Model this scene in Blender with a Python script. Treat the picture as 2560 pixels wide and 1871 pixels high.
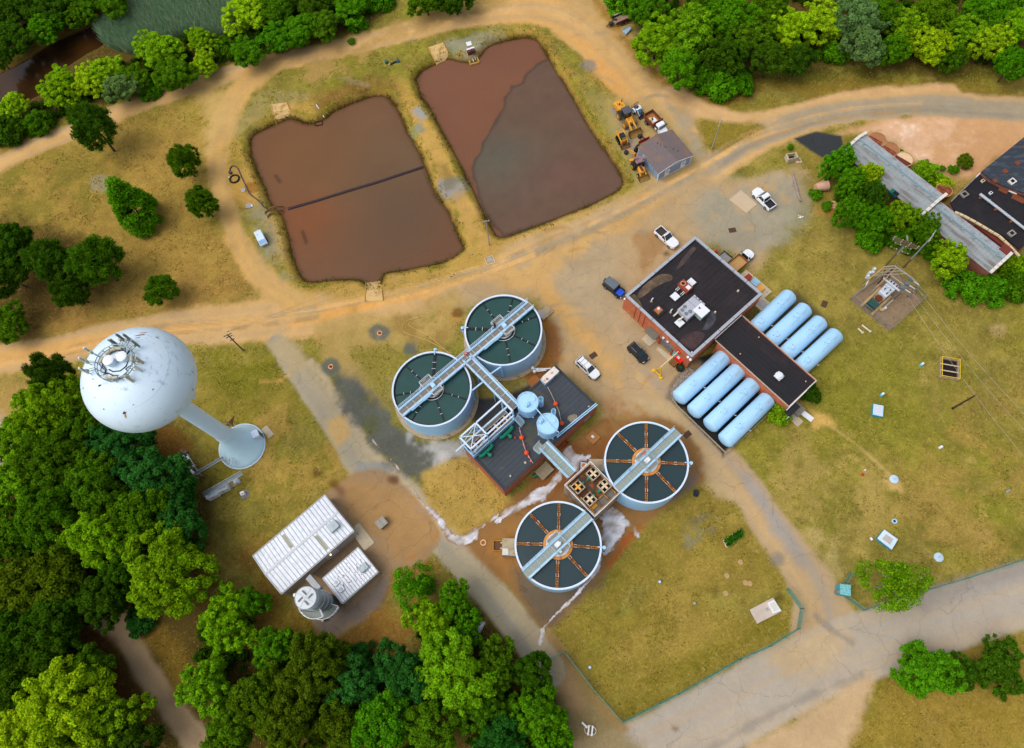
import bpy,bmesh,math,random
from math import cos,sin,pi,radians,atan2,sqrt,hypot,dist
import numpy as np
from mathutils import Vector,Matrix
random.seed(7);RNG=np.random.default_rng(11)
SC=bpy.context.scene
COL=SC.collection
for o in list(bpy.data.objects):bpy.data.objects.remove(o)
# ------------------------------------------------------------------ camera, sky, sun, exposure
CAMH=118.0
FPX=1777.417
RC=np.array([[0.9987677493,0.0,0.0496284486],[0.0177689994,0.9337060192,-0.3575994020],[-0.0463383812,0.3580405978,0.9325554593]])
cam_d=bpy.data.cameras.new('camera');cam=bpy.data.objects.new('camera',cam_d);COL.objects.link(cam)
cam_d.sensor_fit='HORIZONTAL';cam_d.sensor_width=36.0;cam_d.lens=36.0*FPX/2560.0
cam_d.clip_start=1.0;cam_d.clip_end=9000.0
m=Matrix(RC.tolist()).to_4x4();m.translation=Vector((0,0,CAMH));cam.matrix_world=m
SC.camera=cam
SUN_EL,SUN_AZ=radians(60),radians(-105)  # azimuth clockwise from +Y
world=bpy.data.worlds.new('World');SC.world=world;world.use_nodes=True
wn=world.node_tree;wn.nodes.clear()
sky=wn.nodes.new('ShaderNodeTexSky');sky.sky_type='NISHITA';sky.sun_disc=False
sky.sun_elevation=SUN_EL;sky.sun_rotation=SUN_AZ;sky.air_density=1.0;sky.dust_density=4.0;sky.ozone_density=1.0
wbg=wn.nodes.new('ShaderNodeBackground');wbg.inputs[1].default_value=0.15
wout=wn.nodes.new('ShaderNodeOutputWorld')
hs_=wn.nodes.new('ShaderNodeHueSaturation');hs_.inputs['Saturation'].default_value=0.5  # thin even cloud
wn.links.new(sky.outputs[0],hs_.inputs['Color']);wn.links.new(hs_.outputs[0],wbg.inputs[0]);wn.links.new(wbg.outputs[0],wout.inputs[0])
sl=bpy.data.lights.new('sun','SUN');sl.energy=0.85;sl.angle=radians(60);sl.color=(1.0,0.95,0.86)
sun=bpy.data.objects.new('sun',sl);COL.objects.link(sun)
sd_=Vector((sin(SUN_AZ)*cos(SUN_EL),cos(SUN_AZ)*cos(SUN_EL),sin(SUN_EL)))
sun.rotation_euler=sd_.to_track_quat('Z','Y').to_euler();sun.location=sd_*300
SC.view_settings.view_transform='Standard';SC.view_settings.look='None'
SC.view_settings.exposure=0.3;SC.view_settings.gamma=1.0;SC.view_settings.use_curve_mapping=False
SC.render.engine='CYCLES'
SC.cycles.max_bounces=6;SC.cycles.diffuse_bounces=3;SC.cycles.transparent_max_bounces=8
# ------------------------------------------------------------------ surveying helpers
def G(u,v,z=0.0):
 """ground-plan point (x, y) of a surveyed photograph point lying z metres above the ground"""
 c=np.array([(u-1280)/FPX,-(v-935.5)/FPX,-1.0]);w=RC@c
 t=(CAMH-z)/-w[2]
 return float(w[0]*t),float(w[1]*t)
def PV(p,z):return Vector((*G(*p,z),z))
def GD(u,v,z=0.0):return G(u*1.1327,v*1.1327,z)
def zoom(x0,y0,k):return lambda u,v:(x0+u/k,y0+v/k)
Z1=zoom(960,720,5.002);Z2=zoom(1100,900,5.002);Z3=zoom(1240,1060,4.2985);Z4=zoom(1540,580,5.002)
Z5=zoom(1660,720,5.002);ZT=zoom(180,800,5.002);ZB=zoom(420,980,5.002);ZW=zoom(620,1220,5.002)
ZS=zoom(1500,220,6.936);ZP=zoom(2100,560,7.51);ZF=zoom(1400,1140,10.324);ZO=zoom(2100,300,4.859)
ZR=zoom(1580,700,6.352);ZQ=zoom(930,90,7.51);ZH=zoom(560,390,9.387);ZK=zoom(1280,624,2.647)
ZM=zoom(1920,624,2.647);ZN=zoom(1920,1248,2.652);ZL=zoom(1280,1248,2.652);ZC=zoom(1130,1060,15.02)
ZD=lambda u,v:(u*1.1327,v*1.1327)
def hx(s,k=1.0):
 c=np.array([int(s[i:i+2],16)/255 for i in(0,2,4)])
 return np.where(c<=0.04045,c/12.92,((c+0.055)/1.055)**2.4)*k
 # ------------------------------------------------------------------ materials
MATS={}
def mat(name,col=None,rough=0.75,metal=0.0,var=0.12,scale=2.0,col2=None,t=0.62,soft=0.06,scale2=1.5,bump=0.0,bscale=20.0,spec=0.4,stretch=None,detail=5.0):
 """principled colour with grain (var/scale) and an optional second colour in patches (rust, moss, dirt)"""
 if name in MATS:return MATS[name]
 M=bpy.data.materials.new(name);M.use_nodes=True;nt=M.node_tree;N=nt.nodes;L=nt.links
 b=N['Principled BSDF'];b.inputs['Roughness'].default_value=rough;b.inputs['Metallic'].default_value=metal
 b.inputs['Specular IOR Level'].default_value=spec
 c=hx(col)if isinstance(col,str)else np.array(col)
 tc=N.new('ShaderNodeTexCoord');src=tc.outputs['Object']
 if stretch:
  mp=N.new('ShaderNodeMapping');mp.inputs['Scale'].default_value=stretch;L.new(src,mp.inputs[0]);srcs=mp.outputs[0]
 else:srcs=src
 n=N.new('ShaderNodeTexNoise');n.inputs['Scale'].default_value=scale;n.inputs['Detail'].default_value=detail;n.inputs['Roughness'].default_value=0.6
 L.new(srcs,n.inputs['Vector'])
 r=N.new('ShaderNodeMapRange');r.inputs[1].default_value=0.25;r.inputs[2].default_value=0.75
 r.inputs[3].default_value=1-var;r.inputs[4].default_value=1+var;L.new(n.outputs[0],r.inputs[0])
 mx=N.new('ShaderNodeVectorMath');mx.operation='SCALE';mx.inputs[0].default_value=tuple(c);L.new(r.outputs[0],mx.inputs['Scale'])
 out=mx.outputs[0]
 if col2 is not None:
  c2=hx(col2)if isinstance(col2,str)else np.array(col2)
  n2=N.new('ShaderNodeTexNoise');n2.inputs['Scale'].default_value=scale2;n2.inputs['Detail'].default_value=7;n2.inputs['Roughness'].default_value=0.65
  L.new(srcs,n2.inputs['Vector'])
  r2=N.new('ShaderNodeMapRange');r2.interpolation_type='SMOOTHSTEP';r2.inputs[1].default_value=t-soft;r2.inputs[2].default_value=t+soft;L.new(n2.outputs[0],r2.inputs[0])
  m2=N.new('ShaderNodeMix');m2.data_type='RGBA';L.new(r2.outputs[0],m2.inputs[0]);L.new(out,m2.inputs[6]);m2.inputs[7].default_value=(*c2,1)
  out=m2.outputs[2]
 L.new(out,b.inputs['Base Color'])
 if bump:
  n3=N.new('ShaderNodeTexNoise');n3.inputs['Scale'].default_value=bscale;n3.inputs['Detail'].default_value=4;L.new(srcs,n3.inputs['Vector'])
  bp=N.new('ShaderNodeBump');bp.inputs['Strength'].default_value=bump;bp.inputs['Distance'].default_value=0.05
  L.new(n3.outputs[0],bp.inputs['Height']);L.new(bp.outputs[0],b.inputs['Normal'])
 MATS[name]=M;return M
def brick_mat(name,c1,c2,mortar):
 M=bpy.data.materials.new(name);M.use_nodes=True;nt=M.node_tree;N=nt.nodes;L=nt.links;b=N['Principled BSDF'];b.inputs['Roughness'].default_value=0.9
 tc=N.new('ShaderNodeTexCoord');sp=N.new('ShaderNodeSeparateXYZ');L.new(tc.outputs['Object'],sp.inputs[0])
 ad=N.new('ShaderNodeMath');ad.operation='ADD';L.new(sp.outputs[0],ad.inputs[0]);L.new(sp.outputs[1],ad.inputs[1])
 cb=N.new('ShaderNodeCombineXYZ');L.new(ad.outputs[0],cb.inputs[0]);L.new(sp.outputs[2],cb.inputs[1])
 t=N.new('ShaderNodeTexBrick');t.inputs['Color1'].default_value=(*hx(c1),1);t.inputs['Color2'].default_value=(*hx(c2),1);t.inputs['Mortar'].default_value=(*hx(mortar),1)
 t.inputs['Scale'].default_value=1;t.inputs['Brick Width'].default_value=0.21;t.inputs['Row Height'].default_value=0.075;t.inputs['Mortar Size'].default_value=0.006
 L.new(cb.outputs[0],t.inputs[0])
 n=N.new('ShaderNodeTexNoise');n.inputs['Scale'].default_value=0.8;n.inputs['Detail'].default_value=6;L.new(tc.outputs['Object'],n.inputs[0])
 r=N.new('ShaderNodeMapRange');r.inputs[1].default_value=.3;r.inputs[2].default_value=.7;r.inputs[3].default_value=.8;r.inputs[4].default_value=1.15;L.new(n.outputs[0],r.inputs[0])
 mx=N.new('ShaderNodeVectorMath');mx.operation='SCALE';L.new(t.outputs[0],mx.inputs[0]);L.new(r.outputs[0],mx.inputs['Scale']);L.new(mx.outputs[0],b.inputs['Base Color'])
 MATS[name]=M;return M
def attr_mat(name,rough,spec=0.3,fine=0.0,fscale=6.0,bump=0.0,bscale=5.0,bdist=0.05,straw=0.0,crack=0.0):
 """base colour taken from the colour survey stored on the mesh, with fine grain"""
 M=bpy.data.materials.new(name);M.use_nodes=True;nt=M.node_tree;N=nt.nodes;L=nt.links;b=N['Principled BSDF']
 b.inputs['Roughness'].default_value=rough;b.inputs['Specular IOR Level'].default_value=spec
 a=N.new('ShaderNodeAttribute');a.attribute_name='Col';geo=N.new('ShaderNodeNewGeometry');out=a.outputs[0]
 if fine:
  n=N.new('ShaderNodeTexNoise');n.inputs['Scale'].default_value=fscale;n.inputs['Detail'].default_value=3;n.inputs['Roughness'].default_value=.7;L.new(geo.outputs[0],n.inputs[0])
  n2=N.new('ShaderNodeTexNoise');n2.inputs['Scale'].default_value=1.1;n2.inputs['Detail'].default_value=6;n2.inputs['Roughness'].default_value=.7;n2.inputs['Distortion'].default_value=1.2;L.new(geo.outputs[0],n2.inputs[0])
  am=N.new('ShaderNodeMapRange');am.inputs[3].default_value=fine*.35;am.inputs[4].default_value=fine;L.new(a.outputs['Alpha'],am.inputs[0])
  ad=N.new('ShaderNodeMath');ad.operation='ADD';L.new(n.outputs[0],ad.inputs[0]);L.new(n2.outputs[0],ad.inputs[1])
  su=N.new('ShaderNodeMath');su.operation='SUBTRACT';L.new(ad.outputs[0],su.inputs[0]);su.inputs[1].default_value=1.0
  mu=N.new('ShaderNodeMath');mu.operation='MULTIPLY_ADD';L.new(su.outputs[0],mu.inputs[0]);L.new(am.outputs[0],mu.inputs[1]);mu.inputs[2].default_value=1.0
  sc=N.new('ShaderNodeVectorMath');sc.operation='SCALE';L.new(out,sc.inputs[0]);L.new(mu.outputs[0],sc.inputs['Scale']);out=sc.outputs[0]
 if straw:  # dry strands lying in swirls over the turf
  n4=N.new('ShaderNodeTexNoise');n4.inputs['Scale'].default_value=.8;n4.inputs['Detail'].default_value=7;n4.inputs['Roughness'].default_value=.68;n4.inputs['Distortion'].default_value=3.2;L.new(geo.outputs[0],n4.inputs[0])
  for lo,hi,c_,k_ in((.53,.66,hx('b89c58'),straw),(.47,.36,hx('5f5a14'),straw*.9)):
   r4=N.new('ShaderNodeMapRange');r4.inputs[1].default_value=lo;r4.inputs[2].default_value=hi;r4.inputs[4].default_value=k_;L.new(n4.outputs[0],r4.inputs[0])
   m4=N.new('ShaderNodeMath');m4.operation='MULTIPLY';L.new(r4.outputs[0],m4.inputs[0]);L.new(a.outputs['Alpha'],m4.inputs[1])
   x4=N.new('ShaderNodeMix');x4.data_type='RGBA';L.new(m4.outputs[0],x4.inputs[0]);L.new(out,x4.inputs[6]);x4.inputs[7].default_value=(*c_,1);out=x4.outputs[2]
 if crack:  # fine cracks and patched seams in the paving
  v4=N.new('ShaderNodeTexVoronoi');v4.feature='DISTANCE_TO_EDGE';v4.inputs['Scale'].default_value=.16;nn=N.new('ShaderNodeTexNoise');nn.inputs['Scale'].default_value=.5;nn.inputs['Detail'].default_value=5;L.new(geo.outputs[0],nn.inputs[0])
  va=N.new('ShaderNodeVectorMath');va.operation='MULTIPLY_ADD';L.new(nn.outputs[1],va.inputs[0]);va.inputs[1].default_value=(2.5,2.5,0);L.new(geo.outputs[0],va.inputs[2]);L.new(va.outputs[0],v4.inputs[0])
  r5=N.new('ShaderNodeMapRange');r5.inputs[1].default_value=.0;r5.inputs[2].default_value=.012;r5.inputs[3].default_value=1-crack;r5.inputs[4].default_value=1;L.new(v4.outputs[0],r5.inputs[0])
  s5_=N.new('ShaderNodeVectorMath');s5_.operation='SCALE';L.new(out,s5_.inputs[0]);L.new(r5.outputs[0],s5_.inputs['Scale']);out=s5_.outputs[0]
 L.new(out,b.inputs['Base Color'])
 if bump:
  n3=N.new('ShaderNodeTexNoise');n3.inputs['Scale'].default_value=bscale;n3.inputs['Detail'].default_value=5;n3.inputs['Roughness'].default_value=.65;L.new(geo.outputs[0],n3.inputs[0])
  bp=N.new('ShaderNodeBump');bp.inputs['Strength'].default_value=bump;bp.inputs['Distance'].default_value=bdist
  L.new(n3.outputs[0],bp.inputs['Height']);L.new(bp.outputs[0],b.inputs['Normal'])
 MATS[name]=M;return M
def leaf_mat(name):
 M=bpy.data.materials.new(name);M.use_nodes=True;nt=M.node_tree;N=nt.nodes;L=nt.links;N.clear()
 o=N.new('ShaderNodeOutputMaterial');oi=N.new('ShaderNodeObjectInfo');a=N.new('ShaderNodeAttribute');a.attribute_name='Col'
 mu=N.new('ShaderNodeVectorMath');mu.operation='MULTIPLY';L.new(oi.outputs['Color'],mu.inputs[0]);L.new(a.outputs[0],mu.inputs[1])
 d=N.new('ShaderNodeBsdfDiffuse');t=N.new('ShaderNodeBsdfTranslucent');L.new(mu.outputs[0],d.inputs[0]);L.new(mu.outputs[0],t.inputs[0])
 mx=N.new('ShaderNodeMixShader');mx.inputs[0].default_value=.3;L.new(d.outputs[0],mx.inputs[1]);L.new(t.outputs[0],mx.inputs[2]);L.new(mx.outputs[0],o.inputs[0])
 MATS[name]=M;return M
def glow_mat(name,col,s):
 M=bpy.data.materials.new(name);M.use_nodes=True;b=M.node_tree.nodes['Principled BSDF']
 b.inputs['Base Color'].default_value=(*hx(col),1);b.inputs['Emission Color'].default_value=(*hx(col),1);b.inputs['Emission Strength'].default_value=s
 MATS[name]=M;return M
 # ------------------------------------------------------------------ object helpers
MW={}
def tag(o,label=None,cat=None,group=None,kind=None):
 if label:o['label']=label
 if cat:o['category']=cat
 if group:o['group']=group
 if kind:o['kind']=kind
 return o
def thing(name,label,cat,loc=(0,0,0),rotz=0.0,group=None):
 o=bpy.data.objects.new(name,None);COL.objects.link(o);o.empty_display_size=.3
 o.location=loc;o.rotation_euler=(0,0,rotz)
 MW[o.name]=Matrix.Translation(Vector(loc))@Matrix.Rotation(rotz,4,'Z')
 return tag(o,label,cat,group)
def link_mesh(name,me,parent=None,loc=None,rot=None,scale=None):
 o=bpy.data.objects.new(name,me);COL.objects.link(o)
 if parent is not None:o.parent=parent
 if loc is not None:o.location=loc
 if rot is not None:o.rotation_euler=rot
 if scale is not None:o.scale=scale
 return o
def copy_tree(o,parent=None):
 c=o.copy();COL.objects.link(c)
 if parent is not None:c.parent=parent
 for ch in o.children:copy_tree(ch,c)
 return c
def place_copy(src,loc,rotz,label,group=None,scale=None):
 c=copy_tree(src);c.location=loc;c.rotation_euler=(0,0,rotz);c['label']=label
 MW[c.name]=Matrix.Translation(Vector(loc))@Matrix.Rotation(rotz,4,'Z')
 if scale:c.scale=scale
 if group:c['group']=group
 return c
def npmesh(name,V,F,C,m_,smooth=False):
 me=bpy.data.meshes.new(name);me.vertices.add(len(V));me.vertices.foreach_set('co',V.ravel().astype(np.float32));me.loops.add(F.size);me.loops.foreach_set('vertex_index',F.ravel().astype(np.int32));me.polygons.add(len(F));me.polygons.foreach_set('loop_start',np.arange(0,F.size,4,dtype=np.int32))
 if C.shape[1]==3:C=np.concatenate([C,np.ones((len(C),1))],1)
 a=me.color_attributes.new('Col','FLOAT_COLOR','POINT');a.data.foreach_set('color',np.clip(C,0,2).ravel().astype(np.float32));me.materials.append(m_)
 if smooth:me.polygons.foreach_set('use_smooth',np.ones(len(F),bool))
 me.update();return me
class MB:
 def __init__(s):s.v=[];s.f=[];s.mi=[]
 def add(s,vs,fs,mi=0):
  n=len(s.v);s.v+=[tuple(p)for p in vs];s.f+=[tuple(i+n for i in f)for f in fs];s.mi+=[mi]*len(fs);return s
 def box(s,c,d,rz=0.0,mi=0,top=None):
  x,y,z=d[0]/2,d[1]/2,d[2]/2;tx,ty=(top or(1,1));R=Matrix.Rotation(rz,3,'Z')
  P=[(-x,-y,-z),(x,-y,-z),(x,y,-z),(-x,y,-z),(-x*tx,-y*ty,z),(x*tx,-y*ty,z),(x*tx,y*ty,z),(-x*tx,y*ty,z)]
  return s.add([R@Vector(p)+Vector(c)for p in P],[(3,2,1,0),(4,5,6,7),(0,1,5,4),(1,2,6,5),(2,3,7,6),(3,0,4,7)],mi)
 def rbox(s,c,d,b,mi=0,top=None,rz=0.0):
  """box with bevelled vertical edges and a bevelled top"""
  x,y,z=d[0]/2,d[1]/2,d[2]/2;R=Matrix.Rotation(rz,3,'Z');tx,ty=top or(1,1)
  def ring(ix,iy,zz,bb,kx=1,ky=1):return[(px*kx,py*ky,zz)for px,py in[(-ix+bb,-iy),(ix-bb,-iy),(ix,-iy+bb),(ix,iy-bb),(ix-bb,iy),(-ix+bb,iy),(-ix,iy-bb),(-ix,-iy+bb)]]
  P=ring(x,y,-z,b)+ring(x,y,z-b,b,tx,ty)+ring(x-b*.7,y-b*.7,z,b,tx,ty)
  F=[tuple(range(7,-1,-1)),tuple(range(16,24))]
  for k in(0,8):
   for i in range(8):j=(i+1)%8;F.append((k+i,k+j,k+8+j,k+8+i))
  return s.add([R@Vector(p)+Vector(c)for p in P],F,mi)
 def beam(s,p0,p1,w,h=None,mi=0):
  p0,p1=Vector(p0),Vector(p1);h=h or w;d=(p1-p0)
  if d.length<1e-6:return s
  d.normalize();a=d.cross(Vector((0,0,1)))
  if a.length<1e-4:a=Vector((1,0,0))
  a.normalize();b=a.cross(d);a*=w/2;b*=h/2
  P=[p0-a-b,p0+a-b,p0+a+b,p0-a+b,p1-a-b,p1+a-b,p1+a+b,p1-a+b]
  return s.add(P,[(0,1,2,3),(7,6,5,4),(4,5,1,0),(5,6,2,1),(6,7,3,2),(7,4,0,3)],mi)
 def cyl(s,p0,p1,r0,r1=None,n=12,caps=True,mi=0):
  p0,p1=Vector(p0),Vector(p1);r1=r0 if r1 is None else r1;d=(p1-p0).normalized()
  a=d.cross(Vector((0,0,1)));
  if a.length<1e-4:a=Vector((1,0,0))
  a.normalize();b=d.cross(a);P=[]
  for p,r in((p0,r0),(p1,r1)):
   for i in range(n):t=2*pi*i/n;P.append(p+a*(r*cos(t))+b*(r*sin(t)))
  F=[(i,(i+1)%n,n+(i+1)%n,n+i)for i in range(n)]
  if caps:F+=[tuple(range(n-1,-1,-1)),tuple(range(n,2*n))]
  return s.add(P,F,mi)
 def tube(s,pts,r,n=6,mi=0):
  pts=[Vector(p)for p in pts];P=[];F=[];pa=None
  for k,p in enumerate(pts):
   d=(pts[min(k+1,len(pts)-1)]-pts[max(k-1,0)]).normalized()
   a=d.cross(Vector((0,0,1)))
   if a.length<1e-3:a=pa or Vector((1,0,0))
   a=a.normalized();b=d.cross(a).normalized();pa=a
   rr=r[k]if isinstance(r,(list,tuple))else r
   for i in range(n):t=2*pi*i/n;P.append(p+a*(rr*cos(t))+b*(rr*sin(t)))
  for k in range(len(pts)-1):
   for i in range(n):F.append((k*n+i,k*n+(i+1)%n,(k+1)*n+(i+1)%n,(k+1)*n+i))
  F+=[tuple(range(n-1,-1,-1)),tuple(range((len(pts)-1)*n,len(pts)*n))]
  return s.add(P,F,mi)
 def prism(s,poly,z0,z1,mi=0):
  A=sum(poly[i][0]*poly[(i+1)%len(poly)][1]-poly[(i+1)%len(poly)][0]*poly[i][1]for i in range(len(poly)))
  if A<0:poly=poly[::-1]
  n=len(poly);P=[(p[0],p[1],z0)for p in poly]+[(p[0],p[1],z1)for p in poly]
  return s.add(P,[tuple(range(n-1,-1,-1)),tuple(range(n,2*n))]+[(i,(i+1)%n,n+(i+1)%n,n+i)for i in range(n)],mi)
 def lathe(s,prof,c=(0,0,0),n=32,mi=0,a0=0.0,a1=2*pi):
  full=abs(a1-a0-2*pi)<1e-6;m=n if full else n+1;P=[];F=[]
  for i in range(m):
   t=a0+(a1-a0)*i/n
   for r,z in prof:P.append((c[0]+r*cos(t),c[1]+r*sin(t),c[2]+z))
  k=len(prof)
  for i in range(n):
   j=(i+1)%m
   for q in range(k-1):F.append((i*k+q,j*k+q,j*k+q+1,i*k+q+1))
  return s.add(P,F,mi)
 def ball(s,c,r,n=10,mi=0,sz=1.0):
  k=max(4,n//2+1)
  return s.lathe([(max(1e-4,r*cos(-pi/2+pi*q/k)),r*sz*sin(-pi/2+pi*q/k))for q in range(k+1)],c,n,mi)
 def poly(s,pts,mi=0):return s.add(pts,[tuple(range(len(pts)))],mi)
 def mesh(s,name,mats,smooth=False):
  me=bpy.data.meshes.new(name);me.from_pydata(s.v,[],s.f)
  for m_ in(mats if isinstance(mats,(list,tuple))else[mats]):me.materials.append(m_)
  if max(s.mi,default=0):me.polygons.foreach_set('material_index',s.mi)
  if smooth:
   me.polygons.foreach_set('use_smooth',[True]*len(me.polygons));me.set_sharp_from_angle(angle=radians(38))
  me.update();return me
 def obj(s,name,mats,parent=None,world=False,smooth=False,bevel=0.0):
  if world and parent is not None:
   inv=MW[parent.name].inverted();s.v=[tuple(inv@Vector(p))for p in s.v]
  o=link_mesh(name,s.mesh(name,mats,smooth),parent)
  if bevel:
   b=o.modifiers.new('bevel','BEVEL');b.width=bevel;b.segments=2;b.limit_method='ANGLE'
  return o
def bx(*a,**k):return MB().box(*a,**k)
class Frame:
 """right-angled building frame surveyed from its corner, the corner along local x and the corner along local y"""
 def __init__(s,pO,pX,pY,z,pXY=None):
  O,X,Y=(np.array(G(*p,z))for p in(pO,pX,pY));ex=X-O;ey=Y-O;s.lx,s.ly=np.linalg.norm(ex),np.linalg.norm(ey)
  a1=atan2(ex[1],ex[0]);a2=atan2(ey[1],ey[0])-pi/2;d=(a2-a1+pi)%(2*pi)-pi
  s.a=a1+d/2;s.O=O
  if pXY is not None:
   D=np.array(G(*pXY,z));s.lx=(s.lx+np.linalg.norm(D-Y))/2;s.ly=(s.ly+np.linalg.norm(D-X))/2
   mid=(O+X+Y+D)/4;c,n=cos(s.a),sin(s.a);s.O=mid-np.array([c*s.lx-n*s.ly,n*s.lx+c*s.ly])/2
 def loc(s,p,z):
  x,y=np.array(G(*p,z))-s.O;c,n=cos(s.a),sin(s.a);return(c*x+n*y,-n*x+c*y)
 def wpt(s,x,y,z=0):
  c,n=cos(s.a),sin(s.a);return(s.O[0]+c*x-n*y,s.O[1]+n*x+c*y,z)
 @property
 def base(s):return(float(s.O[0]),float(s.O[1]),0.0)
def rail(mb,pts,h=1.05,r=0.028,post=1.5,mids=(0.5,),closed=False):
 """posts, top rail and mid rails of a guard rail along a polyline of deck points"""
 pts=[Vector(p)for p in pts]
 if closed:pts=pts+[pts[0]]
 for a,b in zip(pts,pts[1:]):
  n=max(1,round((b-a).length/post))
  for i in range(n+1):
   p=a.lerp(b,i/n);mb.beam(p,p+Vector((0,0,h)),r*1.8)
  for k in(1.0,)+tuple(mids):mb.beam(a+Vector((0,0,h*k)),b+Vector((0,0,h*k)),r*2)
  # ================================================================== THE GROUND: one survey grid, colours and levels per point
GX0,GX1,GY0,GY1,GS=-128.0,138.0,-34.0,152.0,0.3
nx,ny=int((GX1-GX0)/GS)+1,int((GY1-GY0)/GS)+1
gx=GX0+GS*np.arange(nx);gy=GY0+GS*np.arange(ny)
GXX,GYY=np.meshgrid(gx,gy)
def vnoise(X,Y,scale,seed):
 r=np.random.default_rng(seed);T=r.random((256,256)).astype(np.float32)*2-1
 x=X/scale;y=Y/scale;xi=np.floor(x).astype(int);yi=np.floor(y).astype(int);fx=x-xi;fy=y-yi
 fx=fx*fx*(3-2*fx);fy=fy*fy*(3-2*fy);xi&=255;yi&=255;xj=(xi+1)&255;yj=(yi+1)&255
 return(T[yi,xi]*(1-fx)+T[yi,xj]*fx)*(1-fy)+(T[yj,xi]*(1-fx)+T[yj,xj]*fx)*fy
def fbm(X,Y,scale,seed,oct=4,gain=0.55):
 a,s=1.0,0.0;out=0
 for k in range(oct):out=out+a*vnoise(X,Y,scale/2**k,seed+k*17);s+=a;a*=gain
 return out/s*1.6
NB=fbm(GXX,GYY,14,1,4);NM=fbm(GXX,GYY,4.5,2,4);NS=fbm(GXX,GYY,1.8,3,3);NE=fbm(GXX,GYY,3.0,5,5,.7);NG=fbm(GXX,GYY,7.0,9,5,.7)
def sstep(a,b,x):t=np.clip((x-a)/(b-a),0,1);return t*t*(3-2*t)
CL=np.zeros((ny,nx,3));GR=np.ones((ny,nx));ZZ=np.zeros((ny,nx));KK=np.zeros((ny,nx),int)
def window(P,mrg):
 x0,y0=P.min(0)-mrg;x1,y1=P.max(0)+mrg
 i0=max(0,int((x0-GX0)/GS));i1=min(nx,int((x1-GX0)/GS)+2);j0=max(0,int((y0-GY0)/GS));j1=min(ny,int((y1-GY0)/GS)+2)
 return slice(j0,j1),slice(i0,i1)
def sdpoly(X,Y,P):
 d=np.full(X.shape,1e9);ins=np.zeros(X.shape,bool)
 for k in range(len(P)):
  ax,ay=P[k];bx,by=P[(k+1)%len(P)];ex,ey=bx-ax,by-ay;wx,wy=X-ax,Y-ay
  t=np.clip((wx*ex+wy*ey)/(ex*ex+ey*ey+1e-9),0,1);d=np.minimum(d,(wx-ex*t)**2+(wy-ey*t)**2)
  c=(ay>Y)!=(by>Y)
  with np.errstate(divide='ignore',invalid='ignore'):ins^=c&(X<(bx-ax)*(Y-ay)/(by-ay+1e-12)+ax)
 d=np.sqrt(d);return np.where(ins,-d,d)
def smoothline(P,n=4):
 """Catmull-Rom through the surveyed points"""
 P=np.array(P,float);out=[]
 for i in range(len(P)-1):
  p0,p1,p2,p3=P[max(i-1,0)],P[i],P[i+1],P[min(i+2,len(P)-1)]
  for k in range(n):
   t=k/n;out.append(.5*((2*p1)+(p2-p0)*t+(2*p0-5*p1+4*p2-p3)*t*t+(3*p1-p0-3*p2+p3)*t**3))
 out.append(P[-1]);return np.array(out)
def blend(sl,w,col,var=.1,grass=None,cls=None,w_cls=.5):
 c=hx(col)if isinstance(col,str)else col
 tex=1+var*(NM[sl]*.6+NS[sl]*.6)
 CL[sl]=CL[sl]*(1-w[...,None])+(c[None,None]*tex[...,None])*w[...,None]
 if grass is not None:GR[sl]=GR[sl]*(1-w)+grass*w
 if cls is not None:KK[sl][w>w_cls]=cls
def area(pts,col,soft=.5,amp=.6,alpha=1.0,grass=None,cls=None,var=.1,patch=None,z=0.0,sm=True,disp=True):
 P=np.array([GD(*p,z)if disp else G(*p,z)for p in pts])
 if sm and len(P)>4:P=smoothline(np.vstack([P,P[:1]]),3)[:-1]
 sl=window(P,soft+amp*2+1);X,Y=GXX[sl],GYY[sl]
 d=sdpoly(X,Y,P)+amp*NE[sl];w=sstep(soft,-soft,d)*alpha
 if patch is not None:w=w*sstep(patch-.25,patch+.25,NG[sl])
 blend(sl,w,col,var,grass,cls)
def lane(pts,width,col,soft=.5,amp=.5,alpha=1.0,grass=0.0,cls=None,var=.1,streaks=(),disp=True,patch=None,off=0.0,seed=0):
 P=np.array([GD(*p)if disp else G(*p)for p in pts]);P=smoothline(P,5);Wd=np.interp(np.linspace(0,1,len(P)),np.linspace(0,1,len(width)),width)if isinstance(width,(list,tuple))else np.full(len(P),width)
 sl=window(P,Wd.max()/2+soft+amp*2+1);X,Y=GXX[sl],GYY[sl]
 best=np.full(X.shape,1e9);S=np.zeros(X.shape);D=np.zeros(X.shape);HW=np.ones(X.shape);acc=0.0
 for k in range(len(P)-1):
  (ax,ay),(bx,by)=P[k],P[k+1];ex,ey=bx-ax,by-ay;Ls=hypot(ex,ey)+1e-9
  t=np.clip(((X-ax)*ex+(Y-ay)*ey)/Ls**2,0,1);dx,dy=X-ax-ex*t,Y-ay-ey*t;dd=dx*dx+dy*dy;q=dd<best
  best[q]=dd[q];S[q]=(acc+t*Ls)[q];D[q]=(np.sqrt(dd)*np.sign(ex*dy-ey*dx))[q];HW[q]=(Wd[k]+(Wd[k+1]-Wd[k])*t)[q]/2;acc+=Ls
 d=np.sqrt(best)-HW+amp*NE[sl];w=sstep(soft,-soft,d)*alpha
 if patch is not None:w=w*sstep(patch-.25,patch+.25,NG[sl])
 blend(sl,w,col,var,grass,cls)
 for(c2,a2,offs,wid)in streaks:  # wheel tracks and graded bands that run along the road
  n=vnoise(S,D*1.0,1,77+seed)*0
  st=fbm(S/9.0+13*seed,D/.9,1.0,31+seed,3)*.5+.5
  band=np.exp(-((D-offs)/wid)**2)if wid else 1.0
  blend(sl,np.clip(w*a2*np.clip(st*band*1.3,0,1),0,1),c2,var)
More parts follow.
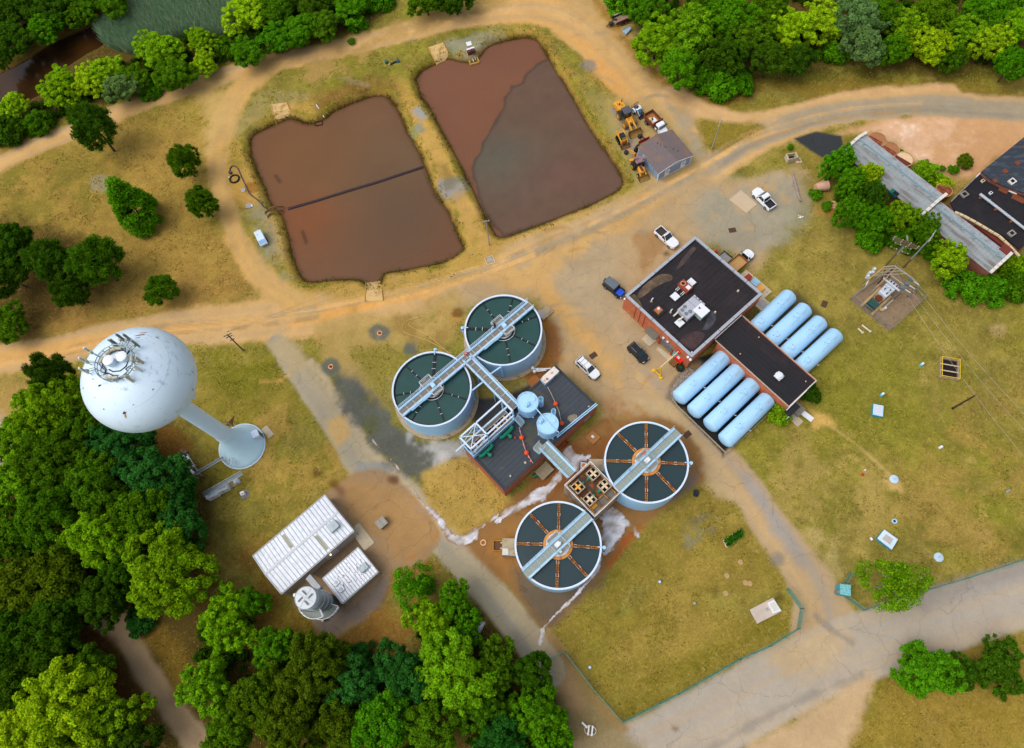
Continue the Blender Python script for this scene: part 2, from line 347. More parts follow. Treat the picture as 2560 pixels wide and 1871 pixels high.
  # ---- grass everywhere first: olive with dry, tan and green drifts
t1=sstep(-.55,.7,NB+.45*NM);t2=sstep(.05,.8,NG+.25*NB);t3=sstep(.2,.95,fbm(GXX,GYY,9,21,5,.6));t4=sstep(.35,1.0,fbm(GXX,GYY,5,25,5,.7))
CL[:]=hx('857634');
def ov(w,c):CL[:]=CL*(1-w[...,None])+hx(c)*w[...,None]
ov(t1*.8,'7d7426');ov(t2*.6,'9c8444');ov(t3*.6,'6a6a1a');ov(t4*.6,'ab9150')
CL*=(1+.20*NS+.10*NM)[...,None]*np.array([.95,1.0,.95])
far=sstep(60,140,np.hypot(GXX-5,GYY-55));
# left field is browner
area([(-40,250),(160,300),(300,250),(480,240),(480,420),(560,600),(520,690),(300,720),(-40,770)],'9a7a38',6,4,.75,var=.2)
area([(0,280),(160,320),(250,330),(250,420),(120,470),(0,440)],'7a6c26',5,4,.6,var=.2,patch=-.1)
area([(-20,330),(220,380),(240,520),(-20,500)],'6f6a22',5,3,.5,patch=.1)
area([(300,330),(470,300),(470,560),(340,600),(300,480)],'a2813c',4,3,.6,patch=-.1)
area([(-20,600),(330,640),(520,560),(560,640),(300,720),(-20,760)],'96703a',4,3,.55,patch=-.2)
area([(390,250),(470,200),(545,200),(530,250),(440,300)],'a08a3c',2,2,.8,patch=-.4)
# grass by the tower and the lower lawn
area([(430,760),(590,770),(700,900),(790,1010),(780,1060),(640,1130),(560,1220),(480,1160),(430,980)],'7c6f1f',3,2,.6,var=.2,patch=-.2)
area([(560,930),(700,900),(790,1020),(700,1090),(560,1190),(520,1260)],'b08e48',2.5,3,.62,patch=.12)
area([(440,760),(560,760),(620,830),(560,880),(440,850)],'62650f',2.5,2,.6,patch=-.1)
area([(480,1240),(560,1200),(640,1330),(800,1400),(720,1470),(560,1480)],'82581f',3,2,.6,patch=-.3)
area([(860,1260),(960,1250),(900,1430),(820,1480),(700,1480)],'8a5a28',2,1.5,.7,patch=-.3)
area([(1500,1090),(1560,1050),(1640,1140),(1760,1310),(1750,1390),(1370,1600),(1230,1440),(1215,1380),(1330,1270)],'85702a',2,1,.6,grass=1,patch=-.5)
area([(1290,1310),(1400,1200),(1480,1240),(1420,1330),(1320,1370)],'6d6a16',3,2,.6,patch=0)
area([(1360,1600),(1760,1380),(1770,1340),(1720,1330),(1400,1520)],'67620f',2,1.5,.55,patch=-.3)
area([(1420,1250),(1600,1230),(1640,1400),(1480,1450),(1330,1440)],'98803c',4,3,.55,patch=.1)
# right-hand field: greener towards the middle, brown below
area([(1830,760),(2000,740),(2130,900),(2000,1000),(1830,960),(1800,850)],'6f6f1c',5,4,.65,patch=-.25)
area([(2100,900),(2300,880),(2300,1230),(2050,1260),(1980,1100)],'96783c',6,4,.5,patch=0)
area([(1640,1000),(1800,980),(1960,1070),(1880,1180),(1780,1200),(1680,1080)],'a08a4a',3,3,.7,patch=-.1)
area([(1790,1170),(1850,1190),(1860,1290),(1820,1290)],'a8955e',1.5,1.5,.7,patch=-.3)
area([(1760,560),(1880,540),(1950,640),(1880,720),(1790,640)],'94813c',3,3,.6,patch=-.2)
area([(1940,1480),(2270,1400),(2280,1660),(1840,1660),(1900,1560)],'8a7029',3,2,.7,patch=-.5)
area([(1500,150),(1660,180),(2000,150),(2230,160),(2230,220),(1960,230),(1640,250),(1540,220)],'7c6420',2,2,.75,patch=-.5)
area([(1660,150),(1960,140),(2230,140),(2230,180),(1960,175),(1660,180)],'4f5210',2,2,.8,patch=-.5)
# under the woods: leaf litter
for P_ in([(-40,980),(60,900),(200,830),(400,960),(470,1100),(480,1290),(580,1400),(700,1470),(880,1470),(1060,1330),(1210,1480),(1290,1680),(-40,1680)],[(1350,-40),(1400,60),(1450,150),(1540,215),(1660,210),(1700,150),(2230,140),(2300,-40)],[(-40,-40),(830,-40),(700,110),(440,140),(260,215),(-40,280)],[(-40,490),(60,490),(270,560),(190,660),(-40,760)]):
 area(P_,'4a3a16',3,2,.92,var=.2,grass=.6)
 # ---- dirt road on the dike, top
TAN,TAN2,ORG,GRY='c09a62','b08a55','cf9a50','968a74'
lane([(-60,395),(60,330),(160,290),(290,237),(420,190),(560,152),(700,118),(850,82),(1000,45),(1120,25),(1210,28),(1290,60),(1350,115),(1410,180),(1470,250),(1520,320),(1560,380)],[4.6,4.6,4.6,4.6,5,5.5,8,12,12,10,8],TAN,.8,.6,cls=1,var=.07,streaks=[(ORG,.45,0,0),(GRY,.55,1.5,.8),(GRY,.5,-1.8,.7),('d9b98a',.4,.3,1.0)],seed=1)
area([(640,175),(760,170),(840,75),(900,40),(980,15),(1060,-5),(1130,10),(1000,48),(860,88),(720,125),(640,150)],'a5854c',1.2,1.5,.8,grass=.3,patch=-.3,cls=1)
area([(1200,-30),(1310,-30),(1420,110),(1500,190),(1550,230),(1520,260),(1400,160),(1300,70)],'b3925f',1.5,1.2,.9,grass=.1,var=.1,cls=1)
lane([(1300,-20),(1400,110),(1480,190),(1560,235)],2.2,'8d6a22',1.0,.9,.8,grass=.9)
area([(1270,80),(1370,170),(1450,250),(1520,330),(1400,330),(1370,230),(1290,150)],'c8924e',2,1.5,.65,grass=0,patch=-.25)
lane([(1490,215),(1560,245),(1640,262),(1720,255),(1790,240),(1880,222),(1980,212),(2100,205)],[6,4,3.6,3.6,4,5,5,4],'c09a68',.7,.6,cls=1,streaks=[('d0a878',.5,0,0)],seed=2)
# ---- sandy lot to the east with pale scraped patches
area([(1840,300),(1930,265),(2060,250),(2280,262),(2280,320),(2200,360),(2130,400),(2060,390),(1960,300),(1880,300)],'bf9468',1.2,1,1,grass=.1,cls=1,var=.08)
area([(1900,290),(2000,262),(2280,270),(2280,318),(2180,360),(2120,395),(2040,360),(1960,315)],'d0a988',1.2,1,.75,grass=0,patch=.05)
area([(1980,270),(2200,280),(2150,350),(2050,350)],'dfc3a8',.5,.6,.8,grass=0,patch=.55,var=.05)
area([(2080,385),(2140,395),(2110,440),(2070,420)],'9b8544',1.2,1,.8,patch=-.3)
lane([(1880,235),(1990,228),(2100,224),(2200,228),(2300,236)],[2.5,4,4.5,4.2,3],'b2926b',.6,.4,cls=1)
# ---- main road across the site (graded dirt)
MAIN=[(-60,800),(60,786),(150,768),(300,735),(430,720),(560,708),(700,690),(830,662),(950,632),(1060,598),(1180,552),(1300,498),(1420,437),(1540,372),(1640,312),(1720,280),(1800,258),(1900,240),(2030,230),(2150,236),(2300,248)]
lane(MAIN,[5.6,5.6,6,7.5,9,10,9.5,9,9,9,9,8,6.5,5.5,5.5,5.5],TAN,.9,.7,cls=1,var=.06,streaks=[('d3ab74',.5,0,0),(GRY,.45,2.4,1.0),(GRY,.45,-2.6,1.0),(ORG,.35,.6,1.2)],seed=3)
lane([(1560,372),(1640,318),(1720,285),(1800,260),(1900,243),(2030,233),(2150,240),(2300,252)],[4.2,4.2,4.6,4.6,5.0,5.0],'8d8677',.7,.5,.9,cls=1,var=.08,streaks=[('a89574',.6,0,0),('6f6b64',.5,-1.2,.6)],seed=4)
lane([(1560,372),(1470,415),(1330,485),(1200,545)],5,'9c8f78',1.2,1.0,.7,var=.1,streaks=[('c79c5e',.5,0,0)],seed=5)
area([(690,690),(800,668),(850,655),(850,672),(760,692),(700,708)],'d08a30',.7,.8,.9,var=.1)
lane([(650,715),(760,690),(880,660),(960,640)],1.6,'d6953c',.7,.8,.8,var=.1)
area([(640,690),(960,610),(960,650),(640,740)],'d2a468',2.5,1.5,.45)
area([(-40,780),(200,745),(420,712),(420,735),(200,775),(-40,815)],'cf9c55',1.2,1,.5)
# ---- loop track west of the pond
lane([(600,140),(520,215),(490,300),(482,380),(500,460),(525,530),(560,590),(610,640),(680,680)],[5,6,5,4,4,4.2,4.5,5,6],'b5935c',.9,.8,cls=1,var=.08,streaks=[('918a72',.6,0.9,.6),('918a72',.55,-.9,.6),('cf9f55',.6,0,0)],seed=6)
lane([(470,190),(485,260),(465,300),(478,400)],[6,7,4,2],'bb9a5e',1.6,1.4,.8,patch=-.3)
area([(545,380),(600,470),(640,560),(660,610),(610,610),(560,520),(540,450)],'898467',1.4,1,.8,grass=.3,patch=-.4)
area([(580,470),(625,500),(640,560),(600,560)],'7f8078',1.2,.8,.75,grass=.1)
area([(500,360),(560,380),(580,440),(540,460),(505,420)],'b18a44',1.2,.9,.85,grass=.3)
# ---- banks and dikes of the ponds
area([(490,330),(600,250),(780,190),(860,180),(920,160),(1100,75),(1200,78),(1300,240),(1400,390),(1390,430),(1120,540),(1060,600),(840,660),(680,650),(620,560),(560,400)],'a8883f',2,1.2,.9,grass=.8,var=.14,patch=-1.2)
area([(560,300),(700,230),(830,195),(900,200),(920,260),(980,330),(1050,440),(1110,545),(1040,590),(1000,470),(930,330),(860,215),(700,255),(580,290)],'b08f45',1.5,1.2,.7,patch=-.2)
area([(690,215),(780,180),(860,180),(895,215),(880,235),(830,205),(760,230),(700,258)],'6b4f22',1.8,1.4,.8,grass=.8)
area([(880,250),(930,240),(1010,370),(1090,500),(1075,560),(1040,530),(960,400)],'b5904c',1.4,1.2,.8,grass=.3,patch=-.3)
area([(965,395),(1030,392),(1035,420),(1000,440),(970,430)],'8a8a85',.5,.7,.95,grass=0)
area([(885,295),(925,270),(940,285),(905,320)],'85856f',.5,.6,.9,grass=.1)
area([(905,245),(925,232),(950,255),(930,270)],'94948c',.4,.5,.9,grass=0)
area([(960,360),(990,355),(1010,400),(985,420)],'6a5a2a',1,1,.6)
area([(960,425),(1040,425),(1110,545),(1090,580),(1040,540)],'b08c4e',1.2,1,.6,patch=-.2)
area([(600,240),(650,225),(670,265),(610,280)],'bb9350',1,.8,.8,grass=.3)
area([(985,95),(1090,60),(1120,80),(1060,118),(1040,140),(1000,130)],'8b8c78',1,.9,.75,grass=.3,patch=-.5)
area([(560,210),(640,195),(680,215),(600,240),(540,300),(520,290)],'9b8c58',1.2,1,.6,grass=.4,patch=-.2)
area([(1290,205),(1380,370),(1400,420),(1420,400),(1400,330),(1330,210)],'8f844a',1.5,1.2,.8,grass=.6)
area([(1330,215),(1450,230),(1560,370),(1450,400),(1420,400)],'a8905f',2,1.2,.85,grass=.1,cls=1,var=.12)
area([(1350,240),(1380,250),(1420,330),(1440,380),(1400,360)],'807f78',1,.9,.75,grass=0,patch=-.3)
area([(1470,230),(1520,250),(1570,350),(1530,340),(1500,290)],'948c78',1.2,.9,.7,grass=0,patch=-.4)
area([(1540,268),(1640,272),(1690,286),(1572,340),(1545,300)],'7a6c20',1,.9,.95,grass=1,cls=0)
# ---- yard round the works
area([(880,700),(1000,640),(1060,600),(1190,555),(1320,500),(1400,462),(1540,385),(1600,400),(1760,370),(1790,420),(1700,540),(1660,600),(1560,530),(1400,650),(1390,690),(1500,800),(1510,860),(1490,880),(1530,930),(1580,1000),(1640,1060),(1560,1040),(1480,920),(1340,930),(1320,890),(1210,790),(1190,660)],'a98f69',1.5,1,1,grass=.05,cls=2,var=.08)
area([(1600,400),(1790,390),(1780,480),(1700,540),(1600,560),(1520,470)],'8c8a7a',2,1.6,.75,grass=.1,patch=-.5)
area([(1190,560),(1330,510),(1390,640),(1390,700),(1480,800),(1420,800),(1300,700),(1200,680)],'a39072',2.5,1.2,.8,grass=0)
area([(1020,620),(1300,500),(1480,420),(1420,480),(1250,580),(1230,660),(1320,760),(1400,860),(1320,800),(1200,660)],'c09759',1.6,1.6,.75,grass=0,patch=-.3)
area([(1400,520),(1480,500),(1460,560),(1420,600)],'8a6030',1,.8,.55,patch=-.3)
lane([(1215,650),(1290,740),(1370,820),(1440,900),(1520,1000)],3.5,'be9354',1.4,1,.7,patch=-.3)
area([(1600,1100),(1640,1060),(1530,900),(1460,880),(1430,930)],'b59867',1.5,1,.6)
area([(1190,690),(1230,720),(1240,790),(1200,830),(1160,830)],'8a5526',.8,.8,.85,grass=0)
area([(1330,885),(1490,880),(1440,930),(1345,935)],'99683a',1.4,1.2,.75,grass=0,patch=-.3)
area([(1780,330),(1880,330),(1900,420),(1830,440),(1760,420)],'80702c',1.6,1.4,.85,grass=.8,patch=-.5)
area([(1790,395),(1850,400),(1860,480),(1800,470)],'b07e38',1.2,1.2,.75,grass=.3,patch=0)
# ---- drive to the gate and the street
DRV=[(1420,830),(1480,900),(1560,985),(1640,1070),(1700,1160),(1760,1240),(1805,1320),(1830,1420)]
lane(DRV,[8,7,6.2,5.8,5.8,6.4,8,13],'a9906c',.5,.3,cls=2,var=.05,streaks=[('8f8a83',.6,1.2,1.0),('bd9c6a',.6,-1.0,1.0)],seed=7)
lane([(1650,1060),(1710,1150),(1770,1240)],2.2,'918c86',1.0,.7,.7,off=0)
lane([(1240,1730),(1380,1690),(1520,1620),(1700,1520),(1850,1450),(2000,1395),(2150,1345),(2300,1300)],[9,10,10,10,9.6,9.4,9.2,9],'a29a8e',.5,.25,cls=2,var=.05,streaks=[('948f8a',.65,2.0,1.6),('978f86',.5,-2.4,1.2),('b89f78',.4,0,0)],seed=8)
lane([(2040,1330),(2150,1290),(2300,1245)],2.5,'85807c',1.2,.6,.6)
area([(1700,1440),(1790,1390),(1880,1400),(1840,1470),(1740,1500)],'b59a70',1.5,1,.7,patch=-.4)
lane([(1800,1360),(1850,1400),(1880,1420)],.8,'7a756c',.4,.4,.6)
area([(1600,1680),(1740,1590),(1900,1495),(1935,1500),(1900,1590),(1830,1680)],'b89b75',1,.9,.95,grass=.1,cls=1)
lane([(1560,1660),(1680,1590),(1780,1540),(1900,1490)],.9,'7f7a72',.5,.6,.55)
area([(1210,1430),(1250,1450),(1380,1610),(1440,1680),(1280,1680),(1240,1560)],'85744f',1.2,1,.9,grass=.4,patch=-1)
area([(1205,1385),(1250,1440),(1290,1560),(1250,1560),(1210,1460)],'9c7d58',.8,.6,.9,grass=.1)
lane([(1225,1420),(1300,1530),(1380,1610)],1.2,'8a6f45',.5,.5,.8)
# ---- asphalt lane past the tower and the apron
lane([(612,755),(650,810),(710,890),(765,970),(800,1025),(880,1085),(960,1170),(1060,1280),(1140,1380),(1215,1480)],[3.2,4.2,4.6,4.8,5.2,6,5.6,5.4,5.2,4.6],'a3977c',.35,.25,cls=2,var=.06,grass=0,streaks=[('a08c6c',.6,1.2,.9),('82807a',.5,-.8,.8)],seed=9)
area([(590,760),(630,745),(690,800),(640,830)],'a89670',.8,.6,.8,grass=0)
lane([(690,800),(760,900),(830,1000),(880,1050),(930,1110),(1000,1190),(1030,1205)],[1.5,1.4,1.3,1.3,1.0],'b3a081',.4,.5,.85,grass=.1,patch=-.8)
area([(720,930),(760,920),(770,960),(745,985)],'c09a58',.8,.7,.75)
area([(785,1020),(860,1022),(870,1042),(790,1042)],'8a8880',.25,.15,.9)
area([(715,1090),(790,1042),(850,1042),(905,1085),(955,1150),(972,1190),(940,1235),(905,1250),(868,1262),(830,1340),(735,1412),(690,1370),(640,1320),(700,1240)],'977c5c',.4,.3,1,grass=0,cls=2,var=.08)
area([(750,1060),(860,1070),(930,1130),(960,1190),(880,1250),(840,1190),(780,1140)],'a67f4c',1.4,1.2,.7,grass=0,patch=-.5)
area([(780,1330),(860,1270),(840,1330),(740,1405),(700,1370)],'6b6460',1,.8,.8,grass=0)
lane([(905,1095),(945,1135),(965,1180),(930,1215),(890,1240)],.35,'a8763a',.15,.3,.8)
lane([(735,1068),(752,1085)],1.2,'6a3a1c',.7,.4,.8)
# ---- dark gravel and stone dust by the clarifiers
area([(745,810),(800,805),(845,845),(860,900),(885,945),(930,978),(1000,985),(1055,1000),(1062,1052),(1020,1078),(930,1068),(868,1032),(815,975),(770,915),(742,860)],'565955',.9,1.3,.92,grass=.2,var=.12)
area([(760,870),(830,880),(850,960),(900,1040),(860,1020),(800,950)],'55582f',1,1,.7,patch=0)
area([(905,960),(1000,975),(1060,985),(1075,1030),(1010,1055),(930,1025)],'a6a39d',.8,1.2,.9,grass=0,patch=-.35,var=.18)
area([(940,1000),(1060,990),(1070,1045),(980,1040)],'b3afa8',.8,.9,.7,grass=0,patch=.0,var=.18)
area([(925,1045),(1030,1010),(1100,1080),(1125,1110),(1090,1145),(1030,1178),(1000,1172),(945,1115)],'a88a44',.6,.5,.95,grass=1,cls=0,var=.2)
area([(940,1060),(1020,1020),(1050,1060),(980,1090)],'6a5a24',1,1,.6,patch=.1)
area([(690,720),(780,690),(900,690),(1000,640),(1020,690),(990,760),(900,760),(870,830),(850,900),(790,840),(720,800)],'a98d52',1.4,1.1,.85,grass=.4,cls=1,patch=-.8)
area([(770,770),(860,760),(900,790),(860,850),(850,900),(800,830)],'7b7526',1.4,1.2,.75,grass=.9,patch=-.3)
area([(850,700),(960,680),(1010,700),(1000,760),(930,770)],'8a6d36',1.2,1.2,.75,grass=.4,patch=-.2)
area([(930,650),(1010,690),(1030,740),(960,720)],'b38440',1,1,.75,patch=-.2)
for(u,v,r)in((838,735,21),(730,810,20),(905,770,14)):
 area([(u+r*cos(a),v+r*.9*sin(a))for a in np.arange(0,6.2,.7)],'5c6057',.5,.5,.9,grass=.2)
 # ---- oily yard between the tanks and the wing pit
area([(1040,880),(1120,870),(1200,830),(1230,800),(1200,900),(1140,960),(1060,980)],'3c3c3d',.5,.3,1,grass=0,cls=2,var=.1)
area([(1480,880),(1500,845),(1570,780),(1700,880),(1690,900),(1600,998),(1590,995),(1485,890)],'262625',.3,.2,1,grass=0,cls=2,var=.15)
area([(1470,880),(1490,830),(1535,795),(1550,810),(1500,870),(1490,890)],'7a6a58',.4,.4,.9,grass=0)
area([(1640,700),(1760,640),(1860,745),(1770,830)],'4b4431',.6,.4,.8,grass=.3)
# ---- wet brown mud round the lower clarifiers
area([(1015,1200),(1120,1115),(1200,1030),(1330,925),(1390,930),(1480,925),(1545,990),(1560,1050),(1500,1095),(1400,1190),(1330,1275),(1212,1382),(1150,1330),(1060,1240)],'8b653a',.6,.5,1,grass=0,cls=2,var=.1)
area([(1190,1040),(1330,930),(1345,1000),(1260,1080),(1150,1130)],'7c4a22',1,.9,.7,grass=0,patch=-.4)
area([(1060,1200),(1200,1120),(1200,1240),(1120,1290)],'9a6c38',1.2,1,.7,grass=0,patch=-.4)
area([(1340,1240),(1390,1170),(1430,1160),(1400,1190),(1345,1260)],'a0521f',.5,.5,.85,grass=0)
area([(1130,1250),(1200,1290),(1300,1290),(1330,1275),(1215,1378),(1160,1330)],'5f5547',1.2,.9,.85,grass=0)
area([(1440,1090),(1540,1040),(1530,1080),(1480,1105)],'6a6258',.8,.6,.8,grass=0)
area([(1380,880),(1500,930),(1545,1000),(1560,1060),(1590,1100),(1640,1090),(1540,960),(1480,890)],'b39a72',.8,.7,.8,grass=0,patch=-.4)
area([(1490,1170),(1560,1135),(1590,1150),(1530,1210),(1500,1205)],'6a6c60',.5,.9,.6,grass=.4,patch=.1)
area([(1565,1300),(1580,1290),(1590,1300),(1580,1320)],'55491f',.5,.5,.6)
# ---- lane through the wood, clearings west
lane([(150,1330),(230,1360),(275,1400),(320,1480),(370,1550),(420,1620),(480,1700)],[5,4.6,3.6,3.4,3.8,4.2],'a58c6c',.5,.4,cls=1,grass=0,var=.08,streaks=[('8f7858',.5,0,0)],seed=10)
lane([(190,1400),(240,1450),(280,1540),(330,1640)],3.2,'4c2f15',1.2,.8,.85,grass=.5)
lane([(330,1400),(380,1440),(400,1530)],3,'7a6020',1.2,.9,.7,grass=1)
area([(-40,900),(20,920),(62,980),(60,1020),(20,1060),(-40,1070)],'a09484',1,.7,.95,grass=0,cls=1)
area([(-30,840),(60,845),(110,860),(90,960),(0,930)],'b08a52',1.2,1,.6,grass=.3,patch=-.3)
area([(290,900),(420,960),(430,1080),(360,1000)],'7c531f',1.5,1,.8)
# ---- small worn spots and the dark asphalt scrap by the old shed
area([(1753,306),(1800,290),(1858,300),(1862,320),(1846,342),(1812,348)],'34373a',.3,.25,1,grass=0,cls=2,sm=False)
area([(1785,1000),(1850,1020),(1965,1085),(1975,1130),(1940,1100)],'b0904e',.4,.4,0)
lane([(1775,915),(1830,940),(1900,990),(1965,1050)],.5,'b3985a',.25,.3,.8)
area([(1790,905),(1830,915),(1840,935),(1800,945)],'bf9c54',.8,.8,.9)
area([(1955,1055),(1985,1060),(1990,1085),(1965,1080)],'bb9c60',.5,.4,.85)
for(u,v,r,c)in((555,415,12,'8a5a20'),(900,150,8,'6d5a2a'),(1300,145,14,'77766f'),(1250,160,10,'c08a4a'),(1470,560,6,'4a3a28'),(1175,720,7,'5a3c1c'),(1010,690,9,'5a3413'),(870,1060,9,'5a3515'),(700,1045,5,'5a3c22'),(815,955,4,'4a3420'),(225,405,20,'8a8266'),(2205,730,15,'a08a5a'),(1720,1320,10,'4f4018'),(1490,1610,8,'5a4018'),(1715,1235,14,'7c766c')):
 area([(u+r*1.3*cos(a),v+r*sin(a))for a in np.arange(0,6.2,.8)],c,.5,.5,.75)
 # scuffs: many short worn streaks on the unpaved ground
rs=np.random.default_rng(5)
for k in range(130):
 u,v=rs.uniform(560,1560),rs.uniform(60,900);a=rs.uniform(0,3.14);l=rs.uniform(8,40)
 lane([(u,v),(u+l*cos(a),v-l*.5*sin(a)+3),(u+2*l*cos(a+.2),v-l*sin(a+.2))],rs.uniform(.2,.7),['c79a58','8c8470','b58b4e','9a8a68'][k%4],.4,.5,rs.uniform(.25,.55),grass=None)
for k in range(36):  # wheel ruts worn into the dirt
 i0=rs.integers(0,len(MAIN)-4);o=rs.uniform(-14,14);q=[(u+rs.uniform(-3,3),v+o+rs.uniform(-2,2))for u,v in MAIN[i0:i0+4]]
 for w in(0,4.5):lane([(u,v+w)for u,v in q],.28,['a88452','8f8670','d6a868'][k%3],.22,.25,rs.uniform(.35,.7),grass=None)
for k in range(26):
 u,v=[(1350,120),(1420,300),(1300,600),(1450,480),(1250,700),(1480,850)][k%6];u+=rs.uniform(-60,60);v+=rs.uniform(-50,50);a=rs.uniform(.5,2.4);R_=rs.uniform(30,90)
 for w in(0,4):lane([(u+(R_+w)*cos(a+f),v-(R_+w)*.8*sin(a+f))for f in(0,.3,.6,.9)],.26,['b98c52','8c8470','a37c48'][k%3],.2,.25,rs.uniform(.3,.6),grass=None)
area([(1960,275),(2260,290),(2160,350),(2100,390),(2030,350)],'e2cab4',.3,.5,.8,grass=0,patch=.75,var=.15)
area([(2050,330),(2150,330),(2120,390),(2070,380)],'8f6a4c',.4,.5,.6,grass=0,patch=.5,var=.2)
# ---- levels: the two ponds and the creek are cut into the sheet
POND_L=[(555,320),(562,300),(600,280),(622,270),(645,264),(680,276),(715,265),(745,245),(800,222),(835,213),(860,222),(885,262),(900,300),(925,340),(940,380),(960,430),(985,465),(1000,500),(1013,530),(1020,552),(985,575),(920,590),(852,601),(843,612),(835,626),(812,628),(795,617),(740,617),(690,622),(668,612),(650,570),(640,530),(625,480),(600,450),(580,400),(560,355)]
POND_R=[(920,178),(932,160),(962,143),(990,132),(1015,138),(1045,140),(1062,126),(1080,105),(1120,92),(1160,86),(1185,92),(1200,115),(1230,165),(1260,215),(1300,285),(1340,345),(1366,385),(1372,405),(1360,422),(1320,443),(1250,473),(1180,500),(1120,521),(1100,522),(1085,500),(1060,450),(1040,410),(1010,350),(980,295),(950,240),(930,210)]
CREEK=[(-60,250),(-60,190),(0,165),(60,135),(110,100),(160,80),(215,58),(240,70),(225,100),(190,120),(130,160),(100,200),(60,225),(40,262),(0,290),(-60,310)]
WLEV={'L':-1.0,'R':-1.0,'C':-1.6}
def basin(pts,z,slope,bank=1.7):
 P=smoothline(np.array([GD(*p,z)for p in pts+pts[:1]]),3)[:-1];sl=window(P,5);d=sdpoly(GXX[sl],GYY[sl],P)+.12*NE[sl]
 zz=np.where(d<0,z+np.maximum(d*slope,-2.0)-.06,z*(1-sstep(-.15,bank,d)))
 ZZ[sl]=np.minimum(ZZ[sl],zz)
 w=sstep(1.7,.1,d+.3*NE[sl])*.9;blend(sl,w,'6a5420',.2,grass=.7)
 w=sstep(.6,.1,d+.15*NE[sl])*.95;blend(sl,w,'33230c',.2,grass=.3)
 w=sstep(.9,1.4,d+.3*NE[sl])*sstep(2.4,1.6,d+.3*NE[sl])*sstep(-.1,.5,NG[sl]);blend(sl,w*.8,'75741a',.2,grass=1)
 return P
PL=basin(POND_L,-1.0,.5);PR=basin(POND_R,-1.0,.5);PC=basin(CREEK,-1.6,.4,3.0)
ZZ+=np.where(ZZ==0,.04*NM*GR+.02*NS*GR,0)*sstep(0,.5,GR)
# ---- build: faces go to the sheet they belong to
E_=attr_mat('ground_cover',.95,.12,fine=1.0,fscale=6.0,bump=.55,bscale=4.0,bdist=.12,straw=.42);EP=attr_mat('paved_cover',.92,.15,fine=1.0,fscale=7.0,bump=.3,bscale=6.0,bdist=.05,straw=.42,crack=.22)
def grid_objects():
 idx=np.arange(nx*ny).reshape(ny,nx);q=np.stack([idx[:-1,:-1],idx[:-1,1:],idx[1:,1:],idx[1:,:-1]],-1).reshape(-1,4)
 kf=np.maximum(np.maximum(KK[:-1,:-1],KK[1:,1:]),0).reshape(-1)
 V=np.stack([GXX,GYY,ZZ],-1).reshape(-1,3);C=np.concatenate([CL.reshape(-1,3),GR.reshape(-1,1)],1)
 names={0:'ground',1:'dirt_road',2:'paved_yard'}
 for k,nm in names.items():
  f=q[kf==k];used,inv=np.unique(f,return_inverse=True);f=inv.reshape(-1,4);v=V[used];c=C[used]
  if k==0:  # the sheet runs on to the horizon
   n0=len(v);R=4000.0
   rim=[(GX0,GY0),(GX1,GY0),(GX1,GY1),(GX0,GY1)];rim[1]=(gx[-1],GY0);rim[2]=(gx[-1],gy[-1]);rim[3]=(GX0,gy[-1])
   ev=np.array([(x,y,0)for x,y in rim]+[(-R,-R,0),(R,-R,0),(R,R,0),(-R,R,0)],float)
   ef=np.array([(4,5,1,0),(5,6,2,1),(6,7,3,2),(7,4,0,3)])+n0
   v=np.vstack([v,ev]);c=np.vstack([c,np.tile([*hx('6a6428'),1.0],(8,1))]);f=np.vstack([f,ef])
  me=npmesh(nm,v,f,c,EP if k==2 else E_,True);me.validate()
  tag(link_mesh(nm,me),kind='structure')
grid_objects()
# ---- water sheets with the colour of what is suspended in them
def water(name,P,z,colour,m,step=.3):
 x0,y0=P.min(0)-.4;x1,y1=P.max(0)+.4;X,Y=np.meshgrid(np.arange(x0,x1+step,step),np.arange(y0,y1+step,step))
 d=sdpoly(X,Y,P);C=colour(X,Y,d);h,w=X.shape;idx=np.arange(h*w).reshape(h,w)
 keep=(np.minimum(np.minimum(d[:-1,:-1],d[1:,1:]),np.minimum(d[1:,:-1],d[:-1,1:]))<.35).reshape(-1)
 f=np.stack([idx[:-1,:-1],idx[:-1,1:],idx[1:,1:],idx[1:,:-1]],-1).reshape(-1,4)[keep]
 used,inv=np.unique(f,return_inverse=True);f=inv.reshape(-1,4);v=np.stack([X,Y,np.full(X.shape,z)],-1).reshape(-1,3)[used];c=np.concatenate([C.reshape(-1,3),np.ones((h*w,1))],1)[used]
 me=bpy.data.meshes.new(name);me.from_pydata(v.tolist(),[],f.tolist());a=me.color_attributes.new('Col','FLOAT_COLOR','POINT');a.data.foreach_set('color',c.ravel().astype(np.float32))
 me.materials.append(m);me.update();return tag(link_mesh(name,me),kind='structure')
WM=attr_mat('pond_water',.25,.2,fine=.10,fscale=1.2,bump=.08,bscale=1.6,bdist=.03)
def mixc(a,b,w):return a*(1-w[...,None])+b*w[...,None]
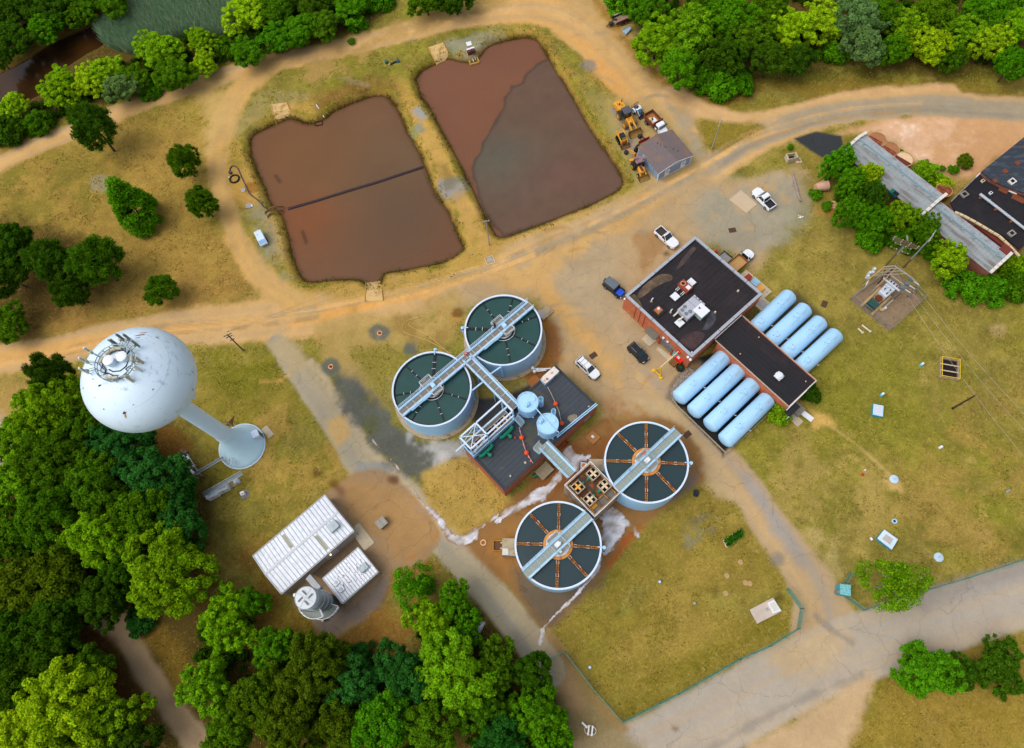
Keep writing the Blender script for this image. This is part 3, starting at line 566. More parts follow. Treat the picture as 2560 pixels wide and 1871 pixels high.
def col_left(X,Y,d):
 c=np.tile(hx('6a4830'),X.shape+(1,));n=fbm(X,Y,9,41,4)
 for(u,v,r,cc,k)in((850,360,13,'66513a',.9),(760,470,13,'644e38',.85),(800,430,10,'66513a',.8),(880,480,12,'584434',.7),(680,490,9,'7a4624',.8),(640,340,8,'704a28',.6),(720,340,12,'6d4c2e',.7)):
  x,y=GD(u,v,-1);c=mixc(c,hx(cc),k*np.exp(-((X-x)**2+(Y-y)**2)/r**2)*np.clip(1+.3*n,0,1.2))
 for(u,v,r)in((612,385,.5),):
  pass
 for(a,b)in(((608,388),(618,402)),((668,512),(676,536))):
  ax,ay=GD(*a,-1);bx,by=GD(*b,-1);t=np.clip(((X-ax)*(bx-ax)+(Y-ay)*(by-ay))/((bx-ax)**2+(by-ay)**2),0,1)
  c=mixc(c,hx('402a1a'),.8*np.exp(-((X-ax-t*(bx-ax))**2+(Y-ay-t*(by-ay))**2)/.35**2))
 return mixc(c,hx('4a2f1e'),sstep(-.8,.1,d+.4*n)*.55)*(1+.06*n[...,None])
SL_EDGE=[(1200,134),(1185,142),(1160,165),(1150,185),(1128,190),(1115,215),(1108,240),(1095,270),(1080,290),(1068,315),(1060,335),(1050,350),(1042,375),(1046,400),(1052,420),(1060,450),(1090,500),(1110,526),(1400,430),(1390,380),(1220,120)]
PS=np.array([GD(*p,-1)for p in SL_EDGE]);
def col_right(X,Y,d):
 n=fbm(X,Y,8,51,4);n2=fbm(X,Y,2.2,57,4);s=sdpoly(X,Y,PS)+.35*n2
 c=np.tile(hx('714b36'),X.shape+(1,))*(1+.05*n[...,None])
 g=np.tile(hx('5f4a3b'),X.shape+(1,));g=mixc(g,hx('644c40'),np.clip(.5+.6*n,0,1)*.6)
 x,y=GD(1110,360,-1);g=mixc(g,hx('565446'),.9*np.exp(-((X-x)**2/90+(Y-y)**2/60)))
 x,y=GD(1250,390,-1);g=mixc(g,hx('66493e'),.7*np.exp(-((X-x)**2/130+(Y-y)**2/30)))
 g=g*(1+.07*n2[...,None])
 c=mixc(c,g,sstep(.12,-.12,s));c=mixc(c,hx('30231c'),.45*np.exp(-((s+.25)/.3)**2))
 return mixc(c,hx('4a2f20'),sstep(-.5,.1,d)*.5)
def col_creek(X,Y,d):
 n=fbm(X,Y,5,61,4);return mixc(np.tile(hx('3e2810'),X.shape+(1,)),hx('2a1c0d'),np.clip(.5+.7*n,0,1))
water('pond_water',PL,-1.0,col_left,WM);water('pond_water',PR,-1.0,col_right,WM);water('creek_water',PC,-1.6,col_creek,attr_mat('creek_surface',.12,.25,bump=.1,bscale=1.0,bdist=.04),.5)
# ================================================================== WORKS: clarifiers, walkways, filter building, tanks
BLUE=mat('blue_paint','a0d4f8',.42,var=.05,scale=.5,col2='86bce0',t=.72,soft=.1,scale2=.35)
BLUEL=mat('pale_blue_paint','a9d2f0',.45,var=.05,scale=.6)
BLUET=mat('tank_blue_paint','a4d0f0',.5,var=.07,scale=.5,col2='8fb4cc',t=.63,soft=.12,scale2=1.1,stretch=(1,1,.3))
WHITEB=mat('white_blue_paint','c8d8ea',.45,var=.05,scale=.7)
STEEL=mat('galvanised_steel','98a5a8',.45,.4,var=.15,scale=3)
GRATE=mat('walkway_grating','6e6a5e',.8,var=.2,scale=8,bump=.4,bscale=30)
CONC=mat('concrete','a8967a',.9,var=.14,scale=1.5,col2='7c5c38',t=.6,soft=.12,scale2=.8)
CONCL=mat('pale_concrete','b9ab92',.9,var=.10,scale=1.2,col2='9a8a6c',t=.62,soft=.1)
RUST=mat('rusty_steel','a8612a',.85,var=.25,scale=2.5,col2='6a3616',t=.55,soft=.1,scale2=2)
RUSTC=mat('rust_stained_concrete','94652f',.9,var=.25,scale=1.6,col2='c8a06a',t=.58,soft=.08,scale2=1.2)
ORANGE=mat('orange_plastic','e8481a',.45,var=.06)
GREENP=mat('green_machine_paint','047a58',.4,var=.1)
BLACKR=mat('black_rubber','17181a',.7,var=.1)
DARK=mat('dark_void','0a0b0c',.8,var=.1)
WHITE=mat('white_paint','d8dce0',.5,var=.05,scale=1.0)
YELLOW=mat('yellow_paint','e2b508',.5,var=.06)
TANKW=mat('clarifier_water',(0.020,0.066,0.062),.06,var=.12,scale=.4,spec=.4,col2=(0.016,0.062,0.050),t=.52,soft=.15,scale2=.25)
def tank_water_rust(name,c):
 M=bpy.data.materials.new(name);M.use_nodes=True;nt=M.node_tree;N=nt.nodes;L=nt.links;b=N['Principled BSDF'];b.inputs['Roughness'].default_value=.08;b.inputs['Specular IOR Level'].default_value=.45
 tc=N.new('ShaderNodeTexCoord');ln=N.new('ShaderNodeVectorMath');ln.operation='LENGTH';L.new(tc.outputs['Object'],ln.inputs[0])
 n=N.new('ShaderNodeTexNoise');n.inputs['Scale'].default_value=1.2;n.inputs['Detail'].default_value=5;L.new(tc.outputs['Object'],n.inputs[0])
 ma=N.new('ShaderNodeMath');ma.operation='MULTIPLY_ADD';L.new(n.outputs[0],ma.inputs[0]);ma.inputs[1].default_value=.9;L.new(ln.outputs['Value'],ma.inputs[2])
 r=N.new('ShaderNodeValToRGB');e=r.color_ramp.elements;e[0].position=.40;e[0].color=(.13,.06,.012,1);e[1].position=.72;e[1].color=(*c,1)
 k=e.new(.5);k.color=(.045,.045,.02,1);k=e.new(.6);k.color=(.016,.058,.042,1)
 mr=N.new('ShaderNodeMapRange');mr.inputs[2].default_value=7.0;L.new(ma.outputs[0],mr.inputs[0]);L.new(mr.outputs[0],r.inputs[0]);L.new(r.outputs[0],b.inputs['Base Color']);return M
TANKW2=tank_water_rust('clarifier_water_iron',(.018,.040,.046))
def clarifier(name,label,c,R,z,wlev,ring,footing,spokes,style,wide=None,bridge_dir=None):
 t=thing(name,label,'tank',(c[0],c[1],0),0,'round settling tanks of the works');n=72
 MB().lathe([(R,0),(R,z-.12),(R+.06,z-.12),(R+.06,z),(R-.16,z),(R-.16,z-.5),(R-.16,wlev-.6)],n=n).obj('tank_wall',BLUE if style=='new' else BLUE,t,smooth=1)
 MB().lathe([(R+.09,z-.02),(R+.09,z+.025),(R-.2,z+.025),(R-.2,z-.02)],n=n).obj('rim',WHITEB,t,smooth=1)
 if footing:MB().lathe([(R+footing,0),(R+footing,.22),(R-.3,.22)],n=n).obj('footing',CONC,t)
 MB().lathe([(R-.17,wlev),(.01,wlev+.001)],n=n).obj('water_surface',TANKW if style=='new' else TANKW2,t)
 for k in range(8 if style=='new' else 6):  # vertical plate seams of the shell
  pass
 if style=='new':
  MB().lathe([(R-.17,wlev+.03),(R-.17,wlev+.12),(R-.42,wlev+.12),(R-.42,wlev+.03)],n=n).obj('overflow_channel',BLACKR,t)
  MB().lathe([(2.05,wlev-.3),(2.05,wlev+.18),(1.72,wlev+.18),(1.72,wlev-.3)],n=40).obj('outer_well_ring',BLACKR,t)
  MB().lathe([(2.08,wlev+.2),(2.08,wlev+.25),(2.0,wlev+.25),(2.0,wlev+.2)],n=40).obj('well_edge',WHITE,t)
  MB().lathe([(1.6,wlev-.3),(1.6,wlev+.35),(1.42,wlev+.35),(1.42,wlev-.3)],n=40).obj('centre_well',WHITE,t)
  MB().lathe([(1.2,wlev-.3),(1.2,wlev+.3),(1.08,wlev+.3),(1.08,wlev-.3)],n=40).obj('inner_well',mat('cream_steel','d2b98a',.5),t)
  MB().lathe([(1.08,wlev+.05),(.01,wlev+.05)],n=32).obj('rust_well_water',mat('rust_water','70380c',.3,var=.2),t)
 else:
  MB().lathe([(2.28,wlev-.3),(2.28,wlev+.3),(1.78,wlev+.3),(1.78,wlev-.3)],n=44).obj('rusty_launder_ring',mat('orange_launder','c98a3e',.7,var=.2,scale=3,col2='a35a1c',t=.55),t)
  MB().lathe([(1.82,wlev+.32),(1.82,wlev+.46),(1.3,wlev+.46),(1.3,wlev-.3)],n=44).obj('centre_well',WHITE,t,smooth=1)
  MB().lathe([(1.3,wlev+.02),(.01,wlev+.02)],n=32).obj('rust_well_water',mat('rust_water'),t)
 for a,w in spokes:
  ca,sa=cos(a),sin(a);r0=2.05 if style=='new' else 2.28;r1=R-.2
  if style=='new':
   m_=MB();m_.beam((ca*r0,sa*r0,wlev+.10),(ca*r1,sa*r1,wlev+.10),w,.16);o=m_.obj('launder',BLACKR,t)
   m_=MB()
   for f in(.36,.62):r_=r0+(r1-r0)*f;m_.beam((ca*r_-sa*(w/2+.12),sa*r_+ca*(w/2+.12),wlev+.22),(ca*r_+sa*(w/2+.12),sa*r_-ca*(w/2+.12),wlev+.22),.06,.04)
   m_.obj('launder_tie',WHITE,o)
  else:
   m_=MB();h=.16
   for s_ in(-1,1):m_.beam((ca*r0-s_*sa*h,sa*r0+s_*ca*h,wlev+.14),(ca*r1-s_*sa*h,sa*r1+s_*ca*h,wlev+.14),.055,.3)
   m_.beam((ca*r0,sa*r0,wlev+.02),(ca*r1,sa*r1,wlev+.02),.3,.05,mi=1);k=11
   for i in range(k):
    r_=r0+(r1-r0)*(i+.5)/k;m_.beam((ca*r_-sa*h,sa*r_+ca*h,wlev+.2),(ca*r_+sa*h,sa*r_-ca*h,wlev+.2),.09,.1)
   m_.obj('launder',[mat('launder_steel','b8813f',.75,var=.2,scale=4,col2='8a4a1c',t=.52),mat('launder_floor','7a3f18',.8,var=.25,scale=4)],t)
   for f in(0.08,.55):
    r_=r0+(r1-r0)*f;m_=MB()
    for s_ in(-1,1):m_.beam((ca*(r_-.2)-s_*sa*.2,sa*(r_-.2)+s_*ca*.2,wlev+.34),(ca*(r_+.25)-s_*sa*.2,sa*(r_+.25)+s_*ca*.2,wlev+.34),.04,.04)
    m_.obj('launder_bracket',WHITE,t)
 return t
def ang(c,p,z):x,y=G(*p,z);return atan2(y-c[1],x-c[0])
ZU,ZLO=5.8,6.65
CU=(-7.673*112.2/112.45,51.418*112.2/112.45);CLF=(-19.4735*112.2/112.0,40.3653*112.2/112.0);RU=6.7
CR_=(15.728,27.783);CB=(1.625*111.35/110.2,14.545*111.35/110.2);RL=6.6
up_sp=[(ang(CU,Z1(1235,205),5.3),.16),(ang(CU,Z1(1610,140),5.3),.16),(ang(CU,Z1(1030,515),5.3),.42),(ang(CU,Z1(1905,360),5.3),.16),(ang(CU,Z1(1895,730),5.3),.16),(ang(CU,Z1(1580,940),5.3),.16)]
T_UP=clarifier('settling_tank','deep green round clarifier with its rim against the dirt road, uppermost of the four',CU,RU,ZU,ZU-.42,1,.75,up_sp,'new')
lf_sp=[(ang(CLF,Z1(275,985),5.3),.16),(ang(CLF,Z1(640,840),5.3),.42),(ang(CLF,Z1(130,1350),5.3),.16),(ang(CLF,Z1(1050,1405),5.3),.16),(ang(CLF,Z1(360,1640),5.3),.16),(ang(CLF,Z1(740,1640),5.3),.16)]
T_LF=clarifier('settling_tank','deep green round clarifier beside the dark gravel bed, leftmost of the four',CLF,RU,ZU,ZU-.42,1,.75,lf_sp,'new')
def sp6(c,pts):return[(ang(c,p,6.4),.3)for p in pts]
T_RT=clarifier('settling_tank','round clarifier with rusty orange launders, right of the rusty square basin',CR_,RL,ZLO,ZLO-.3,1,0,sp6(CR_,[Z3(1612,5),Z3(1310,110),Z3(1180,400),Z3(1615,840),Z3(1935,740),Z3(2050,435)]),'old')
T_BT=clarifier('settling_tank','round clarifier with rusty orange launders, lowest of the four',CB,RL,ZLO,ZLO-.3,1,0,sp6(CB,[Z3(678,850),Z3(365,970),Z3(220,1290),Z3(1110,1335),Z3(985,1645),ZL(298,590)]),'old')
# drain pipes at the rims
def rim_pipe(par,p,outward):
 x,y=outward;m_=MB();z=ZU if par in(T_UP,T_LF)else ZLO
 m_.tube([(p[0]-x*.6,p[1]-y*.6,z+.15),(p[0]+x*.5,p[1]+y*.5,z+.15)],.09,8);m_.tube([(p[0]+x*.45,p[1]+y*.45,z-.05),(p[0]+x*.5,p[1]+y*.5,z-.8),(p[0]+x*.25,p[1]+y*.25,z-3.2)],.28,10)
 m_.obj('drain_pipe',BLUEL,par,1,smooth=1)
for par,c,R,a in((T_UP,CU,RU,up_sp[2][0]),(T_LF,CLF,RU,lf_sp[1][0]),(T_RT,CR_,RL,-.02),(T_BT,CB,RL,-.05)):
 rim_pipe(par,(c[0]+R*cos(a),c[1]+R*sin(a)),(cos(a),sin(a)))
 # ladders and uprights on the shells
for par,c,a in((T_UP,CU,ang(CU,Z1(1475,1060),3)),(T_UP,CU,ang(CU,Z1(1180,930),4)),(T_LF,CLF,ang(CLF,Z1(1120,1330),4))):
 m_=MB();x,y=cos(a),sin(a)
 for s_ in(-.22,.22):m_.beam((c[0]+x*(RU+.2)-y*s_,c[1]+y*(RU+.2)+x*s_,.3),(c[0]+x*(RU+.2)-y*s_,c[1]+y*(RU+.2)+x*s_,ZU-.2),.07)
 for k in range(14):z=.6+k*.36;m_.beam((c[0]+x*(RU+.2)-y*.22,c[1]+y*(RU+.2)+x*.22,z),(c[0]+x*(RU+.2)+y*.22,c[1]+y*(RU+.2)-x*.22,z),.05)
 m_.obj('ladder',BLUE,par,1)
 # ---- steel walkways -------------------------------------------------------------------------------------------------
def walkway(name,label,A,B,z,width,girder,gratm,railm,panel=1.5,girders=True,group='steel walkways between the tanks'):
 A=Vector((*A,z));B=Vector((*B,z));d=(B-A);Ln=d.length;d.normalize();a=atan2(d.y,d.x)
 t=thing(name,label,'walkway',(A.x,A.y,0),a,group);n=max(2,round(Ln/panel));w=Ln/n
 me=bx((w/2,0,z),(w-.05,width-.06,.05)).mesh('grating',gratm)
 for i in range(n):link_mesh('grating',me,t,loc=(i*w,0,0))
 me2=bx((0,0,z+.012),(.05,width,.06)).mesh('cross_bar',railm)
 for i in range(n+1):link_mesh('cross_bar',me2,t,loc=(i*w,0,0))
 for s_ in(-1,1):
  if girders:bx((Ln/2,s_*(width/2+.17),z-.08),(Ln,.34,.42)).obj('girder',girder,t)
  m_=MB();y=s_*(width/2+(.36 if girders else.05));rail(m_,[(0,y,z+.05),(Ln,y,z+.05)],post=w);m_.obj('handrail',railm,t)
 return t,a,Ln
GPAN=mat('grating_panel','79746a',.75,var=.18,scale=6,bump=.3,bscale=40)
GPAN2=mat('grating_panel_grey','8a938c',.7,var=.2,scale=5)
A_,B_=G(*Z1(205,1568),6.25),G(*Z1(1832,205),6.25)
WU,aU,LU=walkway('walkway','long straight blue walkway spanning both green clarifiers',A_,B_,6.25,.95,BLUEL,GPAN,WHITEB)
def on_walk(A,a,s,off):return(A[0]+cos(a)*s-sin(a)*off,A[1]+sin(a)*s+cos(a)*off)
def along(A,a,c):return(c[0]-A[0])*cos(a)+(c[1]-A[1])*sin(a)
for c,par in((CLF,WU),(CU,WU)):  # drive platforms over the centre wells
 s0=along(A_,aU,c)
 for off,ln in((1,2.1),(-1,1.9)):
  y0,y1=off*.84,off*1.75;sx=s0-(.0 if off>0 else-.3)
  m_=MB();m_.box((sx,(y0+y1)/2,6.25),(ln,abs(y1-y0),.06));o=m_.obj('drive_platform',GPAN,WU)
  m_=MB();rail(m_,[(sx-ln/2,y0,6.28),(sx-ln/2,y1,6.28),(sx+ln/2,y1,6.28),(sx+ln/2,y0,6.28)],post=1.0);m_.obj('platform_rail',WHITE,o)
 m_=MB();m_.rbox((s0+.4,-.1,6.62),(.75,.75,.7),.08);m_.obj('drive_motor',BLUEL,WU)
 m_=MB();m_.tube([(s0-2.4,-1.0,6.4),(s0-.7,-1.0,6.55)],.2,8);m_.rbox((s0-.9,-.95,6.7),(.5,.4,.4),.06);m_.tube([(s0-5,-.98,6.3),(s0-2.4,-1.0,6.4)],.12,6);m_.obj('rake_drive',BLUEL,WU,smooth=1)
m_=MB();s0=along(A_,aU,CLF);m_.cyl((s0+.1,.1,6.28),(s0+.1,.1,6.75),.26,.2,12);m_.obj('gear_housing',mat('brown_cast_iron','7c4f2c',.7,var=.2),WU,smooth=1)
lb=thing('life_ring','bright orange life ring on the landing between the two green clarifiers','life ring',(*G(*Z1(1028,820),6.9),6.3),.6)
m_=MB();k=20
ring=[(.36*cos(2*pi*i/k),.06,.42+.36*sin(2*pi*i/k))for i in range(k+1)]
m_.tube(ring,.09,8);m_.obj('ring',ORANGE,lb,smooth=1);MB().tube([(x*1.28,.06,.42+(z-.42)*1.28)for x,y,z in ring],.02,5).obj('grab_line',WHITE,lb)
# landing and cross walkway to the filter building
A2,B2=G(*Z1(1035,885),6.25),G(*Z1(1640,1500),6.25)
W2,a2,L2=walkway('walkway','blue cross walkway running down from the two clarifiers to the filter building roof',A2,B2,6.25,1.0,BLUEL,GPAN,WHITEB)
bx((.2,0,6.24),(2.2,2.0,.05)).obj('landing',GRATE,W2)
m_=MB()
for s_ in(-1,1):m_.box((L2/2,s_*.62,5.45),(L2,.16,1.2),mi=0)
m_.obj('deep_girder',mat('dark_teal_paint','0f5f58',.5,var=.15),W2)
for s_ in(.25,.6,.97):
 m_=MB()
 for q in(-.5,.5):m_.beam((L2*s_,q,0),(L2*s_,q,6),.16)
 m_.obj('support_post',BLUE,W2)
 # connecting struts to tank shells
m_=MB();m_.tube([(*G(*Z1(1300,1100),5.6),5.6),(*G(*Z1(1465,985),5.6),5.6)],.16,8);m_.obj('overflow_pipe',BLUEL,W2,1,smooth=1)
m_=MB();m_.tube([(*G(*Z1(1235,1180),5.6),5.6),(*G(*Z1(1100,1285),5.6),5.6)],.16,8);m_.obj('overflow_pipe',BLUEL,W2,1,smooth=1)
m_=MB();st0,st1=PV(Z2(945,720),6.2),PV(Z2(1035,815),4.7);dd=(st1-st0);sx=Vector((-dd.y,dd.x,0)).normalized()
for s_ in(-.42,.42):m_.beam(st0+sx*s_,st1+sx*s_,.08,.2)
o=m_.obj('stair_stringer',BLUEL,W2,1)
me_t=None
for k in range(9):
 p=st0.lerp(st1,(k+.5)/9);MB().beam(p-sx*.42,p+sx*.42,.24,.05).obj('tread',STEEL,W2,1)
m_=MB();rail(m_,[st0+sx*.46,st1+sx*.46],post=.9);rail(m_,[st0-sx*.46,st1-sx*.46],post=.9);m_.obj('stair_rail',BLUEL,W2,1)
# lower walkways
A3,B3=G(*Z3(1302,700),7.05),G(*Z3(1955,85),7.05);A4,B4=G(*Z3(1000,985),7.05),G(*Z3(318,1618),7.05);ALU=mat('aluminium','a4bcc4',.4,.5,var=.1)
W3,a3,L3=walkway('walkway','grey caged walkway from the rusty basin across the right clarifier',A3,B3,7.05,1.15,BLUEL,GPAN2,ALU,1.35)
W4,a4,L4=walkway('walkway','grey caged walkway from the rusty basin across the lowest clarifier',A4,B4,7.05,1.15,BLUEL,GPAN2,ALU,1.35)
for W_,A,a,c in((W3,A3,a3,CR_),(W4,A4,a4,CB)):
 s0=along(A,a,c)
 bx((s0,.0,7.0),(2.2,3.1,.05)).obj('drive_platform',mat('platform_plate','8d8a84',.7,var=.15,scale=3),W_)
 m_=MB();rail(m_,[(s0-1.1,-1.55,7.03),(s0+1.1,-1.55,7.03),(s0+1.1,1.55,7.03),(s0-1.1,1.55,7.03)],post=1.1,closed=True);m_.obj('platform_rail',ALU,W_)
 m_=MB();m_.rbox((s0+.1,0,7.35),(.95,.75,.5),.08);m_.cyl((s0-.3,.1,7.4),(s0-.3,.1,7.85),.16,n=10);m_.obj('drive_motor',WHITE,W_)
 m_=MB();m_.rbox((s0+.5,1.1,7.25),(.45,.4,.4),.05);m_.obj('gearbox',ORANGE if W_ is W3 else WHITE,W_)
 for f in(.25,.8):MB().rbox((L3*f,.75,7.75),(.22,.22,.35),.03).obj('lamp',ALU,W_)
A5,B5=G(*Z3(505,230),6.6),G(*Z3(815,545),6.6)
W5,a5,L5=walkway('walkway','blue railed footbridge joining the filter building roof to the rusty basin',A5,B5,6.6,1.2,BLUEL,GPAN2,ALU,1.3)
pL0,pL1=G(*Z3(500,225),6.6),G(*Z3(440,295),6.6)
m_=MB();d5=Vector((pL1[0]-pL0[0],pL1[1]-pL0[1],0));n5=Vector((-d5.y,d5.x,0)).normalized()*.65
c5=Vector((*pL0,6.58));e5=Vector((*pL1,6.58))+d5*.15
m_.poly([c5-n5,e5-n5,e5+n5,c5+n5]);m_.obj('landing',GPAN2,W5,1)
m_=MB();rail(m_,[c5-n5,e5-n5,e5+n5,c5+n5],post=1.1);m_.obj('landing_rail',ALU,W5,1)
# ---- filter building (dark roof, brick walls) ------------------------------------------------------------------------
ROOFG=mat('grey_membrane','3c4249',.8,var=.1,scale=1.2,col2='565a5c',t=.66,soft=.1,scale2=.4)
BRICK=brick_mat('red_brick','b85a34','a44a2a','a08068')
FZ=4.6
FF=Frame(Z2(795,1620),Z2(1975,575),Z2(290,1100),FZ,Z2(1455,75))
FB=thing('filter_building','low brick building with flat dark roof carrying two blue silos, amid the four clarifiers','building',FF.base,FF.a)
lx,ly=FF.lx,FF.ly
for nm,c,d in(('brick_wall',(lx/2,.15,FZ/2-.12),(lx,.3,FZ-.24)),('brick_wall',(lx/2,ly-.15,FZ/2-.12),(lx,.3,FZ-.24)),('brick_wall',(.15,ly/2,FZ/2-.12),(.3,ly-.6,FZ-.24)),('brick_wall',(lx-.15,ly/2,FZ/2-.12),(.3,ly-.6,FZ-.24))):
 bx(c,d).obj(nm,BRICK,FB)
bx((lx/2,ly/2,FZ-.26),(lx-.62,ly-.62,.1)).obj('roof_deck',DARK,FB)
nst=12;sw=(ly-.66)/nst  # membrane strips, each lapped over the next
for i in range(nst):
 bx((lx/2,.33+sw*(i+.5),FZ-.19+.004*(i%2)),(lx-.64,sw-.03,.035)).obj('roof_strip',ROOFG,FB)
EDGE=mat('dark_flashing','34383c',.6,.3,var=.1)
for c,d in(((lx/2,.16,FZ-.06),(lx+.1,.36,.16)),((lx/2,ly-.16,FZ-.06),(lx+.1,.36,.16)),((.16,ly/2,FZ-.06),(.36,ly-.64,.16)),((lx-.16,ly/2,FZ-.06),(.36,ly-.64,.16))):
 bx(c,d).obj('roof_edging',EDGE,FB)
bx((lx*.28,-.03,2.4),(3.2,.06,.35)).obj('sign_board',mat('tan_board','9a7a50',.8),FB)
bx((lx*.9,-.04,1.6),(1.3,.08,1.0)).obj('louvre_vent',STEEL,FB)
bx((lx*.5,-.03,1.05),(2.0,.05,2.1)).obj('door',mat('dark_door','3a2a1c',.7),FB)
for(u,v,r,h)in((880,1455,.16,.3),(1860,585,.14,.25),(1680,745,.1,.3),(1065,1285,.2,.12)):
 x,y=FF.loc(Z2(u,v),FZ);MB().cyl((x,y,FZ-.2),(x,y,FZ-.1+h),r,n=10).obj('roof_vent',mat('vent_cap','b0aa98',.6),FB,smooth=1)
 # worn walking strip on the roof: old plywood boards
for(u,v,w_,l_,c)in((1290,480,1.3,5.6,'4a4b49'),(1140,880,2.2,3.4,'45473f'),(1120,1020,1.0,2.6,'4c4a42'),(1660,730,1.6,1.6,'857a68')):
 x,y=FF.loc(Z2(u,v),FZ);b=bpy.data.objects
 pts=[(x+w_*.5*cos(t)*(1+.18*sin(3*t+u)),y+l_*.5*sin(t)*(1+.15*cos(2*t+v)))for t in np.arange(0,6.28,.5)]
 MB().prism(pts,FZ-.21,FZ-.163).obj('roof_patch',mat('patch_'+c,c,.9,var=.2,scale=1.5),FB)
 # parapet pipes along the lower edge
m_=MB();q0=FF.loc(Z2(1465,970),FZ+.2);q1=FF.loc(Z2(1970,560),FZ+.2)
for k in(0,.3):m_.tube([(q0[0],q0[1]+k,FZ+.25),(q1[0],q1[1]+k,FZ+.25)],.1,8)
m_.obj('roof_pipe',BLUEL,FB,smooth=1)
# two silos standing on the roof
def silo(label,px,rpx_m,z1,ladder_px,motor_px):
 x,y=G(*px,z1);t=thing('silo_tank',label,'tank',(x,y,FZ-.15),0,'blue silos on the filter building roof');h=z1-FZ+.15;r=rpx_m
 MB().lathe([(r,0.25),(r,h),(.01,h+.12)],n=40).obj('shell',BLUET,t,smooth=1)
 MB().lathe([(r+.07,h-.1),(r+.07,h+.07),(r-.03,h+.07)],n=40).obj('rim',BLUEL,t)
 m_=MB();k=16
 for i in range(k):a=2*pi*i/k;m_.beam((r*cos(a),r*sin(a),h),(r*cos(a),r*sin(a),h+.35),.03)
 m_.tube([((r)*cos(2*pi*i/32),r*sin(2*pi*i/32),h+.36)for i in range(33)],.025,5);m_.obj('top_rail',BLUEL,t)
 for i in range(4):
  a=i*pi/2+.5;bx((r*cos(a),r*sin(a),.14),(.25,.25,.28)).obj('foot',BLUE,t)
 mx,my=G(*motor_px,z1+.4);mx-=x;my-=y
 m_=MB();m_.rbox((mx,my,h+.35),(.75,.6,.5),.06,rz=FF.a);m_.obj('mixer_base',BLUET,t);m_=MB()
 for k in range(2):m_.rbox((mx-.12+k*.28,my+.05*k,h+.72),(.2,.5,.28),.04,rz=FF.a)
 m_.obj('mixer_motor',BLUEL,t)
 m_=MB();m_.cyl((r*.55,r*.25,h),(r*.55,r*.25,h+.22),.3,n=16);m_.obj('manhole',BLUEL,t,smooth=1)
 lx_,ly_=G(*ladder_px,z1);lx_-=x;ly_-=y;m_=MB();L_=hypot(lx_,ly_);ux,uy=lx_/L_,ly_/L_
 for zz in np.arange(.8,h+.9,.42):
  m_.tube([(ux*(r+.05)+ux*.42*(1-cos(a))-uy*.36*sin(a),uy*(r+.05)+uy*.42*(1-cos(a))+ux*.36*sin(a),zz)for a in np.linspace(0,2*pi,13)],.03,4)
 for a in np.linspace(0,2*pi,7):m_.beam((ux*(r+.05+.42*(1-cos(a)))-uy*.36*sin(a),uy*(r+.05+.42*(1-cos(a)))+ux*.36*sin(a),.4),(ux*(r+.05+.42*(1-cos(a)))-uy*.36*sin(a),uy*(r+.05+.42*(1-cos(a)))+ux*.36*sin(a),h+.9),.04)
 m_.obj('ladder_cage',BLUE,t);return t
silo('short blue silo at the foot of the cross walkway, upper of the pair',Z2(1095,530),1.72,7.9,Z2(1255,500),Z2(1090,560))
SB=silo('short blue silo beside the footbridge landing, lower of the pair',Z2(1347,800),1.72,7.9,Z2(1420,650),Z2(1262,765))
m_=MB();m_.tube([(*G(*Z2(1195,600),8.1),8.1),(*G(*Z2(1440,880),8.15),8.15),(*G(*Z2(1480,900),7.9),7.9),(*G(*Z2(1488,945),5.2),5.2)],.09,8);m_.obj('transfer_pipe',BLUEL,SB,1,smooth=1)
# rust topped air handler at the roof corner
x,y=FF.loc(Z2(1372,190),5.5);AH=thing('air_handler','long air handler with rust streaked white top on the filter building roof corner','air handler',FF.wpt(x,y,FZ-.17),FF.a)
la,lb_=np.linalg.norm(np.array(FF.loc(Z2(1255,240),5.5))-FF.loc(Z2(1430,90),5.5)),np.linalg.norm(np.array(FF.loc(Z2(1430,90),5.5))-FF.loc(Z2(1488,155),5.5))
bx((0,0,.5),(la,lb_,1.0)).obj('casing',BLUEL,AH);bx((0,0,1.02),(la+.08,lb_+.08,.06)).obj('top',mat('rusty_white','d4cbc2',.7,var=.12,scale=2,col2='8c4420',t=.56,soft=.05,scale2=1.2),AH)
bx((la*.2,-lb_/2-.03,.5),(.5,.04,.6)).obj('louvre',STEEL,AH)
# brown hatch board and pipe stack next to it, on the ground
hb=thing('board','flat brown board lying on the dark yard beside the air handler','board',(*G(*Z2(1170,260),.3),0),FF.a);bx((0,0,.15),(2.1,1.5,.12)).obj('panel',mat('brown_board','9a6430',.85,var=.15),hb)
for k,(u0,v0,u1,v1)in enumerate(((1160,110,1340,110),(1180,150,1330,130),(1220,130,1390,105))):
 p0,p1=G(*Z2(u0,v0),.6),G(*Z2(u1,v1),.6);t=thing('valve_pipe',('white pipe run with valve wheel, furthest from the roof','white pipe run with valve wheels, nearest the tank footing','short white pipe passing under the rusty air handler')[k],'pipe',(*p0,0),0,'white pipes by the air handler')
 m_=MB();m_.tube([(*p0,.6),(*p1,.6)],.13,8);o=m_.obj('pipe',WHITE,t,1,smooth=1)
 m_=MB();m_.cyl((p0[0],p0[1],.6),(p0[0],p0[1],1.0),.3,.3,10);m_.box((p0[0],p0[1],.3),(.16,.16,.6));m_.obj('valve',WHITE,t,1)
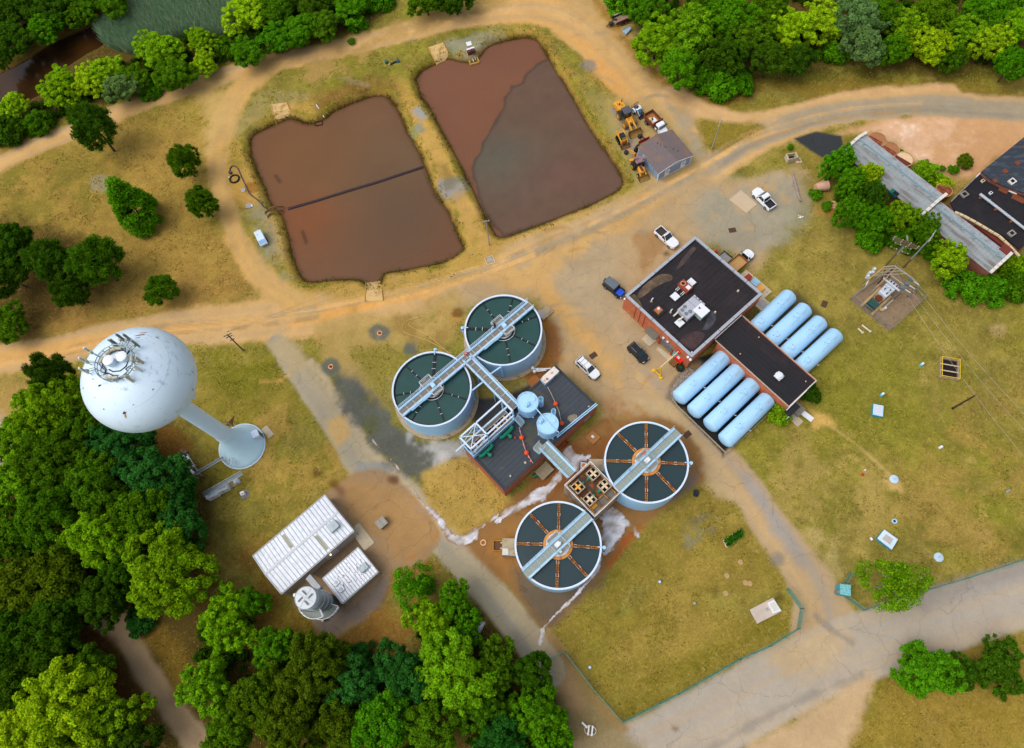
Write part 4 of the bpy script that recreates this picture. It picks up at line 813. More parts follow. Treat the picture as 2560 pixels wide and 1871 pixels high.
 # float lines with orange floats lying over the roof
def float_line(label,pts,floats):
 w=[Vector((*G(*Z2(u,v),FZ+.3),FZ+.3))for u,v in pts];t=thing('float_line',label,'float line',tuple(w[0]),0,'lines of orange floats on the filter building roof')
 MB().tube(w,.05,6).obj('rope',mat('mottled_rope','b0a78a',.8,var=.4,scale=6),t,1)
 for u,v,r in floats:
  p=G(*Z2(u,v),FZ+r);m_=MB();m_.ball((p[0],p[1],FZ-.12+r),r,14,sz=.95);m_.cyl((p[0],p[1],FZ-.15+r*1.9),(p[0],p[1],FZ-.1+r*2.1),r*.25,n=8);m_.obj('float',ORANGE if r>.2 else mat('pink_plastic','e0566a',.5),t,1,smooth=1)
float_line('float line hung with big orange floats running beside the silos to the right',[(1345,340),(1385,410),(1447,545),(1490,650),(1520,790)],[(1447,548,.42),(1521,792,.4)])
float_line('float line with orange and small pink floats down the roof middle',[(990,840),(1005,900),(1022,965),(1050,1075),(1083,1160),(1115,1215),(1165,1295)],[(1022,967,.42),(1083,1160,.42),(1050,1060,.2),(1112,1215,.19),(1137,1262,.2),(1003,890,.18),(1060,1085,.17)])
t=thing('float','single dull orange float on the dark roof left of the float line','float',(*G(*Z2(943,975),FZ),FZ-.15),0);MB().ball((0,0,.22),.22,12).obj('ball',mat('dull_orange','b0481e',.6),t,smooth=1);MB().cyl((0,0,.42),(0,0,.52),.06,n=8).obj('eye',BLACKR,t)
# ---- blue gantry with the flocculation trough on the roof edge -----------------------------------------------------
TZ=5.9
TF=Frame(Z2(425,1225),Z2(935,770),Z2(290,1085),5.0)
FT=thing('flocculation_trough','long open steel trough with crossed paddles on the filter building roof edge','trough',TF.base,TF.a);tl,tw=TF.lx,TF.ly
for c,d in(((tl/2,.06,TZ-.7),(tl,.12,1.4)),((tl/2,tw-.06,TZ-.7),(tl,.12,1.4)),((.06,tw/2,TZ-.7),(.12,tw-.24,1.4)),((tl-.06,tw/2,TZ-.7),(.12,tw-.24,1.4))):bx(c,d).obj('trough_wall',BLUE,FT)
bx((tl/2,tw/2,TZ-1.2),(tl-.3,tw-.3,.1)).obj('trough_floor',mat('trough_floor','3a3b36',.8,var=.25),FT)
bx((tl/2,tw*.78,TZ-.02),(tl-.3,tw*.28,.05)).obj('side_walk',GRATE,FT)
bx((tl/2,tw*.12,TZ-.02),(tl-.3,tw*.16,.05)).obj('side_walk',GRATE,FT)
WOODC=mat('cream_timber','d0b894',.8,var=.15);m_=MB()
for(u,v)in((410,1030),(505,955),(665,800),(785,705)):
 x,y=TF.loc(Z2(u,v),TZ);y=tw*.42
 m_=MB();m_.box((x,y,TZ+.06),(1.3,1.4,.06));m_.obj('chamber_frame',mat('rust_frame','5a2c14',.8,var=.3),FT)
 o=None;m_=MB();m_.box((x,y,TZ+.2),(1.15,.3,.16));m_.box((x,y,TZ+.33),(.3,1.15,.1));m_.obj('paddle_cross',WOODC,FT)
 m_=MB();m_.box((x+.68,y,TZ+.12),(.07,1.5,.14));m_.box((x-.68,y,TZ+.12),(.07,1.5,.14));m_.obj('chamber_rail',mat('pink_rust','c08a6a',.7),FT)
for off in(.62,.92):
 MB().tube([(.4,tw*off,TZ+.4),(tl-.4,tw*off,TZ+.4)],.04,6).obj('conduit',WHITEB,FT)
for f in(.24,.74):  # green pumps on the roof side
 x=tl*f;m_=MB();m_.tube([(x-1.4,-.5,5.4),(x-1.0,-.75,5.4),(x+1.0,-.75,5.4),(x+1.4,-.5,5.4)],.3,10);m_.tube([(x,-.75,5.3),(x,-1.5,5.0)],.24,10);m_.tube([(x,-1.5,5.3),(x,-1.5,4.5)],.3,10);m_.obj('green_pipe',GREENP,FT,smooth=1)
 m_=MB()
 for k in(-1.1,1.1):m_.box((x+k,-.6,4.9),(.2,.5,.9))
 m_.obj('pipe_bracket',GREENP,FT)
GZ=9.3
GT=thing('gantry','white and blue braced steel gantry standing over the open trough','gantry',TF.base,TF.a)
def gl(u,v,z):return(*TF.loc(Z2(u,v),z),z)
a0,b0,c0,d0=gl(380,1105,GZ),gl(240,968,GZ),gl(450,785,GZ),gl(585,940,GZ);e0,f0=gl(772,512,GZ),gl(918,648,GZ)
xs=sorted([(a0[0]+b0[0])/2,(c0[0]+d0[0])/2,(e0[0]+f0[0])/2]);y0_=(a0[1]+d0[1]+f0[1])/3;y1_=(b0[1]+c0[1]+e0[1])/3
for x in xs:bx((x,(y0_+y1_)/2,GZ),(.26,y1_-y0_,.28)).obj('cross_beam',WHITEB,GT)
for y in(y0_,y1_):
 for xa,xb in zip(xs,xs[1:]):bx(((xa+xb)/2,y,GZ),(xb-xa-.28,.26,.28)).obj('top_beam',WHITEB,GT)
for x in xs:
 for y,zb in((y0_,FZ-.2),(y1_,0.0)):
  bx((x,y,(GZ-.14+zb)/2),(.24,.24,GZ-.14-zb)).obj('leg',BLUEL,GT)
m_=MB();m_.beam((xs[0],y0_,GZ+.04),(xs[1],y1_,GZ+.04),.12);m_.beam((xs[0],y1_,GZ+.08),(xs[1],y0_,GZ+.08),.12);m_.obj('top_brace',WHITEB,GT)
for y in(y0_,y1_):
 m_=MB();m_.beam((xs[0],y,GZ-.2),(xs[1],y,5.4),.1);m_.beam((xs[1],y,GZ-.2),(xs[0],y,5.4),.1);m_.obj('side_brace',BLUEL,GT)
bx(((xs[0]+xs[2])/2,y0_-.1,7.3),(xs[2]-xs[0]+.2,.22,.3)).obj('lower_beam',WHITEB,GT)
m_=MB();p0,p1=gl(200,1145,7.9),gl(845,600,7.9);m_.tube([p0,(p1[0],p0[1]*.5+p1[1]*.5,7.9)],.16,8);m_.obj('conveyor_pipe',WHITEB,GT,smooth=1)
# ---- rusty square flocculation basin between the lower clarifiers --------------------------------------------------
QZ=6.45
QF=Frame(ZF(895,1575),ZF(1555,955),ZF(110,755),QZ,ZF(795,135));qx,qy=QF.lx,QF.ly
QB=thing('flocculation_basin','tall square rust stained concrete basin with four crossed boxes, between the lower clarifiers','basin',QF.base,QF.a)
CONCW=mat('basin_wall_concrete','a89a88',.9,var=.2,scale=1.2,col2='8a6238',t=.52,soft=.14,scale2=.8)
for c,d in(((qx/2,.14,QZ/2),(qx,.28,QZ)),((qx/2,qy-.14,QZ/2),(qx,.28,QZ)),((.14,qy/2,QZ/2),(.28,qy-.56,QZ)),((qx-.14,qy/2,QZ/2),(.28,qy-.56,QZ))):bx(c,d).obj('basin_wall',CONCW,QB)
for c,d in(((qx/2,.02,QZ+.05),(qx+.08,.1,.08)),((qx/2,qy-.02,QZ+.05),(qx+.08,.1,.08)),((.02,qy/2,QZ+.05),(.1,qy-.2,.08)),((qx-.02,qy/2,QZ+.05),(.1,qy-.2,.08))):bx(c,d).obj('kerb_angle',WHITE,QB)
bx((qx/2,qy/2,QZ-.95),(qx-.57,qy-.57,.1)).obj('basin_floor',mat('rust_floor','5a3820',.85,var=.3,scale=1.5,col2='8a5420',t=.55,soft=.12),QB)
pts=[QF.loc(ZF(u,v),QZ-.85)for u,v in((470,540),(600,590),(760,760),(900,930),(960,1060),(860,1000),(720,820),(560,660),(430,580))]
MB().prism(pts,QZ-.895,QZ-.86).obj('wet_strip',mat('wet_floor','3a352c',.3,var=.3),QB)
for k,((u,v),(mu,mv))in enumerate((((860,455),(740,575)),((1150,770),(1020,895)),((465,800),(580,708)),((770,1120),(868,1025)))):
 x,y=QF.loc(ZF(u,v),QZ+.2);m_=MB();s=.78
 for c,d in(((x,y-s,QZ-.3),(2*s+.12,.12,1.1)),((x,y+s,QZ-.3),(2*s+.12,.12,1.1)),((x-s,y,QZ-.3),(.12,2*s-.12,1.1)),((x+s,y,QZ-.3),(.12,2*s-.12,1.1))):m_.box(c,d)
 o=m_.obj('gate_box',mat('gate_box_paint','b7a893',.8,var=.2,col2='7d5a3a',t=.56),QB)
 m_=MB();m_.box((x,y,QZ-.3),(2*s-.14,2*s-.14,.04));m_.obj('dark_opening',DARK,o)
 m_=MB();m_.box((x,y,QZ+.12),(1.3,.32,.1));m_.box((x,y,QZ+.22),(.32,1.3,.08));m_.obj('cross_cover',mat('yellow_timber','d2a04a',.8)if k==2 else WOODC,o)
 x,y=QF.loc(ZF(mu,mv),QZ-.2);m_=MB();m_.cyl((x,y,QZ-.9),(x,y,QZ-.15),.26,.24,12);m_.box((x,y,QZ-.75),(.7,.3,.2));m_.obj('green_motor',GREENP,QB,smooth=1)
for(u,v)in((1305,1010),(1115,1180),(940,1360)):
 x,y=QF.loc(ZF(u,v),QZ-.5);m_=MB()
 for c,d in(((x,y-.75,QZ-.5),(1.6,.1,.8)),((x,y+.75,QZ-.5),(1.6,.1,.8)),((x-.75,y,QZ-.5),(.1,1.4,.8)),((x+.75,y,QZ-.5),(.1,1.4,.8))):m_.box(c,d)
 o=m_.obj('weir_box',RUSTC,QB);bx((x,y,QZ-.62),(1.38,1.38,.04)).obj('still_water',mat('grey_still_water','6a665c',.2,var=.1),o)
x,y=QF.loc(ZF(850,1290),QZ-.5);bx((x,y,QZ-.4),(1.3,1.0,.1)).obj('cover_plate',mat('ochre_plate','a8741e',.8,var=.2),QB)
for(u,v,w_,l_)in((985,650,1.3,1.2),(630,960,1.6,.9)):
 x,y=QF.loc(ZF(u,v),QZ-.8);bx((x,y,QZ-.75),(l_,w_,.2)).obj('timber_cover',mat('dark_timber','4c2d18',.8,var=.25,scale=3),QB)
for(u,v)in((250,785),(540,1110),(1040,690)):
 x,y=QF.loc(ZF(u,v),QZ-.6);MB().rbox((x,y,QZ-.6),(.5,.4,.5),.05).obj('junction_box',mat('ochre_plate'),QB)
 # concrete annexes touching the clarifiers
t=thing('outlet_box','tan concrete outlet box wedged between the rusty basin and the right clarifier','box',(*G(*ZF(930,230),3.2),0));MB().prism([G(*ZF(p,q),3.2)for p,q in((745,75),(1110,85),(1120,420),(900,300),(760,160))],0,3.2).obj('box',CONC,t,1)
t=thing('outlet_box','tan concrete outlet box with white hatch on the left of the lowest clarifier','box',(*G(*Z3(140,1325),3.0),0));P_=[G(*Z3(p,q),3.0)for p,q in((68,1230),(215,1232),(225,1420),(62,1412))]
MB().prism(P_,0,3.0).obj('box',CONC,t,1);hq=G(*Z3(100,1375),3.1);bx((hq[0],hq[1],3.05),(.95,1.0,.1)).obj('hatch',mat('light_hatch','c6c2ba',.6),t,1)
vb=thing('valve_pit','ochre timber edged valve pit with pipe loops beside the hatched outlet box','valve pit',(*G(*Z3(30,1305),.3),0));c=G(*Z3(28,1310),.3);m_=MB()
for dx,dy,w_,d_ in((0,.8,1.9,.15),(0,-.8,1.9,.15),(-.88,0,.15,1.45),(.88,0,.15,1.45)):m_.box((c[0]+dx,c[1]+dy,.2),(w_,d_,.4))
m_.obj('kerb',mat('ochre_plate'),vb,1);m_=MB();m_.box((c[0],c[1],.05),(1.6,1.45,.06));m_.obj('pit_floor',mat('wet_rust','5a3008',.5,var=.3),vb,1)
for q in(.45,-.45):MB().tube([(c[0]+.3,c[1]+q,.5),(c[0]+1.1,c[1]+q,.6),(c[0]+1.5,c[1]+q,.6)],.14,8).obj('pipe_loop',mat('pale_green_pipe','a8b48a',.6),vb,1,smooth=1)
t=thing('post_ring','small pale concrete ring on the brown mud by the foam','ring',(*G(1208,1357,.1),0));MB().lathe([(.5,0),(.5,.14),(.32,.14),(.32,0)],n=20).obj('ring',mat('pinkish_concrete','d8a87c',.85),t)
# square slab with white box, timber platform, green bin
t=thing('slab_cover','square brown concrete cover with a small white hatch, on the mud above the rusty basin','cover',(*G(*Z2(1915,970),.25),0));P_=[G(*Z2(p,q),.3)for p,q in((1815,970),(1908,880),(2012,968),(1915,1060))]
MB().prism(P_,0,.3).obj('slab',mat('brown_concrete','9c6a3a',.9,var=.12),t,1);c=G(*Z2(1908,962),.3);bx((c[0],c[1],.34),(.4,.5,.1),.9).obj('hatch',WHITE,t,1)
t=thing('timber_landing','weathered timber landing with steps at the brick wall foot','landing',(*G(*Z2(1300,1380),.8),0),FF.a)
c=FF.loc(Z2(1305,1385),.9);c0_=FF.loc(Z2(1300,1380),.8)
for k in range(9):bx((c[0]-c0_[0]-1.2+k*.3,c[1]-c0_[1],.85),(.27,2.0,.06)).obj('plank',mat('grey_timber','94876e',.85,var=.2,scale=3),t)
bx((-.0,1.6,.4),(2.2,1.0,.5)).obj('step_box',mat('brown_board'),t)
for dx,dy in((-1.1,-.8),(1.1,-.8),(-1.1,.8),(1.1,.8)):bx((dx,dy,.41),(.12,.12,.82)).obj('leg',mat('grey_timber'),t)
t=thing('drum','dark green drum lying under the timber landing','drum',(*G(*Z2(1212,1440),.4),0),FF.a+.0);m_=MB();m_.lathe([(.01,-.75),(.35,-.75),(.4,-.65),(.4,.65),(.35,.75),(.01,.75)],n=16)
o=m_.obj('barrel',mat('dark_green_plastic','0c5a3a',.4),t,smooth=1);o.rotation_euler=(pi/2,0,1.2);o.location=(0,0,.42)
m_=MB();m_.cyl((0,0,-.05),(0,0,.05),.42,n=16);o=m_.obj('hoop',mat('dark_green_plastic'),t);o.rotation_euler=(pi/2,0,1.2);o.location=(0,0,.42)
t=thing('crate','rusty brown crate against the brick wall foot above the foam','crate',(*G(*Z2(1545,1060),.5),0),FF.a)
for c,d in(((0,-.55,.5),(1.8,.08,1.0)),((0,.55,.5),(1.8,.08,1.0)),((-.86,0,.5),(.08,1.0,1.0)),((.86,0,.5),(.08,1.0,1.0)),((0,0,.1),(1.6,1.0,.08))):bx(c,d).obj('side_board',RUST,t)
t=thing('duct_cowl','orange lined concrete cowl poking from the foam at the basin corner','cowl',(*G(*ZF(600,240),2.6),0),QF.a);MB().prism([G(*ZF(p,q),2.6)for p,q in((540,150),(700,175),(640,290),(545,325))],0,2.4).obj('casing',WHITEB,t,1);MB().prism([G(*ZF(p,q),2.6)for p,q in((565,185),(660,195),(620,270),(565,290))],2.38,2.46).obj('lining',mat('orange_lining','c87a24',.7),t,1)
# ---- foam: lime froth spilling over the mud -----------------------------------------------------------------------
def foam(name,label,polys,step=.14,seed=3,thr=-.15,edge=.9):
 V=[];F=[];C=[]
 for pi_,pts in enumerate(polys):
  P=smoothline(np.array([G(*p)for p in pts+pts[:1]]),3)[:-1];x0,y0=P.min(0);x1,y1=P.max(0)
  X,Y=np.meshgrid(np.arange(x0,x1+step,step),np.arange(y0,y1+step,step));d=sdpoly(X,Y,P)
  n=fbm(X,Y,1.6,seed+pi_,5,.65);n2=fbm(X*.5+Y*.35,Y-X*.2,.8,seed+9+pi_,4,.6)
  h=np.clip(-d/edge,-1,1)+.55*n;keep=(h>thr+.25*(n2+.2));z=.03+.10*np.clip(h,0,1)*(1+.7*n2)+.05*np.clip(n2,0,1)
  idx=np.arange(X.size).reshape(X.shape);q=np.stack([idx[:-1,:-1],idx[:-1,1:],idx[1:,1:],idx[1:,:-1]],-1).reshape(-1,4);kq=(keep[:-1,:-1]&keep[1:,1:]&keep[:-1,1:]&keep[1:,:-1]).reshape(-1);q=q[kq]
  used,inv=np.unique(q,return_inverse=True);n0=sum(len(a)for a in V);V.append(np.stack([X,Y,z],-1).reshape(-1,3)[used]);F.append(inv.reshape(-1,4)+n0)
  st=fbm((X+Y)*.25,(X-Y)*1.3,1.0,seed+40,4,.6);g=np.clip(.5+.5*n2+.35*st,0,1);c=mixc(np.tile(hx('a59a92'),X.shape+(1,)),hx('dcdce4'),g);c=mixc(np.tile(hx('8a6a48'),X.shape+(1,)),c,np.clip((h-thr)*1.5+.5*st,.12,1));C.append(c.reshape(-1,3)[used])
 V=np.vstack(V);F=np.vstack(F);C=np.vstack(C);me=bpy.data.meshes.new(name);me.from_pydata(V.tolist(),[],F.tolist());a=me.color_attributes.new('Col','FLOAT_COLOR','POINT')
 a.data.foreach_set('color',np.concatenate([C,np.ones((len(C),1))],1).ravel().astype(np.float32));me.polygons.foreach_set('use_smooth',np.ones(len(F),bool));me.materials.append(MATS.get('foam_surface')or attr_mat('foam_surface',.8,.2,fine=.2,fscale=6,bump=.4,bscale=7,bdist=.04));me.update()
 return tag(link_mesh(name,me),label,'foam',kind='stuff')
foam('foam','white froth fanning out below the rusty basin beside the lower clarifiers',[[Z3(*p)for p in((1150,960),(1230,880),(1330,920),(1400,1010),(1455,1050),(1440,1110),(1380,1180),(1330,1250),(1270,1330),(1200,1410),(1150,1400),(1190,1320),(1130,1200),(1115,1080))],[Z3(*p)for p in((1470,1100),(1510,1120),(1510,1170),(1550,1180),(1520,1230),(1480,1170))]],seed=3)
foam('foam','white froth stream winding from the rusty basin down to the asphalt lane',[[Z3(*p)for p in((690,280),(780,220),(830,290),(870,350),(1000,350),(1010,380),(920,400),(880,450),(870,520),(820,470),(740,380))],[Z3(*p)for p in((720,500),(690,600),(640,700),(560,760),(540,820),(430,860),(300,900),(150,980),(0,1075),(0,1010),(150,900),(280,840),(360,740),(440,690),(540,640),(640,540),(680,500))],[(1246,1298),(1200,1330),(1190,1352),(1150,1366),(1125,1350),(1110,1335),(1090,1300),(1060,1268),(1068,1262),(1105,1300),(1130,1332),(1160,1338),(1190,1322),(1246,1282)]],seed=11)
foam('foam','thin white froth line along the lawn edge below the lowest clarifier',[[ZL(*p)for p in((590,370),(590,440),(560,490),(500,560),(420,650),(330,740),(230,840),(210,850),(300,740),(360,690),(450,600),(530,500))],[ZL(*p)for p in((185,860),(215,870),(195,960),(175,960))],[(1205,1556),(1212,1560),(1188,1598),(1182,1595)]],seed=23,thr=-.3,edge=.5)
foam('foam','faint broken lime crust along the kerb of the asphalt lane',[[(1066,1268),(1055,1262),(1010,1198),(962,1140),(930,1105),(938,1100),(975,1140),(1020,1195)]],seed=31,thr=.25,edge=.5)
# ================================================================== PUMP HOUSE with the eight pressure tanks
MEMB=mat('black_membrane','1f1a1e',.85,var=.22,scale=.9,col2='2c2426',t=.58,soft=.15,scale2=.35)
MEMB2=mat('blue_black_membrane','191a20',.85,var=.22,scale=.8,col2='211d21',t=.55,soft=.15,scale2=.3)
COPE=mat('coping_metal','aab0b8',.45,.35,var=.08,scale=.8)
BRICK2=brick_mat('orange_red_brick','c8683e','b25630','9c7a60')
MZ=5.1
MF=Frame((1728.9,891.9),(1906.9,735.9),(1562,740),MZ,(1738.9,590));mx_,my_=MF.lx,MF.ly
MBD=thing('pump_house','large flat roofed brick building with black roof and grey coping, beside the yellow crane arm','building',MF.base,MF.a)
for c,d in(((mx_/2,.16,MZ/2-.1),(mx_,.32,MZ-.2)),((mx_/2,my_-.16,MZ/2-.1),(mx_,.32,MZ-.2)),((.16,my_/2,MZ/2-.1),(.32,my_-.64,MZ-.2)),((mx_-.16,my_/2,MZ/2-.1),(.32,my_-.64,MZ-.2))):bx(c,d).obj('brick_wall',BRICK2,MBD)
bx((mx_/2,my_/2,MZ-.45),(mx_-.66,my_-.66,.1)).obj('roof_deck',DARK,MBD)
n=17;sw=(my_-.9)/n
for i in range(n):bx((mx_/2,.45+sw*(i+.5),MZ-.375+.006*(i%2)),(mx_-.9,sw-.035,.04)).obj('roof_strip',MEMB,MBD)
for c,d in(((mx_/2,.2,MZ-.25),(mx_,.4,.5)),):pass
per=[((0,.22),(mx_,.22),5),((0,my_-.22),(mx_,my_-.22),5),((.22,.44),(.22,my_-.44),5),((mx_-.22,.44),(mx_-.22,my_-.44),5)]
for(xa,ya),(xb,yb),k in per:  # coping in separate lengths with open joints
 for i in range(k):
  x0,y0,x1,y1=xa+(xb-xa)*i/k,ya+(yb-ya)*i/k,xa+(xb-xa)*(i+1)/k,ya+(yb-ya)*(i+1)/k
  hor=abs(x1-x0)>abs(y1-y0);bx(((x0+x1)/2,(y0+y1)/2,MZ-.05),((abs(x1-x0)-.1,.52,.12)if hor else(.52,abs(y1-y0)-.1,.12))).obj('coping',COPE,MBD)
  bx(((x0+x1)/2,(y0+y1)/2,MZ-.27),((abs(x1-x0)-.02,.40,.3)if hor else(.40,abs(y1-y0)-.02,.3))).obj('parapet',mat('parapet_grey','7b7e84',.7),MBD)
def onroof(p,z):x,y=MF.loc(p,z);return x,y
DIRT=mat('roof_silt','7a6148',.95,var=.2,scale=1.2)
def roof_blot(pts,m_,par,F,z,nm='silt_patch'):
 P=np.array([F.loc(p,z)for p in pts]);P=smoothline(np.vstack([P,P[:1]]),3)[:-1];MB().prism([tuple(p)for p in P],z-.02,z+.004).obj(nm,m_,par)
def feather(name,col,under):
 """thin film whose edge breaks up into the membrane below"""
 return mat(name,col,.9,var=.3,scale=1.0,col2=under,t=.52,soft=.22,scale2=.7)
roof_blot([Z4(265,800),Z4(330,690),Z4(450,590),Z4(570,530),Z4(690,540),Z4(700,600),Z4(600,640),Z4(480,700),Z4(380,780),Z4(300,830)],feather('tan_silt','6a563f','3a3030'),MBD,MF,MZ-.345)
roof_blot([Z4(740,480),Z4(800,380),Z4(900,250),Z4(960,190),Z4(1000,210),Z4(940,290),Z4(850,400),Z4(780,460)],feather('brown_silt','4f4038','332c30'),MBD,MF,MZ-.345)
roof_blot([Z4(1070,1230),Z4(1120,1150),Z4(1150,1020),Z4(1200,990),Z4(1250,1060),Z4(1220,1150),Z4(1150,1220)],feather('grey_silt','4a4a52','2c2930'),MBD,MF,MZ-.345)
roof_blot([Z4(860,1300),Z4(1000,1240),Z4(1110,1280),Z4(1060,1380),Z4(960,1470),Z4(880,1430),Z4(800,1370)],feather('red_silt','4b3434','2d272c'),MBD,MF,MZ-.345)
roof_blot([Z4(155,810),Z4(230,780),Z4(300,870),Z4(330,960),Z4(260,930)],feather('moss_silt','5f5230','33302a'),MBD,MF,MZ-.345)
SKY_L=mat('skylight_dome','d6dade',.25,var=.03)
for k,p in enumerate(((943,625),(742,803),(798,1132))):
 x,y=onroof(Z4(*p),MZ);t=thing('skylight',('white square skylight touching the red rooftop unit','white square skylight between the red unit and the roof fan','white square skylight at the foot of the grey cooling unit')[k],'skylight',MF.wpt(x,y,MZ-.35),MF.a,'skylights on the black roof')
 bx((0,0,.1),(1.75,1.75,.2)).obj('curb',mat('dark_curb','1a1a1c',.8),t);bx((0,0,.24),(1.38,1.38,.12),top=(.9,.9)).obj('dome',SKY_L,t)
x,y=onroof(Z4(868,672),MZ+.6);t=thing('rooftop_unit','small red brown rooftop unit with one round fan and a white lid','air conditioner',MF.wpt(x,y,MZ-.35),MF.a)
bx((0,0,.55),(1.5,2.3,.8)).obj('cabinet',mat('rust_red_paint','8a3a26',.7,var=.2,scale=3),t);MB().lathe([(.46,.95),(.46,1.03),(.36,1.03),(.36,.97)],(.0,.55,0),20).obj('fan_ring',mat('tan_ring','c9a47a',.5),t)
for k in range(4):bx((.0,.55,.985),(.66,.09,.02),rz=k*pi/4).obj('fan_blade',BLACKR,t)
bx((.1,-.6,.99),(.75,.75,.07)).obj('lid',WHITE,t)
for dy in(.75,.45,-.45,-.75):
 MB().tube([(-.75,dy,.4),(-1.5,dy,.3),(-1.5,dy,.05)],.06,6).obj('pipe',WHITE,t)
x,y=onroof(Z4(940,935),MZ+1.0);t=thing('cooling_unit','long grey rooftop cooling unit with four round fans','air conditioner',MF.wpt(x,y,MZ-.35),MF.a)
bx((-.1,.0,.65),(3.9,2.5,1.1)).obj('cabinet',mat('grey_cabinet','a7a9b4',.5,var=.06,scale=.6),t)
for fx,fy in((-1.55,.6),(-1.55,-.35),(-.75,.75),(-.75,-.5)):
 o=MB().lathe([(.36,1.19),(.36,1.26),(.3,1.26),(.3,1.21)],(fx,fy,0),18).obj('fan_ring',STEEL,t);MB().lathe([(.3,1.215),(.01,1.215)],(fx,fy,0),16).obj('fan_well',DARK,o)
 for k in range(3):bx((fx,fy,1.235),(.54,.1,.015),rz=k*pi/3+fx).obj('fan_blade',STEEL,o)
bx((.55,0,1.205),(.03,2.5,.02)).obj('seam',DARK,t)
for dy in(1.0,.35,-.35,-1.0):bx((2.0,dy,.75),(.4,.5,.9)).obj('coil_bay',mat('grey_cabinet'),t)
for dy in(.95,-.25):bx((-2.6,dy,.6),(1.2,.26,.26)).obj('duct',mat('cream_duct','c8c0ae',.6),t)
x,y=onroof(Z4(1068,985),MZ+.8);t=thing('exhaust_unit','white square rooftop box with a dark triangular hood opening, right of the grey fans','air conditioner',MF.wpt(x,y,MZ-.35),MF.a)
bx((0,0,.6),(2.0,2.0,1.2)).obj('cabinet',mat('pale_green_steel','9db0a8',.5),t);bx((0,0,1.23),(2.1,2.1,.06)).obj('top',WHITE,t);MB().prism([(-.2,.55),(.2,.75),(.2,.3)],1.255,1.3).obj('hood',DARK,t)
x,y=onroof(Z4(535,972),MZ+.2);t=thing('roof_fan','square rusty roof fan with a shiny round cap, on a dark curb','fan',MF.wpt(x,y,MZ-.35),MF.a);bx((0,0,.12),(2.0,2.0,.24)).obj('curb',mat('dark_curb'),t);bx((0,0,.4),(1.25,1.25,.35),top=(.8,.8)).obj('hood',mat('rosy_rust','a8663e',.6,var=.2),t);MB().ball((.1,.1,.62),.28,12).obj('cap',WHITE,t,smooth=1)
for k,p in enumerate(((445,860),(685,998),(1530,732),(948,1505),(1243,998))):
 x,y=onroof(Z4(*p),MZ);t=thing('vent_pipe',('white bent vent pipe near the left roof corner','white bent vent pipe right of the rusty roof fan','short white vent stub alone on the right of the black roof','short white vent stub at the lowest roof corner','short white vent stub right of the white rooftop box')[k],'vent',MF.wpt(x,y,MZ-.35),.3,'vent pipes on the black roof')
 MB().cyl((0,0,0),(0,0,.08),.24,n=10).obj('flashing',mat('tan_flashing','8a7a60',.8),t)
 if k<2:MB().tube([(0,0,.05),(0,0,.6),(.12,.12,.72),(.3,.22,.68),(.4,.26,.5)],.1,8).obj('bent_pipe',WHITE,t,smooth=1)
 else:MB().cyl((0,0,.08),(0,0,.4),.12,n=10).obj('stub',WHITE,t,smooth=1)
 # south-west front: canopies, doorway, plinth band, lamps (local x ~ 0 is that wall; y runs along it)
def onwall(p,z):return MF.loc(p,z)
bx((-.03,my_*.62,.55),(.05,my_*.7,.12)).obj('plinth_band',mat('tan_board'),MBD)
x,y=onwall(ZR(325,845),2.7);t=MB();t.box((-.75,y,2.75),(1.4,2.3,.12));t.obj('canopy',mat('canopy_metal','6f7064',.5,.3,var=.15),MBD)
bx((-.05,y,1.15),(.06,1.6,2.3)).obj('door',mat('dark_door'),MBD)
x2,y2=onwall(ZR(585,1025),2.9);bx((-.2,y2,2.95),(.4,4.2,.1)).obj('canopy',mat('canopy_metal'),MBD)
RED=mat('red_paint','c22818',.5,var=.08)
for dy in(1.9,-1.0):bx((-.12,y2+dy,1.2),(.2,.22,2.4)).obj('door_frame',RED,MBD)
for k in range(5):bx((-.07,y2+.45,.5+.38*k),(.1,2.5,.2)).obj('door_slat',mat('grey_shutter','6c6a70',.6),MBD)
bx((-.05,y2-1.75,1.2),(.06,1.1,2.1)).obj('teal_panel',mat('teal_panel','5fa7ae',.5),MBD)
bx((-.06,y2-1.7,2.5),(.1,1.3,.18)).obj('red_lintel',RED,MBD)
for p in(((430,990)),((520,1030))):xx,yy=onwall(ZR(*p),3);MB().rbox((-.15,yy,3.3),(.3,.4,.3),.05).obj('wall_lamp',WHITE,MBD)
for dx,dy in((-.25,-.1),(-.2,.5)):MB().ball((dx,dy,MZ-.5),.26,10).obj('flood_lamp',WHITE,MBD,smooth=1)
MB().ball((-.3,my_-.3,MZ-.5),.22,10).obj('flood_lamp',WHITE,MBD,smooth=1)
for fy in(.82,.75,.68):MB().tube([(-.06,my_*fy,.3),(-.06,my_*fy,MZ-.4)],.05,6).obj('downpipe',mat('brick_pipe','8a3c20',.6),MBD)
bx((-.04,my_*.88,2.6),(.06,.4,.3)).obj('wall_box',mat('tan_board'),MBD)
t=thing('door_step','tan concrete landing slab below the wall canopy of the black roofed building','step',(*G(*ZR(280,940),.2),0),MF.a);bx((0,0,.1),(2.2,2.0,.2)).obj('slab',CONCL,t)
t=thing('apron_slab','narrow pale concrete apron along the red framed doorway','slab',(*G(*ZR(520,1200),.1),0),MF.a);MB().prism([G(*ZR(*p),.1)for p in((385,1100),(420,1060),(700,1270),(610,1310),(560,1270))],0,.1).obj('slab',CONCL,t,1)
